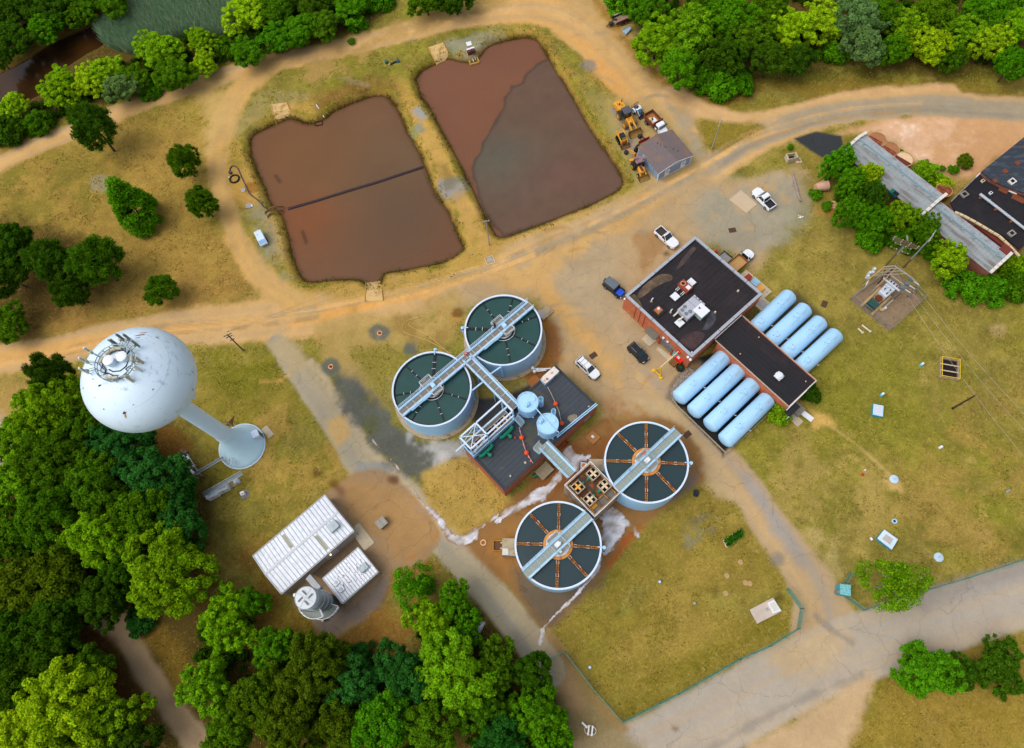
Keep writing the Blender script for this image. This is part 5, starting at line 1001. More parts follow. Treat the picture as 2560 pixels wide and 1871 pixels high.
t=thing('red_cabinet','bright red cabinet against the brick wall under the crane arm','cabinet',(*G(*ZR(745,1265),1.0),0),MF.a);bx((0,0,.8),(.8,1.5,1.6)).obj('cabinet',mat('bright_red','e01a10',.5),t);bx((0,.2,1.63),(.5,.5,.06)).obj('lid',WHITE,t);bx((-.42,0,.8),(.03,.05,1.4)).obj('door_joint',DARK,t)
t=thing('wooden_box','old brown wooden box by the wall below the red cabinet','box',(*G(*ZR(662,1315),.4),0),MF.a)
for k in range(4):bx((-.45+.3*k,0,.8),(.28,1.3,.05)).obj('plank',mat('brown_plank','7a5224',.85,var=.25,scale=3),t)
bx((0,0,.39),(1.15,1.25,.76)).obj('crate_body',mat('brown_plank'),t)
t=thing('tyre_planter','black tyre with green plants at the building corner','planter',(*G(*ZR(765,1400),.3),0));MB().lathe([(.36,0),(.62,0),(.72,.18),(.72,.5),(.62,.66),(.4,.66),(.34,.5)],n=24).obj('tyre',BLACKR,t,smooth=1);MB().lathe([(.42,.45),(.01,.5)],n=16).obj('soil',mat('soil','2e2010',.9),t)
m_=MB();rr=np.random.default_rng(4)
for k in range(46):
 a,r=rr.uniform(0,6.28),rr.uniform(0,.36);h=rr.uniform(.25,.5);x0,y0=r*cos(a),r*sin(a);m_.poly([(x0-.05,y0,.48),(x0+.05,y0,.48),(x0+rr.uniform(-.2,.2),y0+rr.uniform(-.2,.2),.5+h)])
tag(m_.obj('leaves',mat('planter_leaves','4a8a18',.7),t),kind='stuff')
# yellow A-frame crane
CZ=3.6;P0=Vector((*G(*ZR(735,1140),CZ),CZ));J=Vector((*G(*ZR(452,1390),CZ),CZ));f1=Vector((*G(*ZR(345,1440),.1),0));f2=Vector((*G(*ZR(462,1550),.1),0))
CJ=mat('cream_steel_arm','dcc08c',.5,var=.05);t=thing('gantry_crane','yellow A frame gantry with a cream beam reaching to the brick wall','crane',(J.x,J.y,0))
MB().beam(P0,J,.16,.3).obj('beam',CJ,t,1);m_=MB();m_.beam(J,f1,.16);m_.obj('leg',YELLOW,t,1);m_=MB();m_.beam(J,f2,.16);m_.obj('leg',YELLOW,t,1);MB().beam(f1.lerp(J,.12),f2.lerp(J,.12),.2).obj('foot_beam',YELLOW,t,1)
for f in(f1,f2):MB().rbox((f.x,f.y,.15),(.55,.55,.3),.06,rz=.6).obj('foot',YELLOW,t,1)
bx((P0.x,P0.y,CZ-.05),(.9,.25,.25),rz=MF.a+1.57).obj('wall_bracket',RED,t,1)
# east side slabs, boxes
t=thing('terrace_slab','long stained concrete terrace on the far side of the black roofed building','slab',(*G(1893,722,.15),0),MF.a);ZX=zoom(1780,560,6.885)
MB().prism([G(*ZX(*p),.15)for p in((590,785),(1035,1165),(820,1340),(700,1250),(480,880))],0,.15).obj('slab',CONCL,t,1)
for nm,lab,cat,p,d,m_,h in(('red_bin','small dark red bin on the concrete terrace','bin',(615,935),(1.2,.9),mat('dark_red_plastic','9a2c24',.5),.7),('air_cooler','pale blue slatted cooler unit on the concrete terrace','air conditioner',(738,1025),(1.2,1.3),BLUEL,.9),('ochre_box','ochre orange box on the concrete terrace','box',(825,1110),(1.3,1.2),mat('ochre_orange','d99a42',.7),.5)):
 t=thing(nm,lab,cat,(*G(*ZX(*p),.5),.15),MF.a);bx((0,0,h/2),(d[0],d[1],h)).obj('body',m_,t)
 if nm=='air_cooler':
  for k in range(5):bx((0,-.5+k*.25,h+.01),(1.0,.1,.03)).obj('louvre_slat',mat('cooler_slat','4a7a92',.5),t)
 else:bx((0,0,h+.03),(d[0]+.06,d[1]+.06,.06)).obj('lid',m_,t)
t=thing('hatch_slab','pale square hatch slab wedged against the uppermost pressure tank','slab',(*G(*ZX(880,1395),.3),0),MF.a);bx((0,0,.2),(2.3,1.9,.4)).obj('kerb',CONCL,t);bx((0,0,.42),(1.5,1.7,.05)).obj('hatch',mat('grey_hatch','9a9694',.6),t)
t=thing('trailer','small dark utility trailer by the black roofed building wall','trailer',(*G(*ZX(225,580),.6),.0),MF.a)
bx((0,0,.55),(1.6,2.0,.1)).obj('bed',mat('grey_bed','8a8886',.6),t)
for c,d in(((.8,0,.75),(.06,2.0,.4)),((-.8,0,.75),(.06,2.0,.4)),((0,1.0,.75),(1.66,.06,.4))):bx(c,d).obj('side',mat('dark_steel','2c2a2c',.6),t)
for s_ in(-.9,.9):MB().cyl((s_-.1,-.2,.3),(s_+.1,-.2,.3),.3,n=16).obj('wheel',BLACKR,t)
t=thing('plastic_barrel','pink red barrel standing by the wall next to the utility trailer','barrel',(*G(*ZX(65,480),.5),0));MB().lathe([(.01,0),(.28,0),(.32,.3),(.32,.6),(.28,.9),(.01,.9)],n=16).obj('barrel_body',mat('pink_red','c82848',.4),t,smooth=1);MB().cyl((0,0,.9),(0,0,.95),.2,n=12).obj('lid',mat('pink_red'),t)
# ---- lower wing
WZ=4.2
WFm=Frame(Z5(1560,1497),Z5(1905,1157),Z5(622,630),WZ,Z5(962,318));wx_,wy_=WFm.lx,WFm.ly
WG=thing('pump_house_wing','long low brick wing with black roof running between the two rows of blue tanks','building',WFm.base,WFm.a)
for c,d in(((wx_/2,.15,WZ/2-.1),(wx_,.3,WZ-.2)),((.15,wy_/2-.4,WZ/2-.1),(.3,wy_-1.4,WZ-.2)),((wx_-.15,wy_/2-.4,WZ/2-.1),(.3,wy_-1.4,WZ-.2))):bx(c,d).obj('brick_wall',BRICK2,WG)
bx((wx_/2,wy_/2-.1,WZ-.24),(wx_-.62,wy_-.5,.1)).obj('roof_deck',DARK,WG)
n=8;sw=(wx_-.4)/n
for i in range(n):bx((.2+sw*(i+.5),wy_/2-.15,WZ-.165+.006*(i%2)),(sw-.035,wy_-.6,.04)).obj('roof_strip',MEMB2 if i<5 else MEMB,WG)
TRIM=mat('white_trim','c4c2bc',.5,var=.08)
bx((.05,wy_/2-.2,WZ-.06),(.16,wy_-.6,.16)).obj('edge_trim',mat('pinkish_trim','b09a88',.6),WG);bx((wx_-.05,wy_/2-.2,WZ-.06),(.14,wy_-.6,.14)).obj('edge_trim',mat('pinkish_trim'),WG);bx((wx_/2,.02,WZ-.06),(wx_-.1,.16,.16)).obj('edge_trim',TRIM,WG)
bx((wx_/2,wy_-.28,WZ+.02),(wx_-.2,.16,.3)).obj('edge_trim',TRIM,WG)
x,y=WFm.loc(Z5(1440,1100),WZ+.3);t=thing('roof_ventilator','round white mushroom ventilator on the black roof of the wing','ventilator',WFm.wpt(x,y,WZ-.14),WFm.a);bx((0,0,.1),(1.5,1.5,.2)).obj('curb',mat('dark_curb'),t);bx((0,0,.3),(1.25,1.25,.25)).obj('base',WHITE,t);MB().lathe([(.7,.42),(.72,.55),(.6,.72),(.01,.78)],n=24).obj('hood',WHITE,t,smooth=1);MB().lathe([(.5,.75),(.42,.95),(.01,1.0)],n=20).obj('cap',WHITE,t,smooth=1)
for k,p in enumerate(((1185,620),(952,828),(1772,1172))):
 x,y=WFm.loc(Z5(*p),WZ);t=thing('vent_pipe',('tan vent stub on the wing roof near the right row of tanks','tan vent stub on the wing roof near the left row of tanks','tan vent stub at the far end of the wing roof')[k],'vent',WFm.wpt(x,y,WZ-.14),0,'vent stubs on the wing roof');MB().cyl((0,0,0),(0,0,.28),.12,n=10).obj('stub',mat('tan_stub','b89a78',.6),t);MB().cyl((0,0,0),(0,0,.06),.22,n=10).obj('flashing',DARK,t)
 # dark canopy corner, steps and white plank at the wing end
t=thing('wing_porch','dark roofed porch with white trim at the wing end','porch',WFm.wpt(1.2,-.6,0),WFm.a);bx((-.9,.0,WZ-.5),(2.6,1.3,.12)).obj('porch_roof',MEMB2,t);MB().tube([(-1.9,.5,WZ-.1),(3.2,.55,WZ+.05)],.07,6).obj('gutter',WHITE,t)
for xx in(-2.0,.2):bx((xx,-.5,(WZ-.56)/2),(.12,.12,WZ-.56)).obj('post',WHITE,t)
for nm,lab,cat,p,d,z_,m_ in(('stair_block','grey concrete stair landing at the wing end','steps',(1655,1495),(1.9,2.6),.9,mat('grey_concrete','7f7a70',.9,var=.1)),('lower_step','lower pale concrete slab at the foot of the wing steps','slab',(1625,1625),(1.4,3.0),.25,CONCL)):
 t=thing(nm,lab,cat,(*G(*Z5(*p),z_),0),WFm.a);bx((0,0,z_/2),(d[0],d[1],z_)).obj('block',m_,t);bx((d[0]*.1,0,z_+.03),(d[0]*.7,d[1]*.85,.06)).obj('tread',m_,t)
t=thing('plank_board','white plank panel lying on the grass by the wing steps','panel',(*G(*Z5(1775,1590),.2),.0),WFm.a+radians(5));bx((0,0,.18),(.95,2.7,.1)).obj('panel',WHITE,t);bx((0,.9,.065),(.8,.1,.13)).obj('bearer',mat('grey_timber'),t);bx((0,-.9,.065),(.8,.1,.13)).obj('bearer',mat('grey_timber'),t)
# ---- the eight long tanks
def long_tank(label,p0,p1,r=1.48,zc=1.65,group='long horizontal blue tanks beside the wing'):
 a=Vector((*G(*p0,zc),zc));b=Vector((*G(*p1,zc),zc));d=b-a;Ln=d.length;an=atan2(d.y,d.x);t=thing('pressure_tank',label,'tank',(a.x,a.y,0),an,group)
 prof=[(.01,-.62),(r*.45,-.56),(r*.75,-.4),(r*.93,-.18),(r,0),(r,Ln),(r*.93,Ln+.18),(r*.75,Ln+.4),(r*.45,Ln+.56),(.01,Ln+.62)]
 o=MB().lathe(prof,n=40).obj('shell',BLUET,t,smooth=1);o.rotation_euler=(0,pi/2,0);o.location=(0,0,zc)
 for f in(.02,.21,.4,.6,.79,.98):
  q=MB().lathe([(r+.008,f*Ln-.025),(r+.008,f*Ln+.025)],n=40).obj('weld_band',BLUE,t,smooth=1);q.rotation_euler=(0,pi/2,0);q.location=(0,0,zc)
 for f in(.27,.74):
  o=MB().cyl((f*Ln,0,zc+r-.1),(f*Ln,0,zc+r+.16),.34,n=18).obj('manway',BLUET,t,smooth=1);MB().cyl((f*Ln,0,zc+r+.16),(f*Ln,0,zc+r+.22),.4,n=18).obj('manway_lid',BLUET,o,smooth=1)
  bx((f*Ln,0,zc+r+.25),(.5,.06,.05)).obj('lid_bar',BLUET,o)
  for s_ in(-.5,.5):MB().cyl((f*Ln+s_,.25,zc+r-.08),(f*Ln+s_,.25,zc+r+.05),.06,n=8).obj('nozzle',mat('dark_nozzle','3a4a58',.5),t)
 for f in(.15,.5,.85):bx((f*Ln,0,.25),(.4,2.2,.5)).obj('saddle',mat('grey_concrete'),t)
 MB().tube([(.4*Ln,-r-.02,zc),(.4*Ln,-r-.3,zc+.1),(.4*Ln,-r-.3,zc+.5)],.05,6).obj('gauge_pipe',WHITE,t)
 return t
A_t=(Z5(192,1372),Z5(742,868));B_t=(Z5(375,1547),Z5(925,1032));C_t=(ZK(1312,1163),ZK(1592,893));D_t=(ZK(1412,1263),ZK(1690,993))
for(p0,p1),lab in zip((A_t,B_t,C_t,D_t),('blue tank nearest the brick building wall in the fenced pit','second blue tank from the brick wall in the fenced pit','third blue tank from the brick wall in the fenced pit','blue tank along the outer rail of the fenced pit, ending at the green shrub')):long_tank(lab,p0,p1)
for(p0,p1),lab in zip(((Z5(1040,600),Z5(1565,105)),(Z5(1230,760),Z5(1760,270)),(Z5(1420,920),Z5(1950,430)),(Z5(1610,1085),Z5(2145,590))),('blue tank standing out on the lawn side, nearest the concrete terrace','second blue tank on the lawn side, counted from the terrace','third blue tank on the lawn side, counted from the terrace','blue tank on the lawn side, furthest from the terrace')):long_tank(lab,p0,p1)
# rail of the pit and its stones
RAILW=mat('weathered_rail','a99a80',.85,var=.15)
PT=[G(*p,.5)for p in(ZK(1075,1010),ZK(1090,1035),ZK(1250,1190),ZK(1415,1350),ZK(1560,1220),ZK(1700,1085))]
t=thing('guard_rail','weathered guard rail edging the pit of blue tanks','rail',(*PT[3],0))
for a,b in zip(PT,PT[1:]):
 a,b=Vector((*a,0)),Vector((*b,0));n=max(1,round((b-a).length/2.0))
 for i in range(n+(1 if b.xy==Vector(PT[-1])else 0)):
  p=a.lerp(b,i/n);bx((p.x,p.y,.45),(.12,.12,.9)).obj('post',RAILW,t,1)
 for z in(.45,.85):MB().beam(a+Vector((0,0,z)),b+Vector((0,0,z)),.07,.14).obj('rail',RAILW,t,1)
m_=MB();rr=np.random.default_rng(8)
def rock(m_,c,s,rr):
 P=[(c[0]+s*x*rr.uniform(.6,1.1),c[1]+s*y*rr.uniform(.6,1.1),c[2]+s*z*rr.uniform(.5,.9))for x,y,z in((1,0,0),(.3,.9,.1),(-.8,.5,0),(-.8,-.6,.1),(.3,-1,0),(.1,0,.8))]
 m_.add(P,[(0,1,5),(1,2,5),(2,3,5),(3,4,5),(4,0,5)])
Pq=np.array([G(*ZK(*p))for p in((1050,930),(1120,830),(1180,790),(1210,800),(1130,900),(1085,1010),(1060,990))])
x0,y0=Pq.min(0);x1,y1=Pq.max(0);k=0
while k<420:
 x,y=rr.uniform(x0,x1),rr.uniform(y0,y1)
 if sdpoly(np.array([[x]]),np.array([[y]]),Pq)[0,0]<0:rock(m_,(x,y,.02),rr.uniform(.12,.32),rr);k+=1
tag(m_.obj('riprap',mat('grey_stones','8b8076',.9,var=.35,scale=2.0,detail=2),None),'bank of broken grey stones at the corner of the tank pit','stones',kind='stuff')
# ================================================================== WATER TOWER
TOW=mat('tower_paint','d2e6f4',.38,var=.05,scale=.25,col2='9db4c8',t=.66,soft=.08,scale2=.5)
TOW2=mat('tower_paint_rusty','cfe8f8',.4,var=.05,scale=.3,col2='8a4a24',t=.72,soft=.02,scale2=.9)
TX,TY=-53.1,31.7
TT=thing('water_tower','tall pale blue water tower with a round bulb, slim stem and flared base','water tower',(TX,TY,0))
ba,bb,bz=7.1,5.4,33.4;prof=[(1.32,bz-bb*.985)]
for k in range(1,40):
 p_=-pi/2+pi*k/40
 if ba*cos(p_)>1.32 or p_>0:prof.append((ba*max(cos(p_),1e-3)**.92,bz+bb*sin(p_)))
MB().lathe(prof+[(.01,bz+bb)],n=80).obj('bulb',TOW,TT,smooth=1)
SEAM=mat('seam_paint','b4ccdc',.5)
for k in range(16):MB().tube([((x+.004)*cos(k*.3927),(x+.004)*sin(k*.3927),z)for x,z in prof[2::3]],.022,4).obj('plate_seam',SEAM,TT)
for x,z in prof[9:38:9]:MB().lathe([(x+.012,z-.02),(x+.012,z+.02)],n=64).obj('plate_seam',SEAM,TT)
MB().lathe([(1.3,8.2),(1.26,18),(1.28,bz-bb*.9)],n=40).obj('stem',TOW2,TT,smooth=1)
bp=[]
for k in range(14):
 f=k/13;bp.append((3.95-2.62*(1-(1-f)**1.9),.35+7.9*f))
MB().lathe([(3.95,.25)]+bp,n=56).obj('base_bell',mat('tower_base_paint','c4e6f8',.42,var=.05,scale=.3,col2='b8844a',t=.74,soft=.05,scale2=.45),TT,smooth=1)
MB().lathe([(4.1,0),(4.1,.26),(3.9,.26)],n=56).obj('base_flange',WHITEB,TT);m_=MB()
m_.lathe([(1.34,8.1),(1.4,8.2),(1.34,8.3)],n=40);m_.obj('stem_collar',TOW2,TT,smooth=1)
RST=mat('rust_scar','8a3d20',.9,var=.3,scale=6)
def scar(th,ph,l,w,rot,m_=RST):  # paint loss flecks lying on the bulb
 n_=Vector((cos(ph)*cos(th),cos(ph)*sin(th),sin(ph)));p=Vector((ba*cos(ph)**.92*cos(th),ba*cos(ph)**.92*sin(th),bz+bb*sin(ph)))
 nn=Vector((n_.x/ba,n_.y/ba,n_.z/bb)).normalized();e=nn.cross(Vector((0,0,1))).normalized();g=nn.cross(e);c,s=cos(rot),sin(rot);u,v=e*c+g*s,g*c-e*s;p+=nn*.03
 pts=[p+u*(l*.5*cos(a))*(1+.3*sin(3*a+th*9))+v*(w*.5*sin(a))*(1+.3*cos(2*a+ph*7))for a in np.arange(0,6.2,.62)]
 MB().poly(pts).obj('paint_scar',m_,TT)
def scar_px(u,v,l,w,rot,m_=RST):
 o=np.array([0,0,CAMH]);c=np.array([(u-1280)/FPX,-(v-935.5)/FPX,-1.0]);d=RC@c;d/=np.linalg.norm(d);s=np.array([1/ba,1/ba,1/bb]);oo=(o-np.array([TX,TY,bz]))*s;dd=d*s
 A,B,C=dd@dd,oo@dd,oo@oo-1;q=B*B-A*C
 if q<0:return
 p=oo+dd*(-B-sqrt(q))/A;scar(atan2(p[1],p[0]),math.asin(max(-1,min(1,p[2]))),l,w,rot,m_)
DKS=mat('dark_scar','4a3f3c',.9,var=.3,scale=6);GS_=mat('grey_scuff','a3b2c0',.6,var=.2)
for(x,y,l,w,r)in((850,205,1.1,.22,.8),(890,175,.9,.12,.7),(815,240,.6,.1,.9),(1055,235,.5,.14,.2)):scar_px(*ZT(x,y),l,w,r)
for(x,y,l,w,r)in((362,805,.5,.24,1.1),(285,732,.25,.15,.6),(655,1152,.5,.3,.3),(155,850,.4,.12,1.2),(1002,862,.22,.16,0),(405,1105,.2,.2,0),(1510,870,.4,.2,.8),(765,1050,.2,.1,.4),(300,955,.25,.08,.5),(1165,1255,.3,.08,.5),(1500,650,.5,.08,1.4)):scar_px(*ZT(x,y),l,w,r,DKS)
scar_px(*ZT(668,1190),.7,.2,1.2,mat('ochre_scar','b8874a',.9))
rr=np.random.default_rng(6)
for k in range(46):scar_px(*ZT(rr.uniform(860,1420),rr.uniform(180,700)),rr.uniform(.2,.7),rr.uniform(.03,.07),rr.uniform(-.2,.6),GS_)
# antenna ring on the crown
AG=mat('antenna_steel','7f9298',.45,.4,var=.2,scale=4);AD=mat('dark_cable','1b2a30',.6);AW=mat('antenna_white','dfe3e6',.4);AT_=mat('tan_radio','b8ac92',.6)
RZ=bz+bb-.55;rr_=2.35
m_=MB()
for zz,r in((RZ+.2,rr_),(RZ+.75,rr_),(RZ+1.25,rr_)):m_.tube([(r*cos(2*pi*i/36),r*sin(2*pi*i/36),zz)for i in range(37)],.06,5)
for i in range(18):a=2*pi*i/18;m_.beam((rr_*cos(a),rr_*sin(a),RZ-.35),(rr_*cos(a),rr_*sin(a),RZ+1.25),.07)
m_.obj('antenna_ring',AG,TT)
for k,(dx,dy,h)in enumerate(((-.55,.1,1.0),(.75,.75,.65))):
 o=MB().cyl((dx,dy,RZ+.3),(dx,dy,RZ+.5+h),.62 if k else.6,n=28).obj('roof_hatch',TOW,TT,smooth=1);MB().lathe([(.66,0),(.68,.1),(.5,.18),(.01,.2)],(dx,dy,RZ+.5+h),28).obj('hatch_lid',AW,o,smooth=1)
def antenna(a,r,h,w,m1,tilt=0.0,post=1.0):
 x,y=r*cos(a),r*sin(a);m_=MB();m_.beam((rr_*cos(a),rr_*sin(a),RZ+.7),(x,y,RZ+.7),.07);m_.beam((rr_*cos(a),rr_*sin(a),RZ+1.2),(x,y,RZ+1.2),.07);m_.beam((x,y,RZ-.1),(x,y,RZ+h),.09);o=m_.obj('antenna_mount',AG,TT)
 MB().rbox((x+.16*cos(a),y+.16*sin(a),RZ+h-.9),(.16,w,1.9),.04,rz=a).obj('antenna_panel',m1,o)
 MB().rbox((x-.16*cos(a),y-.16*sin(a),RZ+h-1.1),(.25,.3,.5),.04,rz=a).obj('radio_box',AT_,o)
for a,r,h,w,m1 in((2.75,3.6,2.3,.3,AW),(3.1,3.7,2.2,.3,AW),(3.45,3.6,2.1,.3,AW),(1.5,3.1,2.4,.35,AG),(1.25,3.3,2.3,.35,AG),(.85,3.2,2.2,.35,AG),(.1,2.9,1.9,.35,AT_),(-.25,3.0,1.9,.35,AW),(-.75,3.0,2.0,.35,AT_),(1.9,2.8,1.7,.5,AG)):antenna(a,r,h,w,m1)
for a in(2.3,2.0,1.6,-1.4,-1.8,2.9,.3):
 MB().rbox((1.95*cos(a),1.95*sin(a),RZ+.75),(.3,.75,.5),.05,rz=a).obj('radio_box',AT_,TT)
rr=np.random.default_rng(3)
for k in range(7):
 a0=rr.uniform(0,6.28);pts=[(rr.uniform(1.2,2.2)*cos(a0+.35*i),rr.uniform(1.2,2.2)*sin(a0+.35*i),RZ+.45+rr.uniform(0,.3))for i in range(6)];MB().tube([tuple(p)for p in smoothline(pts,3)],.05,5).obj('cable',AD,TT)
m_=MB();m_.tube([(1.15,1.9,RZ+.5),(.9,1.3,RZ+.45),(1.3,.5,RZ+.4),(1.2,-.3,RZ+.5),(.6,-.9,RZ+.5),(-.3,-1.0,RZ+.5),(-.9,-.7,RZ+.5)],.09,6);m_.obj('cable',AD,TT)
# side antennas under the bulb, door, brackets at base
for a,z in((-.15,29.5),(-1.75,29.2)):
 m_=MB();c,s=cos(a),sin(a);m_.beam((3.2*c,3.2*s,z),(5.2*c,5.2*s,z),.14);m_.obj('arm',WHITEB,TT)
 for q in(-.28,.28):MB().rbox((5.3*c-s*q,5.3*s+c*q,z),(.2,.4,1.7),.05,rz=a).obj('antenna_panel',WHITEB,TT)
a=radians(28);bx((3.35*cos(a),3.35*sin(a),1.4),(1.2,1.3,2.5),rz=a).obj('door_porch',WHITEB,TT);bx((3.97*cos(a),3.97*sin(a),1.35),(.04,.9,2.1),rz=a).obj('door',mat('dark_teal_paint'),TT)
t=thing('door_slab','pale concrete slab at the door of the water tower','slab',(*G(*ZB(1250,500),.1),0),.95);MB().prism([G(*ZB(*p),.1)for p in((1165,470),(1235,418),(1328,530),(1258,585))],0,.12).obj('slab',CONCL,t,1)
a=radians(-97);m_=MB()
for s_ in(-.25,.25):m_.beam((2.9*cos(a)+s_,2.9*sin(a),3.0),(4.3*cos(a)+s_,4.3*sin(a),2.2),.09,.09)
for k in range(5):f=k/4;m_.beam(((2.9+1.4*f)*cos(a)-.25,(2.9+1.4*f)*sin(a),3.0-.8*f),((2.9+1.4*f)*cos(a)+.25,(2.9+1.4*f)*sin(a),3.0-.8*f),.06)
m_.obj('cable_ladder',STEEL,TT)
GREYM=mat('grey_metal','5f666a',.5,.4,var=.15)
def tray(label,p0,p1,z,w):
 a_,b_=Vector((*G(*p0,z),z)),Vector((*G(*p1,z),z));t=thing('cable_bridge',label,'cable bridge',(a_.x,a_.y,0),0,'cable bridges at the tower foot');d=(b_-a_);n=max(2,round(d.length/1.4))
 for i in range(n):MB().beam(a_+d*(i/n)+d.normalized()*.02,a_+d*((i+1)/n)-d.normalized()*.02,w,.06).obj('tray_panel',GREYM,t,1)
 for f in(.08,.5,.92):p=a_+d*f;bx((p.x,p.y,z/2),(.1,.1,z-.06)).obj('post',STEEL,t,1)
 sd=Vector((-d.y,d.x,0)).normalized()*w/2
 for s_ in(-1,1):MB().beam(a_+sd*s_+Vector((0,0,.1)),b_+sd*s_+Vector((0,0,.1)),.05,.12).obj('tray_side',STEEL,t,1)
tray('narrow grey cable bridge from the tower base towards the tree edge',ZB(695,822),ZB(335,1030),2.6,.45);tray('wide grey cable bridge over the row of white cabinets',ZB(925,1015),ZB(440,1290),2.6,.75)
t=thing('cabinet_slab','long tan concrete slab carrying the white tower cabinets','slab',(*G(*ZB(700,1230),.1),0));MB().prism([G(*ZB(*p),.1)for p in((890,1095),(920,1130),(560,1340),(480,1330),(470,1300))],0,.14).obj('slab',CONC,t,1)
an=atan2(*(np.array(G(*ZB(890,1095)))-np.array(G(*ZB(470,1300))))[::-1])
for k,(p,d,lab)in enumerate((((555,1288),(2.0,1.15),'large white equipment cabinet, furthest from the tower base'),((682,1210),(2.1,1.2),'large white equipment cabinet in the middle of the slab'),((850,1115),(.95,.8),'small rounded white cabinet on the slab nearest the tower'))):
 t=thing('equipment_cabinet',lab,'cabinet',(*G(*ZB(*p),.9),.12),an,'white cabinets at the tower foot');MB().rbox((0,0,.75 if k<2 else.5),(d[0],d[1],1.5 if k<2 else 1.0),.12).obj('casing',WHITE,t);bx((0,-d[1]/2-.01,.7),(.03,.03,1.1)).obj('door_joint',DARK,t);MB().rbox((d[0]*.2,0,1.57 if k<2 else 1.06),(d[0]*.4,d[1]*.7,.14),.04).obj('cowl',WHITEB,t)
t=thing('meter_box','little white red box on a grey pad right of the tower cabinets','box',(*G(*ZB(940,1275),.4),0),an);bx((.1,-.1,.04),(1.5,1.4,.08)).obj('pad',mat('grey_pad','7a7874',.9),t);MB().rbox((0,0,.5),(.65,.7,.85),.06).obj('casing',WHITE,t);bx((0,-.1,.94),(.35,.2,.03)).obj('red_label',RED,t)
# clutter of white antenna gear by the tree
t=thing('antenna_rack','cluster of white antenna gear on a frame at the tree edge by the tower','antenna rack',(*G(*ZB(290,950),.8),0),-.9)
m_=MB();m_.box((0,0,1.5),(4.6,.1,.1));m_.box((0,.8,1.5),(4.6,.1,.1))
for x in(-2.2,0,2.2):m_.box((x,0,.75),(.1,.1,1.5));m_.box((x,.8,.75),(.1,.1,1.5))
m_.obj('frame',STEEL,t)
rr=np.random.default_rng(12)
for k in range(9):MB().rbox((-2+.5*k,rr.uniform(0,.8),1.55+rr.uniform(.1,.35)),(rr.uniform(.35,.7),rr.uniform(.2,.5),rr.uniform(.3,.7)),.08,rz=rr.uniform(-.5,.5)).obj('gear_box',(AW,WHITE,AG)[k%3],t)
m_=MB();m_.tube([(-2.2,.2,1.75),(-1,.6,2.0),(0,.3,1.8),(1.2,.7,2.0),(2.3,.2,1.7)],.06,5);m_.obj('cable',AD,t)
t=thing('cable_pedestal','small grey cable pedestal with an orange top on the grass left of the tower base','pedestal',(*G(*ZB(205,750),.3),0),-.4);bx((0,0,.4),(1.3,.5,.7)).obj('casing',GREYM,t);bx((-.35,.1,.78),(.6,.3,.08)).obj('orange_top',mat('dull_orange'),t)
t=thing('post','tall grey post with a brown ground patch beside the tower base','post',(*G(*ZB(822,440)),0));bx((0,0,2.0),(.16,.16,4.0)).obj('post_shaft',mat('tan_board'),t);MB().prism([(-.2,.1),(-1.5,.2),(-.3,2.0)],0.05,.12).obj('ground_patch',mat('plain_brown','4a2c1c',.9),t)  # flat dark brown patch on the ground beside the post
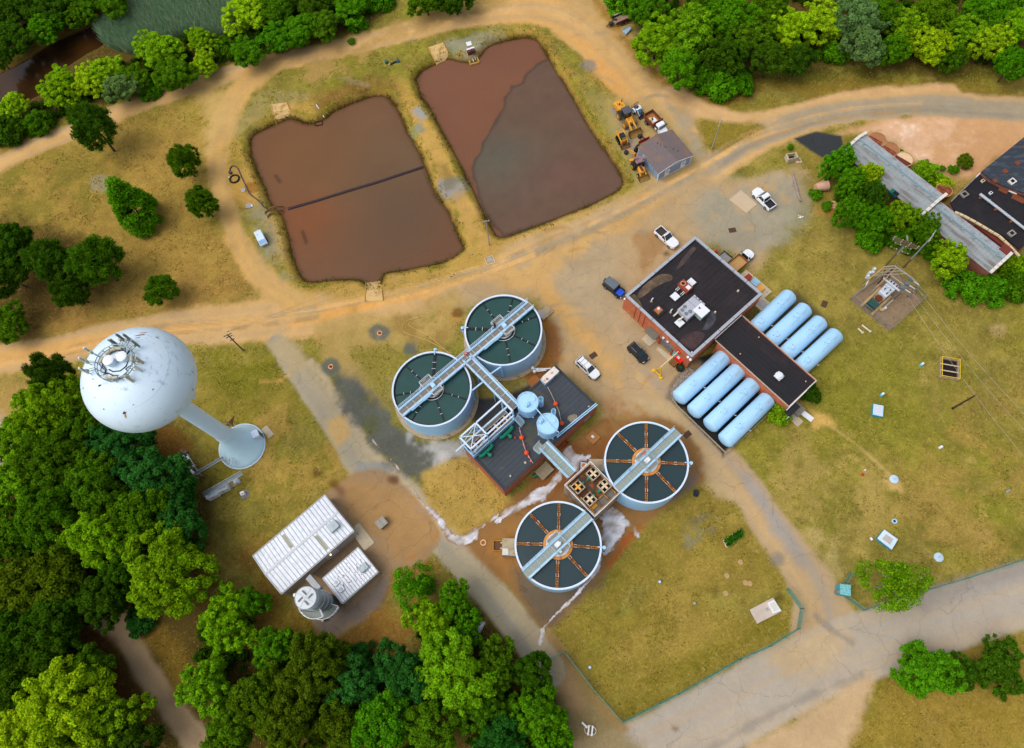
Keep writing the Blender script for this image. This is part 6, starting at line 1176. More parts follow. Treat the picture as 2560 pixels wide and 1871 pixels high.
# ================================================================== WHITE METAL SHEDS and the dust filter
PANEL=mat('white_panel_metal','dde2e8',.4,.1,var=.05,scale=.7,col2='b9beca',t=.6,soft=.2);WALLM=mat('grey_wall_metal','a8a29a',.6,.1,var=.06,scale=1)
def metal_shed(name,label,F,ze,zr,npan,ridge=True,skylights=()):
 t=thing(name,label,'building',F.base,F.a);X,Y=F.lx,F.ly  # x along the eave seen at the bottom, y up the slope
 for c,d in(((X/2,.06,ze/2),(X,.12,ze)),((X/2,Y-.06,ze/2),(X,.12,ze)),((.06,Y/2,ze/2),(.12,Y-.24,ze)),((X-.06,Y/2,ze/2),(.12,Y-.24,ze))):
  bx(c,d).obj('wall',WALLM,t)
 for xe in(.06,X-.06):
  if ridge:MB().add([(xe-.06,0,ze),(xe+.06,0,ze),(xe+.06,Y,ze),(xe-.06,Y,ze),(xe-.06,Y/2,zr),(xe+.06,Y/2,zr)],[(0,1,5,4),(2,3,4,5),(0,4,3),(1,2,5)]).obj('gable',WALLM,t)
 w=X/npan
 ys=[(0,Y/2,ze,zr),(Y/2,Y,zr,ze)]if ridge else[(0,Y,ze,zr)]
 for half,(ya,yb,za,zb)in enumerate(ys):
  for i in range(npan):
   x0,x1=i*w,(i+1)*w;tr=(half,i)in skylights
   m_=MB();m_.add([(x0+.06,ya,za+.03),(x1-.06,ya,za+.03),(x1-.06,yb,zb+.03),(x0+.06,yb,zb+.03),(x0+.06,ya,za-.02),(x1-.06,ya,za-.02),(x1-.06,yb,zb-.02),(x0+.06,yb,zb-.02)],[(0,1,2,3),(7,6,5,4),(0,4,5,1),(1,5,6,2),(2,6,7,3),(3,7,4,0)])
   o=m_.obj('roof_panel',PANEL,t)
   if tr:
    f0,f1=.12,.85;yA,yB=ya+(yb-ya)*f0,ya+(yb-ya)*f1;zA,zB=za+(zb-za)*f0,za+(zb-za)*f1
    MB().add([(x0+.08,yA,zA+.045),(x1-.08,yA,zA+.045),(x1-.08,yB,zB+.045),(x0+.08,yB,zB+.045)],[(0,1,2,3)]).obj('translucent_panel',mat('fibreglass','9c9a80',.5,var=.15,col2='6a4a34',t=.66,soft=.03,scale2=.9),o)
  for i in range(npan+1):
   x=min(max(i*w,.06),X-.06);MB().add([(x-.06,ya,za),(x+.06,ya,za),(x+.06,yb,zb),(x-.06,yb,zb),(x-.035,ya,za+.13),(x+.035,ya,za+.13),(x+.035,yb,zb+.13),(x-.035,yb,zb+.13)],[(4,5,6,7),(0,4,7,3),(5,1,2,6),(0,1,5,4),(3,7,6,2)]).obj('roof_rib',mat('rib_metal','b4b9c6',.45,.2),t)
 if ridge:bx((X/2,Y/2,zr+.09),(X,.4,.08)).obj('ridge_cap',mat('ridge_metal','c0c4ca',.5),t)
 GUT=mat('gutter_white','c8cacc',.5)
 for y,z in((-.1,ze),(Y+.1,ze if ridge else zr)):
  bx((X/2,y,z-.04),(X+.1,.1,.14)).obj('gutter',GUT,t);bx((X/2,y+(.08 if y<0 else-.08),z+.05),(X-.2,.05,.06)).obj('gutter_shade_strip',DARK,t)  # solid dark strip painted in as the shade between gutter and roof
 for x in(-.04,X+.04):
  m_=MB();m_.beam((x,0,ze+.06),(x,Y/2,(zr if ridge else(ze+zr)/2)+.06),.1,.2);m_.beam((x,Y/2,(zr if ridge else(ze+zr)/2)+.06),(x,Y,(ze if ridge else zr)+.06),.1,.2);m_.obj('barge_trim',GUT,t)
 m_=MB();m_.box((X-.3,-.12,ze/2),(.1,.1,ze));m_.obj('downpipe',GUT,t);m_=MB();m_.box((.3,-.12,ze/2),(.1,.1,ze));m_.obj('downpipe',GUT,t)
 return t
WF1=Frame(ZW(415,1320),ZW(1320,540),ZW(60,850),3.4,ZW(965,95));S1=metal_shed('metal_shed','big white ribbed metal building with two translucent roof strips, below the water tower',WF1,3.4,4.1,22,True,{(1,8),(0,14)})
WF2=Frame(ZW(1180,1440),ZW(1625,1050),ZW(945,1140),2.75,ZW(1380,755));S2=metal_shed('metal_shed','small white metal building with rust flecked roof beside the grey filter tower',WF2,2.75,3.0,14,False)
def roof_box(F,par_lab,p,z,d,nm='roof_unit',m_=None,cat='air conditioner'):
 x,y=F.loc(p,z);t=thing(nm,par_lab,cat,F.wpt(x,y,z-.25),F.a);mm=m_ or mat('pale_grey_unit','a9b6ba',.5);bx((0,0,.12),(d[0]*.8,d[1]*.8,.24)).obj('curb',GREYM,t);MB().rbox((0,0,.24+d[2]/2),d,.1).obj('casing',mm,t);MB().lathe([(.3,.26+d[2]),(.3,.3+d[2]),(.01,.31+d[2])],n=16).obj('fan_cover',STEEL,t);return t
roof_box(WF1,'grey roof ventilator box near the end of the big white shed',ZW(1070,485),4.0,(1.7,1.5,.6));roof_box(WF2,'grey roof box on the small rust flecked shed',ZW(1450,1000),3.0,(1.4,1.1,.4))
for k,p in enumerate(((1105,1185),(1165,1265))):roof_box(WF2,('white roof hatch on the rust flecked shed, nearer the big shed','white roof hatch on the rust flecked shed, nearer the filter tower')[k],ZW(*p),2.95,(1.05,.95,.25),'roof_hatch',PANEL,'hatch')
rr=np.random.default_rng(2);FL=mat('rust_fleck','8a5236',.9,var=.3)
for k in range(64):
 x=np.clip(rr.normal(.55,.22),.04,.96)*WF2.lx;y=np.clip(rr.normal(.5,.2),.06,.94)*WF2.ly;z=2.75+.25*y/WF2.ly+.036;a=1.57+rr.uniform(-.5,.5);l=rr.uniform(.12,.42);w=rr.uniform(.05,.13)
 MB().add([(x+cos(a)*l/2*c-sin(a)*w/2*s,y+sin(a)*l/2*c+cos(a)*w/2*s,z+.004*k/64+.01)for c,s in((-1,-.6),(1,-1),(.7,1),(-.8,.7))],[(0,1,2,3)]).obj('rust_fleck',FL,S2)
x,y=WF1.loc(ZW(1025,825),2.6);t=thing('wall_lamp','lit orange lamp on the long wall of the big white shed','lamp',WF1.wpt(x,-.25,2.7),WF1.a);bx((0,.1,0),(.2,.25,.12)).obj('bracket',STEEL,t);MB().ball((0,-.05,-.02),.16,10).obj('bulb',glow_mat('lamp_glow','ffa860',3.0),t,smooth=1)
x,y=WF1.loc(ZW(1060,830),1.1);bx((x,-.05,1.05),(2.2,.08,2.1)).obj('door',mat('pale_door','b6bcc2',.5),S1)
t=thing('concrete_ramp','pale concrete apron at the corner of the big white shed','ramp',(*G(*ZW(1460,620)),0),WF1.a);MB().prism([G(*ZW(*p),.1)for p in((1330,480),(1390,440),(1582,685),(1460,790),(1350,640))],0,.1).obj('slab',CONCL,t,1)
t=thing('alley_slab','brown concrete strip between the two white metal buildings','slab',(*G(*ZW(1000,970)),0),WF1.a)
for k in range(4):
 q=[(1370,610),(1450,780),(940,1150),(800,1080)];A_q,B_q,C_q,D_q=(np.array(ZW(*p))for p in q);f0,f1=k/4+.004,(k+1)/4-.004
 MB().prism([G(*(A_q+(D_q-A_q)*f0),.05),G(*(B_q+(C_q-B_q)*f0),.05),G(*(B_q+(C_q-B_q)*f1),.05),G(*(A_q+(D_q-A_q)*f1),.05)],0,.06).obj('slab',mat('brown_slab','6c5a46',.9,var=.15,scale=1),t,1)
 # filter tower
SXp=Vector((*G(*ZW(675,1350),11.5),0));bx_,by_=SXp.x,SXp.y
SZ=13.0;bpx=G(828,1508,0);SX_,SY_=bpx
dv=np.array(G(*ZW(675,1348),SZ))-np.array(bpx)
ST=thing('dust_filter','tall grey steel filter tower with white domed lid and curved side platforms','tower',(SX_,SY_,0));r_=1.45;GM=mat('grey_shell','8d969c',.45,.3,var=.12,scale=1.5)
MB().lathe([(r_-.15,.2),(r_-.15,4),(r_,4.2),(r_,SZ-1.6)],n=40).obj('lower_shell',GM,ST,smooth=1);MB().lathe([(r_+.1,SZ-1.6),(r_+.1,SZ-.05),(.01,SZ+.05)],n=40).obj('upper_shell',mat('white_shell','c2c8cc',.45,var=.05),ST,smooth=1)
for z in(5.0,7.0,9.0,10.8,SZ-1.5,SZ-.8,SZ-.1):MB().lathe([(r_+.1,z),(r_+.17,z+.05),(r_+.1,z+.1)],n=40).obj('band',STEEL,ST,smooth=1)
for k in range(4):
 a=k*pi/2+.35;x,y=.75*cos(a),.75*sin(a);bx((x,y,SZ+.14),(.8,.16,.16),rz=a+.5).obj('lid_handle',mat('dull_steel','5a6064',.5),ST);bx((.72*cos(a+.78),.72*sin(a+.78),SZ+.06),(1.4,.03,.04),rz=a+.78).obj('lid_seam',STEEL,ST)
for z,a0,a1,ro in((7.2,radians(205),radians(300),2.7),(4.0,radians(240),radians(345),2.7)):
 nseg=6
 for k in range(nseg):
  b0,b1=a0+(a1-a0)*k/nseg,a0+(a1-a0)*(k+1)/nseg-.02
  MB().lathe([(r_+.05,z),(r_+.05,z+.06),(ro,z+.06),(ro,z)],n=3,a0=b0,a1=b1).obj('platform_panel',GPAN2,ST)
 m_=MB();arc=[(ro*cos(a),ro*sin(a),z+.06)for a in np.linspace(a0,a1,9)];rail(m_,[(r_*cos(a0),r_*sin(a0),z+.06)]+arc+[(r_*cos(a1),r_*sin(a1),z+.06)],post=1.0,r=.04);m_.obj('platform_rail',WHITE,ST)
 m_=MB()
 for b in(a0+.1,(a0+a1)/2,a1-.1):m_.beam((ro*cos(b),ro*sin(b),z),(r_*cos(b),r_*sin(b),z-1.1),.09)
 m_.obj('platform_bracket',STEEL,ST)
m_=MB();a=radians(255)
for s_ in(-.22,.22):m_.beam(((r_+.3)*cos(a)+s_,(r_+.3)*sin(a),.3),((r_+.3)*cos(a)+s_,(r_+.3)*sin(a),SZ),.06)
m_.obj('ladder',STEEL,ST);MB().rbox((-r_-.3,.4,SZ-.9),(.7,.5,.5),.1).obj('inlet_box',WHITE,ST)
m_=MB();p0=PV(ZW(765,1120),2.9);p1=PV(ZW(900,1275),4.2);m_.beam(p0,p1,.95,.8);m_.obj('inlet_duct',mat('duct_steel','a5a8aa',.4,.4,var=.1),ST,1)
t=thing('filter_pad','square concrete pad under the grey filter tower','slab',(*G(*ZW(900,1500)),0),WF2.a);MB().prism([G(*ZW(*p),.1)for p in((820,1560),(950,1330),(1130,1450),(1060,1600),(880,1660))],0,.12).obj('slab',mat('grey_pad'),t,1)
t=thing('control_box','pale flat box on the pad at the filter tower foot','box',(*G(*ZW(945,1610),.5),.1),WF2.a);bx((0,0,.35),(1.1,1.0,.7)).obj('casing',mat('cream_casing','c0b89e',.6),t);bx((0,0,.73),(1.2,1.1,.06)).obj('lid',mat('cream_casing'),t)
t=thing('skip','grey lidded skip standing alone on the stained apron','skip',(*G(*ZW(1672,440),.8),0),WF1.a)
bx((0,0,.6),(1.5,1.3,1.0),top=(1.1,1.1)).obj('bin_body',mat('grey_bin','7f7c74',.7,var=.1),t)
for s_ in(-.42,.42):bx((s_,0,1.16),(.8,1.55,.07)).obj('lid',mat('grey_lid','8e8a80',.6),t)
for dx,dy in((-.55,-.5),(.55,-.5),(-.55,.5),(.55,.5)):MB().cyl((dx-.05,dy,.08),(dx+.05,dy,.08),.1,n=8).obj('castor',BLACKR,t)
# ================================================================== VEHICLES
CARW=mat('car_white','dde1e6',.25,var=.03,spec=.5);CARB=mat('car_black','15171c',.2,var=.05,spec=.6);GLASS=mat('car_glass','12242a',.08,var=.05,spec=.7);TYRE=mat('tyre_rubber','1b1a19',.85,var=.15);RIM=mat('wheel_rim','8c8c88',.4,.5,var=.1);LAMP=mat('lamp_lens','d8dcde',.15);TAIL=mat('tail_lens','a01414',.2);CHR=mat('bright_trim','b8bcc0',.25,.7)
CAT=mat('machine_yellow','d9982a',.5,var=.12,scale=1.2,col2='9a6420',t=.6,soft=.1);CATD=mat('machine_black','26262a',.6,var=.1);MUD=mat('muddy_tyre','7a5a30',.9,var=.3,scale=4)
def heading(front,rear,z):
 f,r=np.array(G(*front,z)),np.array(G(*rear,z));c=(f+r)/2;return(float(c[0]),float(c[1]),0.0),atan2(*(f-r)[::-1]),float(np.linalg.norm(f-r))
def wheel(t,x,y,r,w,tm=None,rm=None):
 o=MB().cyl((x,y-w/2,r),(x,y+w/2,r),r,n=18).obj('wheel',tm or TYRE,t,smooth=1);MB().cyl((x,y-w/2-.012,r),(x,y+w/2+.012,r),r*.58,n=14).obj('rim',rm or RIM,o)
def quad(mb,pts):return mb.poly(pts)
def car(name,label,front,rear,kind,body,L=None,W=1.9,H=1.75,roofm=None,hoodm=None,group='cars and pickups parked on the site'):
 loc,a,l=heading(front,rear,.9);L=L or l;t=thing(name,label,{'suv':'car','jeep':'car','pickup':'pickup','crew':'pickup','flat':'truck'}[kind],loc,a,group);h=L/2;w=W/2;bz=.98 if kind!='suv' else.95
 m_=MB();b=.32;nose=[(-h,-w+.15),(-h+.12,-w),(h-.55,-w),(h-.18,-w+.22),(h,-w+.62),(h,w-.62),(h-.18,w-.22),(h-.55,w),(-h+.12,w),(-h,w-.15)]
 cowl={'suv':.22*L,'jeep':.16*L,'pickup':.12*L,'crew':.2*L,'flat':.27*L}[kind]if kind!='pickup' else.13*L
 rearx=0
 if kind in('pickup','crew','flat'):rearx={'pickup':-.14*L,'crew':-.17*L,'flat':.1*L}[kind]
 n=len(nose)
 if kind=='flat':nose=[(max(x,rearx-.05),y)for x,y in nose]
 if kind=='jeep':nose=[(-h,-w),(-h+.05,-w),(h-.7,-w),(h-.3,-w+.2),(h,-w+.35),(h,w-.35),(h-.3,w-.2),(h-.7,w),(-h+.05,w),(-h,w)]
 cap=[(x*.985,y*.95)for x,y in nose]
 vs=[(x,y,.38)for x,y in nose]+[(x,y,bz-.14)for x,y in nose]+[(x,y,bz)for x,y in cap]
 open_bed=kind in('pickup','crew')
 fs=[tuple(range(n-1,-1,-1))]+[(k*n+i,k*n+(i+1)%n,(k+1)*n+(i+1)%n,(k+1)*n+i)for k in(0,1)for i in range(n)]+([]if open_bed else[tuple(range(2*n,3*n))])
 m_.add(vs,fs)
 if open_bed:  # deck of the bonnet and cab, bed left open with its rails
  fr=[p for p in cap if p[0]>rearx];pts=[(rearx,-w*.95,bz)]+[(x,y,bz)for x,y in sorted([p for p in fr if p[1]<0],key=lambda p:p[0])]+[(x,y,bz)for x,y in sorted([p for p in fr if p[1]>0],key=lambda p:-p[0])]+[(rearx,w*.95,bz)]
  m_.poly(pts)
  for s_ in(-1,1):m_.box(((rearx-h+.05)/2,s_*(w*.95-.07),bz-.02),(rearx+h-.05,.14,.05))
  m_.box((-h+.08,0,bz-.02),(.12,2*w*.9,.05))
 m_.obj('body',body,t,smooth=1)
 bx((0,0,.33),(L*.9,W*.86,.16)).obj('chassis',CATD,t)
 if open_bed:
  BED=mat('bed_liner','24242a',.8,var=.2)if kind=='crew' else mat('brown_bed','40322c',.8,var=.25)
  bx(((rearx-h+.1)/2,0,.62),(rearx+h-.22,W*.8,.06)).obj('bed_floor',BED,t);bx((rearx-.05,0,.8),(.06,W*.82,.34)).obj('bed_front',BED,t)
  for s_ in(-1,1):bx(((rearx-h+.1)/2,s_*W*.405,.8),(rearx+h-.26,.05,.34)).obj('bed_side',BED,t)
  bx((-h+.03,0,.78),(.07,W*.82,.42)).obj('tailgate',body,t)
 x1=cowl;x0={'suv':-h+.1,'jeep':-h+.1,'pickup':rearx+.05,'crew':rearx+.05,'flat':rearx+.05}[kind];rk_f={'jeep':.25}.get(kind,.75);rk_r={'suv':.42,'jeep':.06}.get(kind,.28);wi=.18 if kind!='jeep' else.08;yb,yt=w*.93,w*.93-wi
 cab=[(x0,-yb,bz),(x1,-yb,bz),(x1,yb,bz),(x0,yb,bz),(x0+rk_r,-yt,H),(x1-rk_f,-yt,H),(x1-rk_f,yt,H),(x0+rk_r,yt,H)]
 MB().add(cab,[(0,1,5,4),(1,2,6,5),(2,3,7,6),(3,0,4,7),(4,5,6,7)]).obj('cabin',body if kind!='jeep' else CARB,t)
 MB().rbox(((x0+rk_r+x1-rk_f)/2,0,H+.03),(x1-rk_f-x0-rk_r+.06,2*yt+.02,.09),.12).obj('roof',roofm or body,t,smooth=1)
 def face(i,j,k,l,f0,f1,g0,g1,off,nm):
  A,B,C,D=(Vector(cab[q])for q in(i,j,k,l));P=lambda u,v:A.lerp(B,u).lerp(D.lerp(C,u),v);nrm=(B-A).cross(D-A).normalized()*off;MB().add([P(f0,g0)+nrm,P(f1,g0)+nrm,P(f1,g1)+nrm,P(f0,g1)+nrm],[(0,1,2,3)]).obj(nm,GLASS,t)
 face(1,2,6,5,.06,.94,.05,.95,.012,'windshield');face(3,0,4,7,.08,.92,.12,.9,.012,'rear_window')
 for(i,j,k,l)in((0,1,5,4),(2,3,7,6)):
  nw=3 if kind=='suv' else(2 if kind in('crew','jeep')else 1)
  for q in range(nw):face(i,j,k,l,.06+.88*q/nw+.012,.06+.88*(q+1)/nw-.012,.15,.9,.012,'side_window')
 r=.37 if kind!='jeep' else.43;wx=(.30*L,-.31*L)
 for x in wx:
  for s_ in(-1,1):wheel(t,x,s_*(w-.06),r,.26)
 for s_ in(-1,1):
  MB().rbox((h-.12,s_*(w-.42),.74),(.22,.36,.18),.04).obj('headlight',LAMP,t);bx((-h+.02,s_*(w-.16),.8),(.08,.2,.3)).obj('taillight',TAIL,t);MB().rbox((x1-.25,s_*(w+.1),bz+.08),(.16,.22,.16),.03).obj('mirror',CARB,t)
 MB().rbox((h+.02,0,.5),(.16,W*.86,.2),.05).obj('bumper',CHR if kind!='suv' else CATD,t);MB().rbox((-h-.02,0,.5),(.14,W*.86,.18),.05).obj('bumper',CHR if kind!='suv' else CATD,t)
 if kind=='suv':
  for s_ in(-1,1):MB().beam((x0+rk_r+.15,s_*(yt-.1),H+.1),(x1-rk_f-.15,s_*(yt-.1),H+.1),.05).obj('roof_rail',CATD if body is CARW else CHR,t)
  for f in(.25,.6):bx((x0+rk_r+f*(x1-rk_f-x0-rk_r),0,H+.085),(.05,2*yt-.2,.03)).obj('roof_bar',CATD,t)
 if hoodm:MB().rbox((x1+(h-x1)*.47,0,bz+.03),((h-x1)*.84,W*.7,.08),.1).obj('hood',hoodm,t,smooth=1)
 else:MB().rbox((x1+(h-x1)*.45,0,bz+.012),((h-x1)*.7,W*.66,.05),.12).obj('hood',body,t,smooth=1)
 if kind=='jeep':
  o=MB().cyl((-h-.02,0,.9),(-h-.25,0,.9),.4,n=18).obj('spare_wheel',TYRE,t)
  for s_ in(-1,1):
   for x in wx:MB().rbox((x,s_*(w-.02),.9),(.95,.3,.1),.05).obj('fender',CARB,t)
 return t,L,W
car('pickup_truck','white crew cab pickup with open black bed beside the pale concrete pad',(1887.0,472.5),(1933.2,519.0),'crew',CARW,W=2.0,H=1.85)
car('pickup_truck','white pickup with brown open bed near the upper corner of the black roof',(1691.5,615.5),(1643.5,570.5),'pickup',CARW,W=1.98,H=1.8)
car('jeep','boxy black jeep with bright blue bonnet at the left corner of the brick building',(1558.5,738.5),(1514,702),'jeep',CARB,W=1.85,H=1.85,roofm=mat('grey_soft_top','5c6770',.7),hoodm=mat('bright_blue_bonnet','1e50c8',.3))
car('car','black estate car by the brick wall with the canopies',(1616.0,901.5),(1575.8,860.5),'suv',CARB,W=1.85,H=1.6)
car('car','white estate car with dark roof rails alone in the middle of the yard',(1494.5,942.5),(1445.0,896.0),'suv',CARW,W=1.85,H=1.68)
t,L,W=car('flatbed_truck','white cab truck with tan wooden box bed behind the black roofed building',(1879.5,628.5),(1829,672),'flat',CARW,W=2.0,H=1.95)
WOODB=mat('tan_bed_wood','b8915c',.85,var=.2,scale=2);WOODD=mat('brown_bed_side','8a5a2c',.85,var=.2,scale=2);x0,x1=-L/2,L*.08
for k in range(6):bx(((x0+x1)/2,-.92+.367*k,.8),(x1-x0,.35,.06)).obj('bed_plank',WOODB,t)
for s_ in(-1,1):bx(((x0+x1)/2,s_*1.12,1.1),(x1-x0,.07,.62)).obj('bed_side',WOODD,t)
bx((x1-.04,0,1.1),(.07,2.17,.62)).obj('bed_front',WOODD,t);bx((x0+.04,0,1.0),(.07,2.17,.4)).obj('tailgate',WOODD,t)
for y in(-.6,.6):bx((x1+.15,y,1.45),(.12,.12,1.0)).obj('headboard_post',CATD,t)
# small enclosed trailer by the left pond
ZV=zoom(620,560,15.69);loc,a,l=heading(ZV(375,300),ZV(595,770),1.2);t=thing('enclosed_trailer','small pale enclosed trailer with sloped tail on the grey verge of the left pond','trailer',loc,a);PW=mat('pale_trailer_paint','c4d4e8',.4,var=.05)
h=l/2;m_=MB();m_.add([(-h,-.75,.45),(h,-.75,.45),(h,.75,.45),(-h,.75,.45),(-h-.05,-.75,.95),(h,-.72,1.5),(h,.72,1.5),(-h-.05,.75,.95),(-h+.75,-.72,1.55),(h-.35,-.6,1.6),(h-.35,.6,1.6),(-h+.75,.72,1.55)],[(3,2,1,0),(0,1,5,9,8,4),(2,3,7,11,10,6),(1,2,6,5),(3,0,4,7),(4,8,11,7),(8,9,10,11),(5,6,10,9)]);m_.obj('body',PW,t)
MB().add([(-h+.1,-.6,1.08),(-h+.65,-.6,1.505),(-h+.65,.6,1.505),(-h+.1,.6,1.08)],[(0,1,2,3)]).obj('tail_window',mat('blue_tint','8fb8dc',.2),t);bx((h-.9,-.72,1.585),(1.4,.06,.05)).obj('roof_seam',mat('blue_tint'),t);MB().cyl((h-1.0,.3,1.57),(h-1.0,.3,1.63),.08,n=8).obj('roof_knob',CATD,t)
for s_ in(-1,1):wheel(t,-.35,s_*.82,.32,.2)
MB().beam((h,0,.5),(h+.75,0,.5),.08).obj('drawbar',STEEL,t);MB().ball((h+.75,0,.55),.12,8).obj('hitch',mat('cream_casing'),t)
# wheel loader
loc,a,l=heading(ZS(640,790),ZS(290,270),.9);t=thing('wheel_loader','big yellow wheel loader with black cab, largest machine in the parking row','loader',loc,a,'yellow machines by the right pond');h=l/2
MB().rbox((-h+1.35,0,1.45),(2.3,1.75,1.3),.25).obj('engine_hood',CAT,t);MB().rbox((-h+.25,0,1.1),(.5,2.0,.9),.12).obj('counterweight',CAT,t);MB().cyl((-h+1.0,.45,2.0),(-h+1.0,.45,2.9),.09,n=10).obj('exhaust',CATD,t);MB().cyl((-h+1.5,-.3,2.0),(-h+1.5,-.3,2.5),.14,n=10).obj('air_filter',CATD,t)
bx((-.35,0,2.1),(1.5,1.5,1.6),top=(.92,.92)).obj('cab',CATD,t);MB().rbox((-.35,0,2.98),(1.75,1.75,.16),.12).obj('cab_roof',mat('grey_cab_roof','4c4e56',.6),t);bx((.4,0,2.2),(.04,1.3,1.2)).obj('windshield',GLASS,t)
for s_ in(-1,1):
 bx((-.35,s_*.755,2.2),(1.2,.04,1.1)).obj('side_window',GLASS,t);MB().rbox((-1.2,s_*1.05,1.55),(1.6,.5,.15),.06).obj('fender',CATD,t);MB().beam((.6,s_*.5,1.7),(h-1.1,s_*.55,.7),.26,.4).obj('lift_arm',CAT,t);MB().beam((.5,s_*.35,1.1),(h-1.5,s_*.4,1.1),.14).obj('hydraulic_ram',CHR,t)
 for x in(-1.35,1.25):wheel(t,x,s_*1.05,.75,.55,MUD,CAT)
bx((.9,0,1.15),(1.6,1.0,.7)).obj('front_frame',CAT,t);BKT=mat('worn_bucket','8c6a34',.7,.2,var=.25,scale=2)
def bucket(t,x,w,d,hh,par_name='bucket',m1=None):
 m_=MB();pr=[(x,.9*hh+.1),(x-.12,.3*hh+.1),(x+.2,.08),(x+d,.06),(x+d,.12),(x+.28,.16),(x+.02,.3*hh+.12),(x+.08,.9*hh+.1)];n=len(pr);P=[(px,-w/2,pz)for px,pz in pr]+[(px,w/2,pz)for px,pz in pr];m_.add(P,[(i,(i+1)%n,n+(i+1)%n,n+i)for i in range(n)])
 for s_ in(-1,1):m_.add([(x,s_*w/2,.9*hh+.1),(x-.12,s_*w/2,.3*hh+.1),(x+.2,s_*w/2,.08),(x+d,s_*w/2,.06),(x+d*.8,s_*w/2,.4*hh)],[(0,1,2,3,4),(4,3,2,1,0)])
 m_.obj(par_name,m1 or BKT,t)
bucket(t,h-1.0,2.7,1.2,1.1)
# compact track loader
loc,a,l=heading(ZS(455,1010),ZS(320,760),.8);t=thing('skid_steer','small yellow skid steer loader with its bucket on the ground','loader',loc,a,'yellow machines by the right pond');h=l/2
MB().rbox((-.35,0,.75),(2.2,1.15,.8),.15).obj('body',CAT,t);bx((-.1,0,1.45),(1.3,.95,.95),top=(.85,.9)).obj('cab',CATD,t);bx((-.1,0,1.95),(.9,.8,.06)).obj('cab_roof',GLASS,t);bx((-.95,0,1.25),(.7,.9,.3)).obj('rear_hood',CAT,t);bx((.55,0,1.4),(.04,.75,.8)).obj('windshield',mat('pale_screen','9a9c80',.3),t)
for s_ in(-1,1):
 MB().rbox((-.3,s_*.78,.4),(2.1,.38,.72),.2).obj('track',TYRE,t);MB().beam((-h+.3,s_*.68,1.55),(h-1.0,s_*.66,1.1),.2,.28).obj('lift_arm',CAT,t);MB().beam((h-1.0,s_*.66,1.1),(h-.7,s_*.6,.45),.2,.26).obj('lift_arm',CAT,t)
bucket(t,h-.7,1.9,.8,.8,m1=mat('brown_bucket','6a4a30',.7,.2,var=.25))
# backhoe loader
loc,a,l=heading(ZS(790,1570),ZS(590,1210),1.0);t=thing('backhoe','yellow backhoe loader squeezed against the blue shed wall','backhoe',loc,a,'yellow machines by the right pond');h=l/2
MB().rbox((.55,0,1.15),(1.7,.95,.75),.15).obj('engine_hood',CAT,t);bx((.65,0,1.56),(1.2,.5,.05)).obj('hood_panel',mat('dark_red_panel','5a3230',.6),t);bx((-.9,0,1.75),(1.5,1.45,1.5),top=(.92,.92)).obj('cab',CATD,t);MB().rbox((-.9,0,2.56),(1.65,1.6,.14),.1).obj('cab_roof',mat('pinkish_roof','8a6a70',.6,var=.15,col2='5a3c40',t=.55),t);bx((-.1,0,1.8),(.04,1.2,1.1)).obj('windshield',GLASS,t)
for s_ in(-1,1):
 MB().beam((.3,s_*.55,1.35),(h-1.0,s_*.6,.75),.2,.3).obj('lift_arm',CAT,t);MB().rbox((-1.0,s_*.95,1.25),(1.4,.3,.12),.05).obj('fender',CATD,t);wheel(t,-1.0,s_*.95,.68,.42,TYRE,CAT);wheel(t,1.25,s_*.85,.45,.3,TYRE,CAT)
bucket(t,h-.95,2.1,.95,.85)
b0=Vector((-h+.1,.1,1.1));bp_=[PV(ZS(590,1200),1.4),PV(ZS(595,1130),2.6),PV(ZS(510,1085),1.2),PV(ZS(455,1110),.5)]
for p,q,w_ in((0,1,.3),(1,2,.24)):MB().beam(bp_[p],bp_[q],w_,w_*1.3).obj('boom',CAT,t,1)
MB().beam(bp_[0]+Vector((.25,0,.2)),bp_[1]+Vector((.3,0,-.2)),.14).obj('hydraulic_ram',CHR,t,1);MB().rbox((bp_[3].x,bp_[3].y,.4),(.7,.75,.7),.1,rz=.8).obj('hoe_bucket',CATD,t,1);bx((-h+.2,0,.6),(.5,1.9,.5)).obj('stabiliser',CAT,t)
t=thing('loose_tyre','large dark tyre standing behind the blue shed corner','tyre',(*G(*ZS(640,1070),.5),0),.4);o=MB().lathe([(.45,-.28),(.8,-.25),(.85,0),(.8,.25),(.45,.28)],n=24).obj('tread',TYRE,t,smooth=1);o.location=(0,0,.85);o.rotation_euler=(pi/2,0,.5);o=MB().lathe([(.47,-.1),(.05,-.1),(.05,.1),(.47,.1)],n=20).obj('hub',mat('worn_bucket'),t);o.location=(0,0,.85);o.rotation_euler=(pi/2,0,.5)
# snow plough
p0,p1=Vector((*G(*ZS(665,960),.4),0)),Vector((*G(*ZS(855,865),.4),0));c=(p0+p1)/2;t=thing('snow_plough','red snow plough blade with black mount on the ground between the loader and the shed','plough',(c.x,c.y,0),atan2(p1.y-p0.y,p1.x-p0.x));l=(p1-p0).length
m_=MB();m_.add([(-l/2,.0,.05),(l/2,0,.05),(l/2,-.12,.4),(-l/2,-.12,.4),(l/2,.05,.8),(-l/2,.05,.8)],[(0,1,2,3),(3,2,4,5),(3,2,1,0),(5,4,2,3)]);m_.obj('blade',mat('plough_red','b02018',.5,var=.1),t)
for k in range(5):bx((-l*.4+l*.2*k,.1,.4),(.08,.18,.7)).obj('blade_rib',mat('plough_red'),t)
m_=MB();m_.beam((-.5,.1,.4),(-.3,1.2,.4),.14);m_.beam((.5,.1,.4),(.1,1.2,.4),.14);m_.obj('push_frame',CATD,t);MB().rbox((-.1,1.25,.55),(.9,.7,.6),.12).obj('mount',CATD,t)
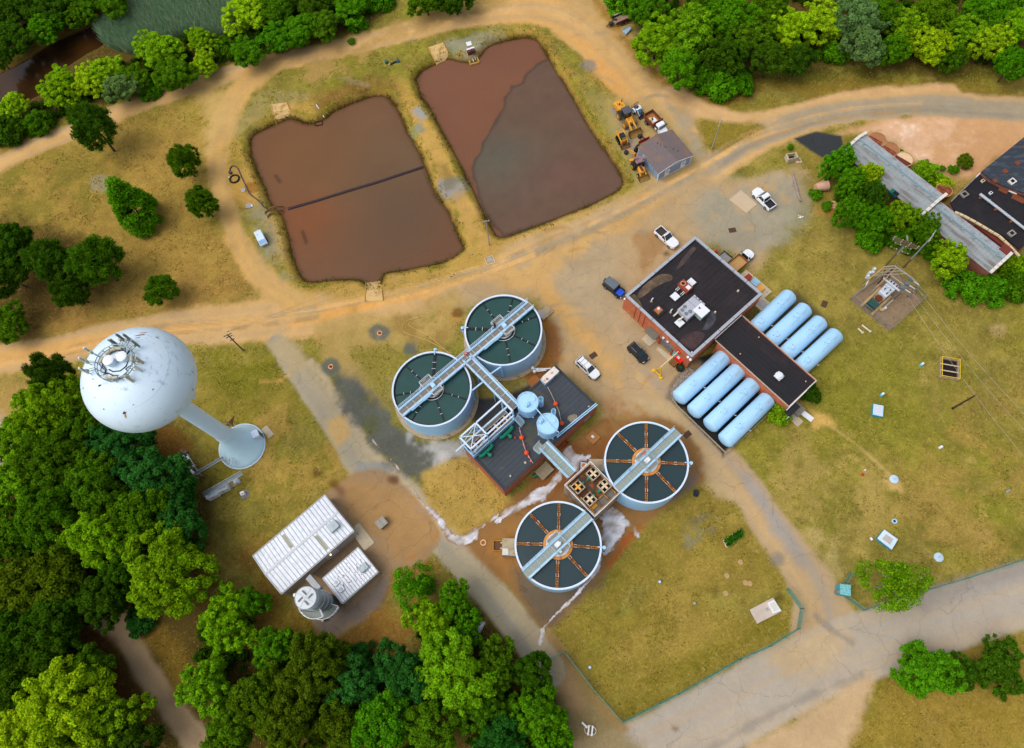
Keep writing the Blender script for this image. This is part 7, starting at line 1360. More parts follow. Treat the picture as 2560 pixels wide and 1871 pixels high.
# dump truck
loc,a,l=heading(ZS(1105,745),ZS(835,450),1.4);t=thing('dump_truck','white cab dump truck with rust brown open body, nose behind the blue shed roof','truck',loc,a);RB=mat('rust_brown_body','6e3a22',.8,var=.2,scale=2);RF=mat('rust_floor_bed','9a6430',.85,var=.25);h=l/2+.9
xb0,xb1=-l/2-.1,l*.12
bx(((xb0+xb1)/2,0,1.1),(xb1-xb0,2.1,.12)).obj('bed_floor',RF,t)
for s_ in(-1,1):bx(((xb0+xb1)/2,s_*1.1,1.5),(xb1-xb0,.1,.9)).obj('bed_side',RB,t)
bx((xb0+.05,0,1.5),(.1,2.1,.9)).obj('tailgate',RB,t);bx((xb1-.05,0,1.75),(.14,2.3,1.4)).obj('headboard',RB,t)
MB().rbox((xb1+.75,0,1.75),(1.3,2.0,1.2),.2,top=(.85,.88)).obj('cab',CARW,t);bx((xb1+1.38,0,1.85),(.06,1.6,.65)).obj('windshield',GLASS,t)
for s_ in(-1,1):bx((xb1+.75,s_*.97,1.85),(.8,.05,.55)).obj('side_window',GLASS,t);MB().rbox((xb1+1.2,s_*1.2,1.75),(.15,.3,.3),.04).obj('mirror',CATD,t)
MB().add([(xb1+1.3,-.9,.7),(h,-.8,.7),(h,.8,.7),(xb1+1.3,.9,.7),(xb1+1.3,-.9,1.45),(h-.1,-.75,1.25),(h-.1,.75,1.25),(xb1+1.3,.9,1.45)],[(3,2,1,0),(4,5,6,7),(0,1,5,4),(1,2,6,5),(2,3,7,6)]).obj('hood',CARW,t)
bx((0,0,.75),(l+.8,.9,.25)).obj('chassis',CATD,t)
for s_ in(-1,1):wheel(t,xb0+1.1,s_*.95,.5,.5);wheel(t,h-.8,s_*.95,.5,.32)
for k,(x,y,w_,d_,m1)in enumerate(((-.8,.2,1.1,.8,CARW),(-.3,-.45,.8,.55,mat('cream_board','d8b890',.7)),(-1.3,-.2,.9,.7,mat('cream_board')))):
 o=thing('load_board',('white board lying in the rusty truck body','small cream board in the rusty truck body','cream sheet at the tail of the rusty truck body')[k],'board',tuple(MW[t.name]@Vector((x,y,1.17))),a+.5*k);bx((0,0,.05),(w_,d_,.08)).obj('sheet',m1,o);bx((0,0,.1),(w_*.5,.06,.03)).obj('batten',m1,o)
 # compact tractor
loc,a,l=heading(ZS(740,480),ZS(590,320),.8);t=thing('tractor','small blue and white tractor with red loader arms behind the dump truck','tractor',loc,a);h=l/2;TB=mat('tractor_blue','145a80',.5);TR=mat('tractor_red','6a2020',.6)
MB().rbox((.35,0,1.0),(1.2,.6,.5),.12).obj('hood',TB,t);bx((-.55,0,.8),(1.0,.6,.4)).obj('rear_body',TB,t);MB().rbox((-.5,0,1.15),(.5,.5,.4),.1).obj('seat',CATD,t);bx((-.2,0,1.2),(.5,.9,.12)).obj('deck',CARW,t)
m_=MB()
for s_ in(-.45,.45):m_.beam((-.85,s_,.9),(-.95,s_,2.3),.08)
m_.beam((-.95,-.45,2.3),(-.95,.45,2.3),.08);m_.obj('roll_bar',TR,t)
for s_ in(-1,1):
 wheel(t,-.6,s_*.72,.58,.34,TYRE,CARW);wheel(t,.85,s_*.6,.36,.22,TYRE,CARW);MB().lathe([(.62,-.17),(.66,-.17),(.66,.17),(.62,.17)],n=8,a0=.3,a1=2.9).obj('fender',CARW,t).matrix_local=Matrix.Translation((-.6,s_*.72,.58))@Matrix.Rotation(pi/2,4,'X');MB().beam((.3,s_*.5,1.3),(h-.3,s_*.5,.5),.12,.16).obj('loader_arm',TR if s_>0 else CARW,t)
bucket(t,h-.35,1.4,.55,.6,m1=CATD);bx((-h+.2,0,.6),(.5,1.3,.35)).obj('rear_implement',mat('grey_implement','6a6266',.7,var=.3),t);m_=MB()
for k in range(5):m_.beam((-h+.2,-.6+.3*k,.8),(-h-.2,-.6+.3*k,1.2),.06)
m_.obj('tines',TR,t)
# utility trailer and scrap sheet at the top wood edge
ZTt=zoom(1480,0,7.51);loc,a,l=heading(ZTt(385,420),ZTt(735,270),.9);t=thing('tipping_trailer','maroon sided tipping trailer with tan floor at the wood edge','trailer',loc,a);h=l/2;MR=mat('maroon_steel','5e1c26',.6,var=.15)
bx((-.2,0,.8),(l-.3,1.9,.1)).obj('floor',mat('tan_floor','8c7460',.85,var=.2),t)
for s_ in(-1,1):bx((-.2,s_*.98,1.05),(l-.3,.08,.55)).obj('side',MR if s_>0 else CATD,t)
bx((-h,0,1.05),(.08,1.9,.55)).obj('tailgate',CATD,t);bx((-.4,-1.1,1.42),(l*.8,.35,.06)).obj('side_board',mat('grey_timber'),t)
for s_ in(-1,1):
 for x in(-.45,.45):wheel(t,x,s_*1.12,.36,.24)
MB().rbox((h+.3,0,.7),(.9,.8,.6),.1).obj('pump_box',CATD,t);m_=MB();m_.beam((h+.2,-.5,.5),(h+1.5,0,.5),.1);m_.beam((h+.2,.5,.5),(h+1.5,0,.5),.1);m_.obj('drawbar',CATD,t)
for k,p in enumerate(((408,370),(450,368))):
 o=thing('loose_tyre',('small black tyre in the maroon trailer, outer one','small black tyre in the maroon trailer, inner one')[k],'tyre',(*G(*ZTt(*p),.95),.85));MB().lathe([(.12,.02),(.26,.0),(.3,.1),(.26,.2),(.12,.18)],n=16).obj('tread',TYRE,o,smooth=1);MB().cyl((0,0,.08),(0,0,.12),.14,n=10).obj('rim',RIM,o)
t=thing('metal_sheet','pale blue metal hull half buried in weeds at the wood edge','metal sheet',(*G(*ZTt(660,570),.4),0));MB().prism([G(*ZTt(*p),.5)for p in((570,570),(700,490),(740,540),(640,645))],.1,.55).obj('hull',mat('pale_blue_sheet','9ab4c4',.5,.2),t,1);MB().beam((*G(*ZTt(580,560),.7),.7),(*G(*ZTt(700,480),.7),.7),.1).obj('gunwale',STEEL,t,1)
# ================================================================== BLUE SHED
SHF=Frame(ZS(1025,1468),ZS(1588,1165),ZS(690,1025),2.6)
D0=G(*ZS(1025,1468),2.6);SHx,SHy=SHF.lx,SHF.ly;SHF.O=np.array(D0)
HB=thing('garden_shed','grey blue shed with brown shingle roof, two white doors and white corner trim','building',SHF.base,SHF.a);SID=mat('blue_grey_siding','8294ae',.7,var=.06,scale=1.5);WT=mat('white_trim_wood','d2d6da',.5);ze,zr=2.6,3.5
for c,d in(((SHx/2,.06,ze/2),(SHx,.12,ze)),((SHx/2,SHy-.06,ze/2),(SHx,.12,ze)),((.06,SHy/2,ze/2),(.12,SHy-.24,ze)),((SHx-.06,SHy/2,ze/2),(.12,SHy-.24,ze))):bx(c,d).obj('wall',SID,HB)
for y in(.06,SHy-.06):MB().add([(0,y-.06,ze),(SHx,y-.06,ze),(SHx/2,y-.06,zr),(0,y+.06,ze),(SHx,y+.06,ze),(SHx/2,y+.06,zr)],[(0,1,2),(5,4,3),(1,4,5,2),(3,0,2,5)]).obj('gable',SID,HB)
SHI=mat('brown_shingle','6a5f60',.9,var=.18,scale=4,col2='7c6452',t=.58,soft=.15,scale2=.5)
nsh=10
for half in(0,1):
 for i in range(nsh):
  f0,f1=i/nsh,(i+1)/nsh;x0,x1=(-.25+(SHx/2+.25)*f0,-.25+(SHx/2+.25)*f1);z0,z1=(ze+.02+(zr-ze+.1)*f0-.06,ze+.02+(zr-ze+.1)*f1-.06)
  if half:x0,x1=SHx-x0,SHx-x1
  MB().add([(x0,-.22,z0+.07),(x1,-.22,z1+.05),(x1,SHy+.22,z1+.05),(x0,SHy+.22,z0+.07),(x0,-.22,z0),(x1,-.22,z1),(x1,SHy+.22,z1),(x0,SHy+.22,z0)],[(0,1,2,3),(7,6,5,4),(0,3,7,4),(0,4,5,1),(3,2,6,7)]).obj('shingle_course',SHI,HB)
bx((SHx/2,SHy/2,zr+.12),(.3,SHy+.44,.05)).obj('ridge_cap',SHI,HB)
for x,y in((.02,.02),(SHx-.02,.02),(.02,SHy-.02)):bx((x,y,ze/2),(.18,.18,ze-.05)).obj('corner_trim',WT,HB)
bx((SHx/2,-.03,.12),(SHx-.3,.05,.14)).obj('base_trim',WT,HB);bx((SHx/2,-.03,ze-.02),(SHx-.3,.05,.1)).obj('frieze_trim',WT,HB)
m_=MB();m_.beam((-.25,-.24,ze-.02),(SHx/2,-.24,zr+.06),.05,.16);m_.beam((SHx/2,-.24,zr+.06),(SHx+.25,-.24,ze-.02),.05,.16);m_.obj('barge_trim',WT,HB)
for f in(.27,.76):
 o=bx((SHx*f,-.04,1.12),(1.05,.07,2.0)).obj('door',WT,HB);bx((SHx*f+.35,-.09,1.1),(.08,.05,.08)).obj('handle',CATD,o);bx((SHx*f,-.082,1.6),(.5,.02,.5)).obj('door_pane',mat('grey_pane','9aa6b0',.2),o)
for dx in(-.35,0,.3):bx((SHx*.5+dx,-.05,2.78+.1*(dx==0)),(.16,.08,.16)).obj('gable_lamp',WT,HB)
x,y=SHF.loc(ZS(768,1200),1.7);o=bx((-.04,SHy*.72,1.55),(.07,.9,1.2)).obj('window_frame',WT,HB);bx((-.08,SHy*.72,1.55),(.03,.66,.95)).obj('pane',mat('grey_pane'),o);bx((-.1,SHy*.72,1.55),(.03,.66,.05)).obj('sash_bar',WT,o)
MB().tube([(-.08,SHy*.25,.2),(-.08,SHy*.25,2.4)],.06,6).obj('downpipe',mat('pale_green_pipe'),HB)
x,y=SHF.loc(ZS(970,880),3.3);o=MB().prism([(x+.55*cos(q)*(1+.3*sin(3*q)),y+.4*sin(q)*(1+.3*cos(2*q)))for q in np.arange(0,6.2,.6)],3.06,3.1).obj('roof_stain_patch',mat('burnt_patch','4a2c26',.9),HB);o.location.z=.18;o.rotation_euler=(0,0,0)
rr=np.random.default_rng(9)
for(u,v)in((1050,990),(1130,1040),(1000,960),(1270,1060),(1350,1085)):
 x,y=SHF.loc(ZS(u,v),3.4);zz=zr-abs(x-SHx/2)/(SHx/2+.25)*(zr-ze+.1)+.16;bx((x,y,zz),(.5,.1,.05),rz=rr.uniform(-1,1)).obj('debris_twig',CATD,HB)
 # ================================================================== POND GEAR
for lab,q,z0 in(('tan concrete boat ramp at the top left of the left pond',[ZL_ for ZL_ in((676,262),(716,256),(732,292),(690,308))],.06),('tan concrete boat ramp at the top of the right pond',[ZQ(1055,215),ZQ(1330,125),ZQ(1480,400),ZQ(1205,530)],.06),('worn tan concrete ramp at the bottom of the left pond',[(915,709),(951,705),(958,752),(912,755)],.05)):
 t=thing('boat_ramp',lab,'ramp',(*G(*q[0]),0),0,'concrete ramps into the ponds')
 A_q,B_q=(np.array(q[0]),np.array(q[1])),(np.array(q[3]),np.array(q[2]))  # head edge, water edge
 if 'bottom' in lab:A_q,B_q=B_q,A_q
 La=dist(G(*((A_q[0]+A_q[1])/2)),G(*((B_q[0]+B_q[1])/2),-1));fs=[0,max(.1,1-2.0/La),1-1.1/La,1-.5/La,1,1+.6/La];zs=[.08,.1,-.22,-.6,-.93,-1.25];Rw=[]
 for f,zz in zip(fs,zs):Rw.append([(*G(*(A_q[k]+(B_q[k]-A_q[k])*f),zz),zz)for k in(0,1)])
 m_=MB()
 for(a,b),(c,d)in zip(Rw,Rw[1:]):m_.add([a,b,d,c]+[(x,y,z_-.3)for x,y,z_ in(a,b,d,c)],[(0,1,2,3),(7,6,5,4),(0,4,5,1),(1,5,6,2),(2,6,7,3),(3,7,4,0)])
 o=m_.obj('slab',mat('tan_ramp_concrete','c5a46c',.9,var=.12,scale=.8,col2='9a7a40',t=.6,soft=.1,scale2=.5),t,1)
 for k in(0,1):MB().tube([Vector(r_[k])+Vector((0,0,.06))for r_ in Rw],.09,6).obj('side_kerb',mat('ochre_kerb','b8924a',.9),t,1)
 # floating boom
bo=[Vector((*G(u,v,-.95),-.95))for u,v in((720,523),(790,503),(870,478),(950,454),(1010,434),(1058,418))];t=thing('floating_boom','dark floating boom dividing the left pond from bank to bank','boom',tuple(bo[0]));
for a_,b_ in zip(bo,bo[1:]):
 n=4
 for i in range(n):MB().tube([a_.lerp(b_,i/n+.008),a_.lerp(b_,(i+1)/n-.008)],.28,8).obj('float_section',mat('dark_boom','33242a',.6,var=.2),t,1,smooth=1)
MB().tube([p+Vector((0,0,.26))for p in bo],.05,5).obj('tension_cable',CATD,t,1)
# discharge pipes
PBR=mat('weathered_pipe','6a4a1e',.6,var=.3,scale=2);
for lab,pts in(('rusty curved discharge pipe reaching over the left pond bank, upper one',((955,1335,.15),(1060,1245,.3),(1170,1200,.4),(1280,1190,.1),(1400,1197,-.6))),('rusty curved discharge pipe reaching over the left pond bank, lower one',((1015,1440,.15),(1090,1350,.3),(1180,1305,.4),(1280,1285,.1),(1375,1290,-.6)))):
 w_=[Vector((*G(*ZH(u,v),z),z))for u,v,z in pts];t=thing('discharge_pipe',lab,'pipe',tuple(w_[0]),0,'pipes over the pond bank');MB().tube([Vector(p)for p in smoothline(w_,4)],.16,8).obj('pipe',PBR,t,1,smooth=1);e_=Vector(w_[-1]);MB().beam(w_[2]+Vector((0,0,.12)),w_[-1]+Vector((0,0,.15)),.14,.05).obj('top_strip',mat('bright_ochre','c88a38',.6),t,1);MB().cyl(w_[0],w_[0]+Vector((-.1,-.15,0)),.2,n=10).obj('flange',STEEL,t,1)  # flat strip of brighter ochre along the pipe top
HOSE=mat('dark_hose','3a4044',.7,var=.35,scale=3)
w_=[PV(ZH(u,v),.12)for u,v in((150,400),(135,350),(150,280),(200,235),(270,250),(330,310),(400,470),(470,620),(540,760),(605,890),(700,970),(790,1040),(870,1120),(945,1205),(1040,1225),(1110,1230))]
t=thing('long_hose','long dark hose curling along the west bank of the left pond','hose',tuple(w_[0]));MB().tube([Vector(p)for p in smoothline(w_,4)],.11,7).obj('hose',HOSE,t,1,smooth=1);MB().cyl(w_[0]-Vector((0,0,.12)),w_[0]+Vector((0,0,.3)),.35,n=14).obj('end_coil',HOSE,t,1)
t=thing('hose_coil','thick black coil of hose lying on the bank of the left pond','hose coil',(*G(*ZH(245,538),.1),0));m_=MB()
for k in range(3):m_.lathe([(.82+.12*k+.07*cos(q),.08+.1*(k%2)+.07*sin(q))for q in np.linspace(0,6.283,7)],n=32)
m_.lathe([(.9+.08*cos(q),.24+.08*sin(q))for q in np.linspace(0,6.283,7)],n=32);m_.obj('loops',BLACKR,t,smooth=1);MB().cyl((-1.0,.35,.1),(-1.35,.45,.1),.1,n=8).obj('coupling',WHITE,t)
t=thing('valve_cover','small round grey valve cover right of the hose coil','cover',(*G(*ZH(455,805),.05),0));MB().lathe([(.45,0),(.45,.12),(.28,.16),(.28,.1),(.01,.1)],n=20).obj('cover',mat('pale_grey_cover','a6aab0',.5),t);MB().cyl((0,0,.1),(0,0,.2),.12,n=8).obj('cap',STEEL,t)
t=thing('hatch_box','small square grey hatch with a white side box on the pond verge','hatch',(*G(*ZH(580,1180),.1),0),.18);bx((0,0,.12),(1.05,1.0,.24)).obj('hatch',mat('grey_hatch'),t);bx((.65,0,.12),(.25,.55,.2)).obj('side_box',WHITE,t)
# dock post pipe and half sunk crate at top of left pond
a_,b_=Vector((*G(*zoom(640,0,2.647)(400,695),.2),.2)),Vector((*G(*zoom(640,0,2.647)(452,778),-.7),-.7));t=thing('steel_pipe','thin pale steel pipe leaning from the bank into the left pond','pipe',tuple(a_));MB().tube([a_,b_],.1,8).obj('pipe',WHITE,t,1);MB().cyl(a_,a_+(a_-b_).normalized()*.15,.14,n=8).obj('collar',STEEL,t,1)
t=thing('sunken_crate','dark crate half sunk at the upper edge of the left pond','crate',(*G(*zoom(640,0,2.647)(413,818),-.9),-1.0),.2)
for c,d in(((0,.5,.08),(1.6,.1,.3)),((0,-.5,.08),(1.6,.1,.3)),((.8,0,.08),(.1,.9,.3)),((-.8,0,.08),(.1,.9,.3))):bx(c,d).obj('side_board',mat('wet_wood','3a2418',.6),t)
# little dredge at the right pond
t=thing('pump_raft','small wooden framed pump raft moored at the top of the right pond','raft',(*G(*ZQ(1910,470),-.8),-1.0),G(*ZQ(1910,470))[0]*0+.33);OK_=mat('ochre_timber','a8843a',.8,var=.2,scale=3)
for c,d in(((0,-.75,.15),(2.2,.35,.35)),((-.95,.1,.15),(.3,1.5,.35)),((.95,.1,.15),(.3,1.5,.35)),((0,.85,.2),(2.2,.3,.3))):bx(c,d).obj('float_timber',OK_,t)
bx((0,.05,.0),(1.5,1.2,.1)).obj('dark_well',DARK,t);MB().beam((-.1,-.6,.5),(-.15,.8,.5),.08).obj('cross_pipe',WHITE,t);MB().beam((.45,-.4,.5),(.45,.9,.55),.06).obj('cross_pipe',WHITE,t);MB().tube([(-.4,.9,.3),(.0,1.3,.5),(.2,1.8,.9)],.12,6).obj('suction_hose',mat('dark_green_plastic'),t,smooth=1)
for k,(u,v)in enumerate(((1825,300),(1897,275))):
 o=thing('pump_cabinet',('maroon pump cabinet with white top above the pump raft, left of the two','maroon pump cabinet with white top above the pump raft, right of the two')[k],'cabinet',(*G(*ZQ(u,v),.5),0),.33);bx((0,0,.45),(.75,.95,.9)).obj('casing',mat('maroon_casing','5a2a24',.6,var=.2),o);bx((0,.35,.93),(.85,.4,.06)).obj('white_top',WHITE,o)
t=thing('board','white square board on the ground above the pump raft','board',(*G(*ZQ(1820,150),.1),0),.3);bx((0,0,.12),(1.15,1.15,.08)).obj('sheet',WHITE,t);bx((0,0,.04),(.9,.12,.07)).obj('bearer',OK_,t)
# hose pump on the dike
t=thing('hand_pump','blue black pump assembly with a green can on the dike between road and ponds','pump',(*G(*ZQ(420,500),.2),0));w_=[PV(ZQ(u,v),.25)for u,v in((330,540),(400,505),(455,480),(490,435))];MB().tube(w_,.17,8).obj('pipe',mat('dark_brown_pipe','2e1e1c',.6),t,1,smooth=1);q=G(*ZQ(485,475),.3);MB().rbox((q[0],q[1],.35),(.6,.45,.6),.1).obj('pump_body',mat('slate_blue','3a5a74',.5),t,1);q=G(*ZQ(270,490),.3);MB().cyl((q[0],q[1],0),(q[0],q[1],.6),.36,n=14).obj('green_can',mat('teal_can','145a56',.5),t,1);q=G(*ZQ(335,530),.2);bx((q[0],q[1],.12),(.5,.5,.24)).obj('footing',CONCL,t,1)
# yellow hoses beside the upper clarifiers
HY=mat('pale_hose','c8a060',.6,var=.1);t=thing('garden_hose','pale yellow hose looped over the bare ground above the left clarifier','hose',(*G(*Z1(400,370)),0))
for pts in(((450,360),(390,380),(320,430),(320,475),(420,530),(560,600),(700,720),(830,830),(890,848),(903,800)),((440,372),(330,400),(250,450),(232,510),(260,560),(380,605),(540,660),(700,740),(800,800),(860,820))):MB().tube([Vector((p[0],p[1],.06))for p in smoothline([G(*Z1(*q))for q in pts],4)],.055,5).obj('hose_run',HY,t,1,smooth=1)
for k,(u,v,lab)in enumerate(((838,736,'small orange brown hydrant ring on the grey gravel spot nearer the clarifier'),(730,810,'small orange brown hydrant ring on the grey gravel spot nearer the asphalt lane'))):
 t=thing('hydrant',lab,'hydrant',(*GD(u,v),0),0,'ringed hydrants on gravel spots');MB().lathe([(.48,.02),(.48,.1),(.3,.1),(.3,.02)],n=20).obj('ring',mat('pinkish_concrete'),t);MB().lathe([(.18,0),(.18,.5),(.1,.62),(.01,.65)],n=14).obj('barrel',mat('hydrant_red','c0482c',.5),t,smooth=1);MB().cyl((-.26,0,.4),(.26,0,.4),.08,n=8).obj('outlet',mat('hydrant_red'),t)
t=thing('stairs_slab','rust stained concrete steps against the far side of the upper clarifier','steps',(*G(*Z1(2010,300),.5),0),atan2(*(np.array(G(*Z1(2060,240)))-np.array(G(*Z1(1930,350))))[::-1]))
for k in range(3):bx((-.9+.9*k,0,.3-.08*k),(.88,2.0,.6-.16*k)).obj('step',CONC,t)
bx((-1.0,.1,.63),(1.2,1.3,.06)).obj('hatch',mat('grey_hatch'),t)
# ---- drains, slabs, little things on the yards and lawns
def grate(lab,p,w,l,a,n=5):
 t=thing('drain_grate',lab,'drain',(*p,0),a,'iron drain grates');bx((0,0,.03),(w,l,.06)).obj('frame',mat('rusty_iron','5e4230',.8,var=.2),t)
 for k in range(n):bx((0,-l/2+l*(k+.5)/n,.07),(w*.8,l/n*.45,.03)).obj('bar',mat('dark_iron','2e241e',.7),t)
for lab,p,a in(('rusty drain grate in the yard beside the white estate car',ZK(538,702),-.95),('rusty drain grate on the drive by the pit rail',ZK(1160,1225),-.9),('rusty drain grate on the lawn beyond the blue tanks',ZM(373,362),-.45),('rusty drain grate on the gravel near the concrete pad',zoom(1280,0,2.647)(1458,1525),1.75)):grate(lab,G(*p),1.0,1.35,a)
t=thing('manhole_hatch','grey hatch in a pale timber frame between the ponds and the road','hatch',(*G(*zoom(640,624,2.647)(1548,73)),0),.35)
for c,d in(((0,.75,.06),(1.7,.12,.12)),((0,-.75,.06),(1.7,.12,.12)),((.79,0,.06),(.12,1.38,.12)),((-.79,0,.06),(.12,1.38,.12))):bx(c,d).obj('frame_board',mat('pale_timber','c2b494',.8),t)
bx((0,.1,.05),(1.1,.9,.08)).obj('hatch',mat('grey_hatch'),t)
t=thing('concrete_pad','blank pale concrete pad beside the white crew cab pickup','pad',(*GD(1640,445),0));MB().prism([G(*zoom(1280,0,2.647)(*p),.1)for p in((1515,1258),(1622,1352),(1552,1412),(1438,1322))],0,.1).obj('slab',mat('smooth_pad','b9a488',.85,var=.06),t,1)
ZG=zoom(1880,380,9.044)
t=thing('concrete_box','open topped concrete box with black inside by the road bend','box',(*G(*ZG(900,120),1.0),0),-.0);P=[G(*ZG(*p),1.2)for p in((770,45),(995,10),(1060,120),(825,175))];I_=[tuple(np.array(P[i])*.8+np.mean(P,0)*.2)for i in range(4)];m_=MB();m_.add([(*p,0)for p in P]+[(*p,1.2)for p in P]+[(*p,1.2)for p in I_]+[(*p,.2)for p in I_],[(0,1,5,4),(1,2,6,5),(2,3,7,6),(3,0,4,7)]+[(4+i,4+(i+1)%4,8+(i+1)%4,8+i)for i in range(4)]+[(8+i,8+(i+1)%4,12+(i+1)%4,12+i)for i in range(4)]);m_.obj('box_wall',CONCL,t,1);MB().add([(*p,.25)for p in I_],[(0,1,2,3)]).obj('dark_bottom',DARK,t,1)
t=thing('slab_with_hole','small tan slab with a rusty round hole next to the open concrete box','slab',(*G(*ZG(1060,200)),0));MB().prism([G(*ZG(*p),.12)for p in((985,215),(1085,120),(1140,240),(1000,262))],0,.12).obj('slab',CONCL,t,1);q=G(*ZG(1070,190),.14);MB().cyl((*q,.11),(*q,.15),.26,n=14).obj('rusty_lid',RUST,t,1)
LOG=mat('bleached_log','8e8078',.9,var=.25,scale=3,stretch=(1,1,1));w_=[PV(ZG(u,v),.22)for u,v in((915,490),(945,600),(985,740),(1015,850),(1050,990),(1100,1115))]
t=thing('log','long bleached grey log lying on the grass near the rusty tank','log',tuple(w_[0]));MB().tube(w_,[.2,.26,.26,.24,.23,.2],9).obj('stem',LOG,t,1,smooth=1);MB().cyl(w_[2],w_[2]+Vector((.3,.1,.2)),.07,.04,n=6).obj('branch_stub',LOG,t,1)
t=thing('fallen_tank','overturned pinkish tank with rust brown end half under the trees','tank',(*G(*ZG(1540,760),.8),0));a_,b_=PV(ZG(1440,820),.9),PV(ZG(1690,740),1.0);MB().cyl(a_,b_,.75,1.15,n=24).obj('shell',mat('pinkish_tank','c49a80',.8,var=.12),t,1,smooth=1);MB().cyl(b_,b_+(b_-a_).normalized()*.06,1.13,n=24).obj('rusty_end',mat('maroon_rust','6a2c20',.8,var=.2),t,1)
t=thing('boulder','tan boulder at the edge of the shrubs near the rusty tank','boulder',(*G(*ZG(1820,1235)),0));m_=MB();m_.ball((0,0,.4),1.0,9,sz=.7);rr=np.random.default_rng(1);m_.v=[(x*rr.uniform(.8,1.15),y*rr.uniform(.7,1.05),max(0,z*rr.uniform(.85,1.1)))for x,y,z in m_.v];m_.obj('stone',mat('tan_rock','c0966a',.9,var=.2),t)
t=thing('litter_heap','little heap of white litter on the grass below the log','litter',(*G(*ZG(1100,1470)),0));rr=np.random.default_rng(3);
for k in range(7):bx((rr.uniform(-.35,.35),rr.uniform(-.3,.3),.06+.05*k%.2),(rr.uniform(.15,.4),rr.uniform(.1,.3),.06),rz=rr.uniform(0,3)).obj('scrap',WHITE,t)
# lawn pieces
ZY=zoom(2080,800,3.564);YR=mat('rail_yellow','e8c010',.5)
c=[G(*ZY(*p),.5)for p in((975,360),(1095,360),(1125,508),(1000,508))];cm=np.mean(c,0);t=thing('access_pit','timber framed dark pit with yellow guard rail on the right lawn','pit',(*cm,0),-.2);w_,l_=2.9,3.6
for cc,d in(((0,l_/2,.25),(w_+.3,.2,.5)),((0,-l_/2,.25),(w_+.3,.2,.5)),((w_/2,0,.25),(.2,l_-.2,.5)),((-w_/2,0,.25),(.2,l_-.2,.5))):bx(cc,d).obj('kerb',mat('grey_timber'),t)
bx((0,0,.1),(w_-.25,l_-.25,.1)).obj('dark_bottom',mat('pit_brown','1e120c',.9),t)
for y in(-.55,.65):bx((0,y,.5),(w_+.2,.16,.12)).obj('cross_timber',mat('pale_timber'),t)
for z in(1.0,):
 for cc,d in(((0,l_/2,z),(w_+.1,.09,.09)),((0,-l_/2,z),(w_+.1,.09,.09)),((w_/2,0,z),(.09,l_-.1,.09)),((-w_/2,0,z),(.09,l_-.1,.09))):bx(cc,d).obj('guard_bar',YR,t)
for x,y in((-w_/2,-l_/2),(w_/2,-l_/2),(w_/2,l_/2),(-w_/2,l_/2)):bx((x*.99,y*.99,.5),(.09,.09,.95)).obj('guard_post',YR,t)
for k,(p,lab)in enumerate((((800,398),'small teal hydrant hood near the yellow railed pit'),((447,665),'small teal hydrant hood near the pale square vault'))):
 t=thing('vent_hood',lab,'hydrant',(*G(*ZY(*p),.3),0),.7,'teal hoods on the lawn');MB().rbox((0,0,.3),(.75,.45,.6),.12).obj('hood',mat('teal_hood','6ac0d0',.4),t);MB().rbox((.12,0,.62),(.45,.36,.08),.06).obj('white_cap',WHITE,t)
t=thing('vault','pale square vault with teal sides standing on the open lawn','vault',(*G(*ZY(408,808),.8),0),-.22);bx((0,0,.45),(1.55,1.85,.9)).obj('side',mat('teal_side','2e98ae',.5),t);bx((0,0,.94),(1.65,1.95,.08)).obj('rim',BLUEL,t);bx((0,0,1.0),(1.25,1.55,.04)).obj('lid',mat('lilac_lid','c4c6d2',.5),t)
for k,(a,b,lab)in enumerate((((230,78),(270,115),'short white timber on the grass near the fenced transformer yard, shorter one'),((265,47),(338,105),'white timber on the grass near the fenced transformer yard, longer one'))):
 p,q=Vector((*G(*ZY(*a)),.08)),Vector((*G(*ZY(*b)),.08));t=thing('white_timber',lab,'timber',(p.x,p.y,0),0,'white timbers on the lawn');MB().beam(p,q,.18,.16).obj('timber',mat('cream_white','d8cdbc',.7),t,1);bx((q.x,q.y,.1),(.4,.3,.12),rz=.6).obj('end_block',mat('cream_white'),t,1)
p,q=Vector((*G(*ZY(1068,793)),.12)),Vector((*G(*ZY(1278,672)),.12));t=thing('dark_pole','long dark pole lying on the right lawn','pole',(p.x,p.y,0));MB().cyl(p,q,.15,.1,n=8).obj('shaft',mat('tarred_wood','35231a',.8),t,1);MB().cyl(p,p.lerp(q,.04),.22,n=8).obj('butt',mat('tarred_wood'),t,1)
for lab,p in(('round pale blue lid on a bare patch in the right lawn',ZM(835,1520)),('round pale blue lid on the lawn above the street fence',ZN(1133,386))):
 t=thing('tank_lid',lab,'lid',(*G(*p,.2),0),0,'round blue lids on the lawn');MB().lathe([(.72,0),(.72,.22),(.64,.28),(.01,.3)],n=28).obj('lid',mat('pale_lid','b2c8d8',.6),t,smooth=1);bx((0,0,.33),(.3,.08,.08)).obj('grip',STEEL,t)
t=thing('pipe_stub','small white ringed pipe with dark opening on the lawn above the teal vault','pipe',(*G(*ZN(838,147),.2),0));MB().lathe([(.4,0),(.4,.35),(.25,.35),(.25,.1)],n=18).obj('ring',BLUEL,t);MB().cyl((0,0,.05),(0,0,.1),.25,n=14).obj('dark_opening',DARK,t)
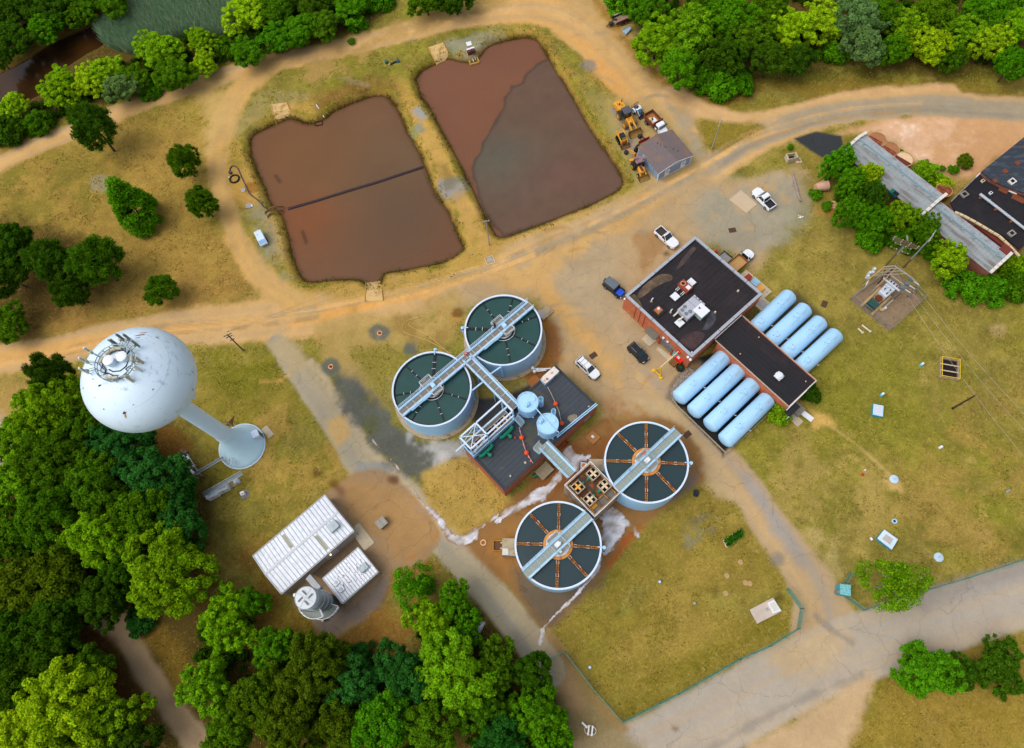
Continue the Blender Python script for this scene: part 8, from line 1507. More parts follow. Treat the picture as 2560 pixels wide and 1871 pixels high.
P=[G(*ZN(*p),.9)for p in((770,205),(858,268),(818,335),(725,262))];t=thing('vault','teal sided square vault with white rim and stained grey centre, above the lone bright tree','vault',(*np.mean(P,0),0));MB().prism(P,0,.9).obj('side',mat('teal_side'),t,1);mP=np.mean(P,0);MB().prism([tuple(mP+(np.array(p)-mP)*1.03)for p in P],.9,1.0).obj('rim',mat('ice_white','c8dcea',.5),t,1);MB().prism([tuple(mP+(np.array(p)-mP)*.55)for p in P],1.0,1.04).obj('lid',mat('stained_lid','b4aaa8',.7,var=.15),t,1)
for nm,lab,cat,p,d,m1 in(('paint_block','tiny white block left of the teal vault','block',ZN(683,265),(.3,.5,.25),WHITE),('yellow_strip','tiny yellow strip on the lawn above the teal vault','strip',ZN(680,156),(.5,.14,.08),YELLOW),('red_can','tiny red can on the lower right lawn','can',ZM(625,1490),(.45,.4,.3),RED),('marker_stake','tiny white capped stake beside the red can','post',ZM(640,1462),(.26,.26,.3),WHITE),('lawn_chair','small pale folding seat alone on the right lawn','chair',ZM(1140,1310),(.7,.4,.35),WHITE),('grey_block','small grey block at the far right of the lawn','block',ZM(1585,1600),(.8,.35,.2),mat('grey_block_m','8e8e90',.7))):
 t=thing(nm,lab,cat,(*G(*p),0),.5);MB().rbox((0,0,d[2]/2),d,.05).obj('body',m1,t);bx((d[0]*.2,0,d[2]+.03),(d[0]*.4,d[1]*.5,.06)).obj('knob',m1,t)
for lab,p in(('tiny pale blue post cap low on the fenced lawn',ZL(515,1115)),('small teal ring cap on the fenced lawn nearer the clarifier',ZL(977,550)),('tiny grey post cap in the middle of the fenced lawn',ZL(1208,692))):
 t=thing('marker_stake',lab,'post',(*G(*p),0),0,'little caps on the fenced lawn');MB().cyl((0,0,0),(0,0,.4),.1,n=10).obj('stem',STEEL,t);MB().lathe([(.2,.4),(.2,.48),(.01,.52)],n=14).obj('cap',BLUEL if 'grey' not in lab else STEEL,t)
 # planter bed, slab with box, dark bin, white sign seat
ZI=zoom(1780,1280,3.361);P=[G(*ZI(*p),.3)for p in((95,240),(235,145),(262,205),(125,300))];t=thing('planter_bed','raised timber bed full of bright green plants beside the drive','planter',(*np.mean(P,0),0))
for i in range(4):
 a_,b_=Vector((*P[i],.2)),Vector((*P[(i+1)%4],.2));MB().beam(a_,b_,.1,.4).obj('board',mat('pale_timber'),t,1)
a_,b_=Vector((*((np.array(P[0])+np.array(P[3]))/2),.45)),Vector((*((np.array(P[1])+np.array(P[2]))/2),.45));MB().beam(a_,b_,.1,.1).obj('centre_rail',mat('pale_timber'),t,1)
slab_p=[G(*ZI(*p),.25)for p in((318,822),(515,720),(588,835),(380,940))];t=thing('equipment_slab','pale concrete slab with white lidded tray near the fenced gate corner','slab',(*np.mean(slab_p,0),0));MB().prism(slab_p,0,.25).obj('slab',mat('pale_pad','b8aa9c',.9,var=.12,scale=1),t,1);q=[G(*ZI(*p),.5)for p in((468,765),(520,738),(580,830),(515,855))];MB().prism(q,.25,.55).obj('tray',WHITE,t,1);mq=np.mean(q,0);MB().prism([tuple(mq+(np.array(p)-mq)*.75)for p in q],.55,.58).obj('tray_lid',mat('light_hatch'),t,1);q=G(*ZI(463,818),.3);MB().lathe([(.22,.25),(.22,.32),(.12,.32)],(*q,0),14).obj('ring',STEEL,t,1)
for k,(u,v)in enumerate(((238,423),(125,537),(280,597),(318,603),(115,685))):
 t=thing('paving_disc',('tan paving disc nearest the planter bed','tan paving disc left of the scorched spot','left tan paving disc of the close pair','right tan paving disc of the close pair','brownish paving disc lowest on the left of the fenced lawn')[k],'disc',(*G(*ZI(u,v)),0),0,'tan discs set in the fenced lawn');MB().lathe([(.42,0),(.42,.06),(.36,.08),(.01,.08)],n=18).obj('disc',mat('tan_disc','a88a5e',.9,var=.15),t)
t=thing('rubbish_bin','small black bin lying on the grass edge right of the right clarifier','bin',(*G(*Z3(2150,745),.3),0),1.4);MB().rbox((0,0,.35),(1.1,.8,.65),.2).obj('bin_body',mat('black_blue_plastic','14202c',.4),t);bx((.2,0,.7),(.5,.7,.06)).obj('lid',mat('black_blue_plastic'),t)
ZHh=zoom(1430,1790,22.32);t=thing('bench_table','white round picnic seat of planks with one plank askew, by the street corner','bench',(*G(*ZHh(1020,810),.5),0),-.15);WB=mat('bright_white','e6e8ea',.5,var=.03)
for x in(-.27,.27):MB().rbox((x,0,.75),(.24,1.42,.07),.03).obj('seat_plank',WB,t)
MB().tube([(.86*cos(q),.62*sin(q),.5)for q in np.linspace(0,6.283,25)],.05,6).obj('frame_hoop',mat('cream_white'),t,smooth=1)
for x,y in((-.4,-.5),(-.4,.5),(.4,-.5),(.4,.5)):bx((x,y,.36),(.09,.09,.72)).obj('leg',WB,t)
a_,b_=ZHh(560,370),ZHh(860,670);MB().beam((*G(*a_,.5),.5),(*G(*b_,.6),.6),.26,.07).obj('loose_plank',WB,t,1)
# ================================================================== FENCES and GATE
TEAL=mat('teal_fence','2f8f86',.5,var=.12,scale=2)
def fence(lab,pts,h=1.9,post=3.0,slat=.16,m1=None):
 W_=[Vector((*p,0))for p in pts];t=thing('slatted_fence',lab,'fence',tuple(W_[0]),0,'teal boundary fences');m1=m1 or TEAL;tot=sum((b-a).length for a,b in zip(W_,W_[1:]));ms=MB()
 for a,b in zip(W_,W_[1:]):
  Ln=(b-a).length;n=max(1,round(Ln/post));d=(b-a).normalized()
  for i in range(n+1):p=a.lerp(b,i/n);MB().cyl(p,p+Vector((0,0,h+.06)),.05,n=7).obj('post',m1,t,1)
  for i in range(n):
   for z in(.12,h):MB().beam(a.lerp(b,i/n)+Vector((0,0,z)),a.lerp(b,(i+1)/n)+Vector((0,0,z)),.06).obj('rail',m1,t,1)
  k=int(Ln/slat);nrm=Vector((-d.y,d.x,0))*.006
  for i in range(k):
   p=a+d*(slat*(i+.2));q=p+d*slat*.45;ms.add([p+Vector((0,0,.15)),q+Vector((0,0,.15)),q+Vector((0,0,h-.05)),p+Vector((0,0,h-.05)),p+nrm+Vector((0,0,.15)),q+nrm+Vector((0,0,.15)),q+nrm+Vector((0,0,h-.05)),p+nrm+Vector((0,0,h-.05))],[(0,1,2,3),(7,6,5,4),(0,4,5,1),(1,5,6,2),(2,6,7,3),(3,7,4,0)])
 o=ms.obj('slats',m1,t,1);tag(o,kind='stuff');return t
fence('teal slatted fence round the lower lawn and gate corner',[G(*p)for p in(ZN(120,600),ZN(212,728),ZN(190,862),(1920,1616),ZL(1500,1062),ZL(1100,1290),ZL(728,1478),ZL(540,1262),ZL(345,1012))])
fence('short teal fence stub closing the lane end by the dark tree',[G(*p)for p in(ZL(230,1075),ZL(342,1010))])
fence('teal slatted fence along the street to the right edge',[G(*p)for p in(ZN(540,490),ZN(465,620),ZN(625,738),ZN(770,690),ZN(1000,620),ZN(1300,530),ZN(1700,400),ZN(1900,335))],m1=mat('grey_teal_fence','5d8f84',.5,var=.12))
P=[G(*ZN(*p),2.2)for p in((480,566),(546,572),(546,640),(482,630))];t=thing('gate_kiosk','teal kiosk with pale speckled roof at the drive entrance','kiosk',(*np.mean(P,0),0));MB().prism(P,0,2.1).obj('wall',mat('teal_side'),t,1);mP=np.mean(P,0);MB().prism([tuple(mP+(np.array(p)-mP)*1.08)for p in P],2.1,2.24).obj('roof',mat('speckled_roof','74b4ba',.6,var=.3,scale=6,col2='3a8a60',t=.58,soft=.03,scale2=4),t,1)
p=G(*ZN(470,615),1.5);bx((p[0],p[1],.9),(.4,.5,1.8)).obj('gate_pillar',mat('grey_concrete'),t,1)
# ================================================================== POLES and LINES
WOODP=mat('pole_wood','6a5540',.9,var=.2,scale=3);PGREY=mat('pole_grey','9a9488',.8,var=.15)
def pole(lab,base,top_z,m1,r=.15,arms=(),lean=(0,0),extra=None):
 t=thing('utility_pole',lab,'pole',(*base,0),0,'utility poles');tp=Vector((lean[0],lean[1],top_z));MB().cyl((0,0,0),tp,r,r*.7,n=9).obj('shaft',m1,t,smooth=1)
 for z,w_,a in arms:
  c_=tp*(z/top_z);d=Vector((cos(a),sin(a),0))*w_/2;o=MB().beam(c_-d,c_+d,.12,.14).obj('crossarm',WOODP if m1 is WOODP else PGREY,t)
  for f in(-.9,-.3,.3,.9):MB().cyl(c_+d*f,c_+d*f+Vector((0,0,.3)),.07,.04,n=7).obj('insulator',mat('white_insulator','d2cdc4',.3),o)
 return t
pole('grey pole on the dike end between the two ponds',G(1223.7,613.9),8.5,PGREY,.13,((8.2,1.2,.2),))
pole('tall pale pole on the grass triangle by the blue shed',G(1779.5,372),8.3,PGREY,.14,((7.9,1.0,1.0),(6.9,.8,1.0)))
pole('dark wooden pole with crossarms beside the water tower lawn',G(608.9,877),7.9,WOODP,.15,((7.7,1.5,.5),(6.9,1.2,.5),(5.5,.9,.5)),lean=(.35,-.3))
SP=pole('silver topped pole leaning over the shrubs behind the transformer yard',G(2258.5,669.2),10.7,mat('silver_pole','a8b4bc',.35,.5),.16,((10.4,2.6,.95),(9.9,2.0,.95)),lean=(.1,.2));MB().cyl((0,0,0),(.03,.05,3.0),.19,n=10).obj('dark_butt',WOODP,SP)
HP=pole('wooden pole crowded with crossarms and white insulators at the transformer yard',G(*ZP(835,815)),8.6,WOODP,.17,((8.3,4.6,2.65),(7.9,4.6,2.65),(7.5,4.4,2.65),(7.0,3.0,2.65),(5.6,3.4,2.65)),lean=(.2,.3));MB().cyl((.25,.1,4.6),(.32,.2,7.0),.17,n=9).obj('conduit',mat('silver_pole'),HP)
MB().beam((.3,.4,8.4),(*(PV(ZP(1255,215),9.0)-Vector((*G(*ZP(835,815)),0))),),.12).obj('outrigger',PGREY,HP);MB().beam((.4,.2,8.2),(*(PV(ZP(1270,235),8.8)-Vector((*G(*ZP(835,815)),0))),),.12).obj('outrigger',PGREY,HP)
# transformer yard
fp=[ZP(178,1425),ZP(1010,800),ZP(1585,1400),zoom(1920,624,2.647)(800,548)];FPt=[G(*p)for p in fp];FPt=[G(*ZP(178,1425)),G(*ZP(1020,800),1.0),G(*ZP(1580,1405),.6),G(*zoom(1920,624,2.647)(800,545))]
t=thing('yard_slab','brown gravel pad inside the transformer yard fence','pad',(*FPt[0],0));MB().prism(FPt,0,.06).obj('pad',mat('yard_gravel','857058',.95,var=.15,scale=2,bump=.4),t,1)
t=thing('chain_fence','grey chain link fence square round the transformer yard','fence',(*FPt[0],0));FG=mat('fence_grey','9a958c',.5,.4)
for i in range(4):
 a,b=Vector((*FPt[i],0)),Vector((*FPt[(i+1)%4],0));n=round((b-a).length/2.6);ms=MB();d=(b-a).normalized();Ln=(b-a).length
 for k in range(n):p=a.lerp(b,k/n);MB().cyl(p,p+Vector((0,0,2.1)),.045,n=7).obj('post',FG,t,1)
 for z in(.1,2.0):MB().beam(a+Vector((0,0,z)),b+Vector((0,0,z)),.06).obj('rail',FG,t,1)
 k=int(Ln/.25)
 for j in range(k):
  p=a+d*(Ln*j/k);q=a+d*min(Ln,Ln*j/k+1.0)
  ms.beam(p+Vector((0,0,.1)),q+Vector((0,0,2.0)),.014);ms.beam(p+Vector((0,0,2.0)),q+Vector((0,0,.1)),.014)
 tag(ms.obj('wire_mesh',FG,t,1),kind='stuff')
TF_=Frame(ZP(480,1530),ZP(620,1620),ZP(1000,1100),1.0);c1,c2=np.array(G(*ZP(610,1510),1.2)),np.array(G(*ZP(960,1170),2.4));ta=atan2(*(c2-c1)[::-1])
t=thing('transformer','big transformer with green radiator end and white bushing end in the fenced yard','transformer',(*c1,0),ta);tl_=float(np.linalg.norm(c2-c1));TGn=mat('dark_green_radiator','2f5a56',.6,var=.1);TW=mat('transformer_white','c2cad4',.4,var=.06)
for s_ in(-1.15,1.15):bx((tl_*.35,s_,.25),(tl_*1.25,.4,.5)).obj('plinth',mat('tan_plinth','b0976a',.9,var=.12),t)
for k in range(9):bx((.1,-.8+.2*k,1.0),(1.6,.12,1.2)).obj('radiator_fin',TGn,t)
bx((tl_*.33,0,.9),(1.4,1.5,1.1)).obj('core_tank',mat('ochre_tank','a08048',.7,var=.2),t);MB().cyl((tl_*.33,0,1.45),(tl_*.33,0,1.75),.62,n=18).obj('tank_lid',mat('rust_frame'),t)
MB().rbox((tl_*.72,0,1.3),(1.8,1.7,1.8),.1).obj('switch_tank',TW,t);MB().rbox((tl_*1.05,0,1.5),(1.5,1.9,2.2),.1).obj('bushing_tank',TW,t)
for k in range(6):MB().cyl((tl_*(.62+.1*(k%3)),-.4+.8*(k//3),2.2),(tl_*(.62+.1*(k%3)),-.4+.8*(k//3),2.75),.13,.07,n=8).obj('bushing',(CATD,TW)[k%2],t)
for k in range(6):MB().cyl((tl_*(.98+.13*(k%2)),-.65+.6*(k//2),2.6),(tl_*(.98+.13*(k%2)),-.65+.6*(k//2),3.1),.14,.08,n=8).obj('bushing',(TW,CATD)[k%2],t)
bx((tl_*.93,.2,3.2),(.25,3.6,.2)).obj('bus_bar',TW,t)
t=thing('breaker_cabinets','cluster of grey breaker cabinets hung on the left corner of the transformer yard','cabinet',(*G(*ZP(570,950),2.0),0),.7)
for k in range(4):MB().rbox((-.9+.6*k,.2*(k%2),2.3+.2*(k%2)),(.45,.5,.9),.06).obj('cabinet',TW,t)
for x in(-.9,.9):bx((x,0,1.0),(.12,.12,2.0)).obj('leg',STEEL,t)
bx((0,0,1.98),(2.2,.3,.12)).obj('shelf',STEEL,t);q=PV(ZP(430,1230),.4)-Vector((*G(*ZP(570,950),2.0),0));qq=Matrix.Rotation(-.7,3,'Z')@q;MB().tube([(-.6,-.3,2.2),tuple(qq+Vector((0,0,1.2))),tuple(qq)],.1,6).obj('conduit',WHITE,t,smooth=1)
PINK=mat('timber_beam_tan','b08a58',.8,var=.15)
t=thing('bus_gallery','open steel and timber bus gallery over the transformer yard','gallery',(*FPt[1],0));GB=[(ZP(1020,790),5.2),(ZP(1330,1000),5.2),(ZP(830,810),5.0),(ZP(540,1040),4.2),(ZP(1045,850),4.6),(ZP(690,1180),3.4),(ZP(1490,1160),4.4),(ZP(940,950),4.6),(ZP(1200,1150),4.4)]
g=[Vector((*G(*p,z),z))for p,z in GB]
for i,j,m1 in((0,1,PGREY),(2,3,PINK),(4,5,PINK),(1,6,PGREY),(0,2,PGREY),(7,8,PGREY)):MB().beam(g[i],g[j],.15,.18).obj('beam',m1,t,1)
for f in(.2,.45,.7):MB().beam(g[2].lerp(g[3],f),g[0].lerp(g[1],f),.09).obj('cross_beam',PGREY,t,1)
for k in(0,2,3,6,5):MB().beam(g[k],Vector((g[k].x,g[k].y,0)),.16).obj('column',PGREY if k!=3 else PINK,t,1)
for k,(u,v)in enumerate(((1350,1040),(1270,1115),(1190,1190))):
 p=PV(ZP(u,v),4.6);MB().rbox((p.x,p.y,4.4),(.85,.5,.5),.08,rz=-.6).obj('fuse_box',mat('slate_fuse','5c6c78',.5),t,1);MB().cyl(p+Vector((.2,-.5,.1)),p+Vector((1.0,-1.1,.0)),.08,n=7).obj('fuse_tube',TW,t,1)
for k,(u,v)in enumerate(((830,890),(890,940),(950,890),(850,985),(915,1005),(780,1030),(745,1085),(715,1120))):
 p=PV(ZP(u,v),3.8);MB().cyl(p,p+Vector((.05,.1,.55)),.14,.08,n=8).obj('insulator',CATD if k>3 else mat('maroon_porcelain','4a2430',.3),t,1)
a_,b_=PV(ZP(785,1610),.4),PV(ZP(1170,1280),2.8);t=thing('disconnect_arm','sloping pipe arm with black switch heads beside the transformer','switch',(a_.x,a_.y,0));MB().tube([a_,a_.lerp(b_,.5),b_],.1,6).obj('arm',PGREY,t,1);MB().beam(a_.lerp(b_,.55)+Vector((0,0,.15)),a_.lerp(b_,.95)+Vector((0,0,.15)),.22,.2).obj('switch_head',CATD,t,1);MB().rbox((a_.x,a_.y,.3),(.7,.6,.6),.06).obj('footing',mat('tan_plinth'),t,1);MB().cyl(a_+Vector((.5,.15,-.2)),a_+Vector((.5,.15,.5)),.22,n=10).obj('white_pot',TW,t,1)
WIRE=mat('wire_grey','8f897c',.6)
for k,(p,zq,q)in enumerate(((ZP(1430,1180),4.4,(2655,1130)),(ZP(1345,1270),4.2,(2640,1160)),(ZP(1265,1350),4.0,(2600,1190)))):
 a_,b_=Vector((*G(*p,zq),zq)),Vector((*G(*q,7.5),7.5));pts=[a_.lerp(b_,f)-Vector((0,0,1.1*4*f*(1-f)))for f in np.linspace(0,1,13)];t=thing('power_line',('thin power line from the transformer yard, the one nearest the old shed','thin power line from the transformer yard, middle one','thin power line from the transformer yard, the one nearest the blue tanks')[k],'cable',tuple(a_),0,'power lines over the right lawn');MB().tube(pts,.03,4).obj('wire',WIRE,t,1);MB().cyl(pts[0],pts[1]*.12+pts[0]*.88,.11,n=8).obj('strain_insulator',mat('maroon_porcelain'),t,1)
a_=Vector((*G(568,830,7.7),7.7))
for k,q in enumerate(((760,740),(830,752))):
 b_=Vector((*G(q[0]+320,q[1]-120,8),8));t=thing('power_line',('upper thin wire crossing the dirt road from the dark wooden pole','lower thin wire crossing the dirt road from the dark wooden pole')[k],'cable',tuple(a_),0,'wires from the dark wooden pole');MB().tube([a_.lerp(b_,f)-Vector((0,0,.8*4*f*(1-f)))for f in np.linspace(0,1,11)],.011,4).obj('wire',CATD,t,1);MB().cyl(a_,a_+(b_-a_).normalized()*.3,.06,n=6).obj('strain_insulator',CATD,t,1)
 # ================================================================== OLD WORKS at the right edge
TIN=mat('weathered_tin','8c9496',.75,.0,var=.14,scale=.5,col2='6c625e',t=.55,soft=.15,scale2=.7,stretch=(.35,2.2,1));TINB=mat('weathered_tin_pale','a2a8ac',.75,.0,var=.14,scale=.8,col2='7c7470',t=.6,soft=.12,scale2=.9);BRR=brick_mat('old_brick','8c4430','783828','8c7a68');CAPW=mat('white_cap_stone','cfcac0',.8,var=.12,scale=2)
def longshed(lab,F,ze,zr,rf,npan):
 t=thing('old_shed',lab,'building',F.base,F.a,'old tin roofed sheds');X,Y=F.lx,F.ly;yr=Y*rf
 for c,d in(((X/2,.12,ze/2),(X,.24,ze)),((X/2,Y-.12,ze/2),(X,.24,ze)),((.12,Y/2,ze/2),(.24,Y-.48,ze)),((X-.12,Y/2,ze/2),(.24,Y-.48,ze))):bx(c,d).obj('brick_wall',BRR,t)
 for half,(ya,yb,za,zb)in enumerate(((-.1,yr,ze+.02,zr),(yr,Y+.1,zr,ze+.02))):
  for i in range(npan):
   x0,x1=X*i/npan+.008,X*(i+1)/npan-.008;dz=.012*(i%2)
   MB().add([(x0,ya,za+dz+.05),(x1,ya,za+dz+.05),(x1,yb,zb+dz+.05),(x0,yb,zb+dz+.05),(x0,ya,za+dz),(x1,ya,za+dz),(x1,yb,zb+dz),(x0,yb,zb+dz)],[(0,1,2,3),(7,6,5,4),(0,4,5,1),(1,5,6,2),(2,6,7,3),(3,7,4,0)]).obj('roof_sheet',TIN if half==0 else TINB,t)
 bx((X/2,yr,zr+.1),(X,.3,.08)).obj('ridge_cap',mat('teal_ridge','6f9098',.5),t)
 for i in range(6):bx((X*(i+.5)/6,yr-.35,zr+.1),(.3,.25,.2)).obj('ridge_vent',STEEL,t)
 return t,yr
of1=Frame(ZO(55,385),ZO(985,1180),ZO(285,178),4.6,ZO(1275,905));L1,yr1=longshed('old shed with streaked grey tin roof, the part next to the sandy lot',of1,4.4,5.3,.62,22)
of2=Frame(ZO(1000,1195),(2478,684),ZO(1210,1005),4.4,(2525,632));L2_,yr2=longshed('old shed with streaked grey tin roof, the far part running behind the shrubs',of2,4.2,5.0,.6,20)
for F,t,yr,ze,zr,xs in((of1,L1,yr1,4.4,5.3,(.0,1.0)),(of2,L2_,yr2,4.2,5.0,(1.0,))):
 for fx in xs:
  x=F.lx*fx;n=4
  for k in range(n):
   for(ya,yb,za,zb)in((-.3,yr,ze,zr),(yr,F.ly+.3,zr,ze)):
    y0,y1=ya+(yb-ya)*k/n,ya+(yb-ya)*(k+1)/n-.06;z=max(za+(zb-za)*k/n,za+(zb-za)*(k+1)/n);bx((x,(y0+y1)/2,z+.3),(.55,y1-y0,.3)).obj('cap_stone',CAPW,t)
x,y=of1.loc(ZO(615,930),4.5);bx((x,y+.6,4.85),(1.6,1.0,.6)).obj('dormer',mat('dark_teal_paint'),L1);bx((x+.3,y+.6,5.18),(.9,.8,.08)).obj('broken_hole',DARK,L1)
bx((of2.lx*.93,of2.ly+.1,4.5),(1.8,1.6,.5)).obj('rusty_lean_to',mat('maroon_rust'),L2_)
# black roofed ruin
BLK=mat('tar_roof','15131a',.85,var=.3,scale=1.2,col2='241e1e',t=.55,soft=.15,scale2=.4);SLT=mat('slate_tar_roof','2a323c',.7,var=.3,scale=1.5,col2='454d55',t=.58,soft=.1,scale2=.6,stretch=(1,3,1));BZ=4.5
BP=[G(*ZO(*p),BZ)for p in((1340,1000),(1720,630),(2000,760),(2300,900),(2330,1460),(2180,1570),(1990,1410),(1400,1115))]
t=thing('old_factory','collapsing black tar roofed building at the right edge','building',(*BP[0],0));MB().prism(BP,0,BZ-.3).obj('brick_wall',BRR,t,1);MB().prism(BP,BZ-.3,BZ).obj('lower_roof',BLK,t,1)
UP=[G(*ZO(*p),BZ+.8)for p in((1720,625),(2230,215),(2420,60),(2500,900),(2330,915),(2130,850),(1960,790),(1830,720))];MB().prism(UP,0,BZ+.5).obj('upper_wall',BRR,t,1);MB().prism(UP,BZ+.5,BZ+.8).obj('upper_roof',SLT,t,1)
for(u,v,w_)in((2155,525,.9),(2005,625,.9),(1885,740,.8),(2240,330,.8)):q=G(*ZO(u,v),BZ+.8);bx((q[0],q[1],BZ+.83),(w_,w_,.1),rz=.5).obj('rusty_patch',mat('rust_brown_body'),t,1)
for(u,v,w_,m1)in((2060,780,1.5,CAPW),(2085,1380,1.5,mat('grey_lid')),(1510,905,1.6,mat('grey_concrete')),(1830,890,.7,WHITE),(1735,742,.8,mat('pale_timber'))):
 q=G(*ZO(u,v),BZ+.2);zb=BZ+(.85 if u in(2060,)else.05);bx((q[0],q[1],zb+.15),(w_*.8,w_*.7,.3),rz=.6).obj('roof_hatch',m1,t,1);bx((q[0],q[1],zb+.31),(w_*.45,w_*.4,.03),rz=.6).obj('hatch_hole',DARK,t,1)
for(u,v,w_,l_)in((2160,960,2.2,1.2),(1985,850,1.6,1.4),(2080,880,1.8,.3)):q=G(*ZO(u,v),BZ);bx((q[0],q[1],BZ+.1),(w_,l_,.12),rz=-.6).obj('rusty_sheet',mat('rust_brown_body')if l_>.5 else CAPW,t,1)
pts_=[ZO(1395,1120),ZO(1500,1165),ZO(1650,1245),ZO(1800,1335),ZO(1930,1410),ZO(2060,1530),ZO(2180,1660)];PW_=[Vector((*G(*p,BZ+.1),BZ+.1))for p in pts_]
for a,b in zip(PW_,PW_[1:]):
 for k in range(2):MB().beam(a.lerp(b,k/2+.02),a.lerp(b,k/2+.48),.35,.3).obj('cap_stone',mat('cream_cap','c8b48c',.8),t,1)
MB().prism([G(*ZO(*p),3.8)for p in((1640,1280),(1930,1420),(2050,1540),(1980,1540),(1800,1400))],3.4,3.8).obj('red_gutter_roof',mat('maroon_rust'),t,1)
a,b=Vector((*G(*ZO(1720,630),BZ+.2),BZ+.2)),Vector((*G(*ZO(1340,1000),BZ+.2),BZ+.2))
for k in range(5):MB().beam(a.lerp(b,k/5),a.lerp(b,k/5+.18),.2,.25).obj('cap_stone',mat('grey_concrete')if k else CAPW,t,1)
a,b=Vector((*G(*ZO(1700,900),BZ+.7),BZ+.7)),Vector((*G(*ZO(2330,1390),BZ+.7),BZ+.7));pp_=thing('roof_pipe','long grey white pipe lying across the black tar roof','pipe',tuple(a));MB().tube([a,a.lerp(b,.18)],.26,10).obj('pipe',mat('grey_white_pipe','a4acb4',.5),pp_,1,smooth=1);MB().tube([a.lerp(b,.18),b],.24,10).obj('pipe',mat('grey_white_pipe'),pp_,1,smooth=1);MB().tube([a.lerp(b,.17),a.lerp(b,.19)],.34,10).obj('joint',STEEL,pp_,1)
for f in(.05,.35,.65,.95):p=a.lerp(b,f);bx((p.x,p.y,BZ+.22),(.5,.3,.43)).obj('cradle',RUST,pp_,1)
# rusty round tanks against the shed
RT=mat('rust_red_tank','7e3c26',.8,var=.2,scale=1.5,col2='9a5a38',t=.55);
for k,(u,v,r,lab)in enumerate(((450,240,1.75,'rust red round tank at the end of the tin shed'),(607,355,1.75,'rust red round tank, the middle one along the tin shed'),(775,480,1.75,'split rust and cream round tank, the one nearest the green shrub'),(1262,855,1.5,'dark rust round tank beside the far end of the first tin roof'))):
 x,y=G(*ZO(u,v),1.8);t=thing('round_tank',lab,'tank',(x,y,0),-.7,'rusty round tanks by the old shed');MB().lathe([(r,0),(r,1.8),(r-.1,1.85)],n=32).obj('shell',RT,t,smooth=1)
 MB().lathe([(r-.08,1.82),(.01,1.84)],n=20,a0=0,a1=pi).obj('half_lid',mat('tan_rust','a06a44',.8,var=.2)if k<2 else(mat('cream_board')if k==2 else RT),t);MB().lathe([(r-.08,1.72),(.01,1.74)],n=20,a0=pi,a1=2*pi).obj('half_lid',RT if k!=2 else mat('maroon_rust'),t);MB().lathe([(r+.05,1.75),(r+.05,1.9),(r-.12,1.9)],n=32).obj('rim',mat('tan_rim','b08a5a',.7),t)
for lab,a,b in(('pale fallen trunk lying at the edge of the upper right wood',(1640,400),(1720,420)),):
 pass
for k,(a,b,lab)in enumerate((((1592,437),(1668,402),'bleached fallen branch at the wood edge, nearer the trees'),((1548,477),(1614,465),'bleached fallen branch at the wood edge, nearer the grass'))):
 p,q=(Vector((*G(*zoom(1280,0,2.647)(*c_)),.3))for c_ in(a,b));t=thing('fallen_branch',lab,'branch',(p.x,p.y,0),0,'fallen branches');MB().cyl(p,q,.22,.12,n=8).obj('wood',LOG,t,1);MB().cyl(p.lerp(q,.6),p.lerp(q,.75)+Vector((.3,.5,.3)),.08,.04,n=6).obj('twig',LOG,t,1)
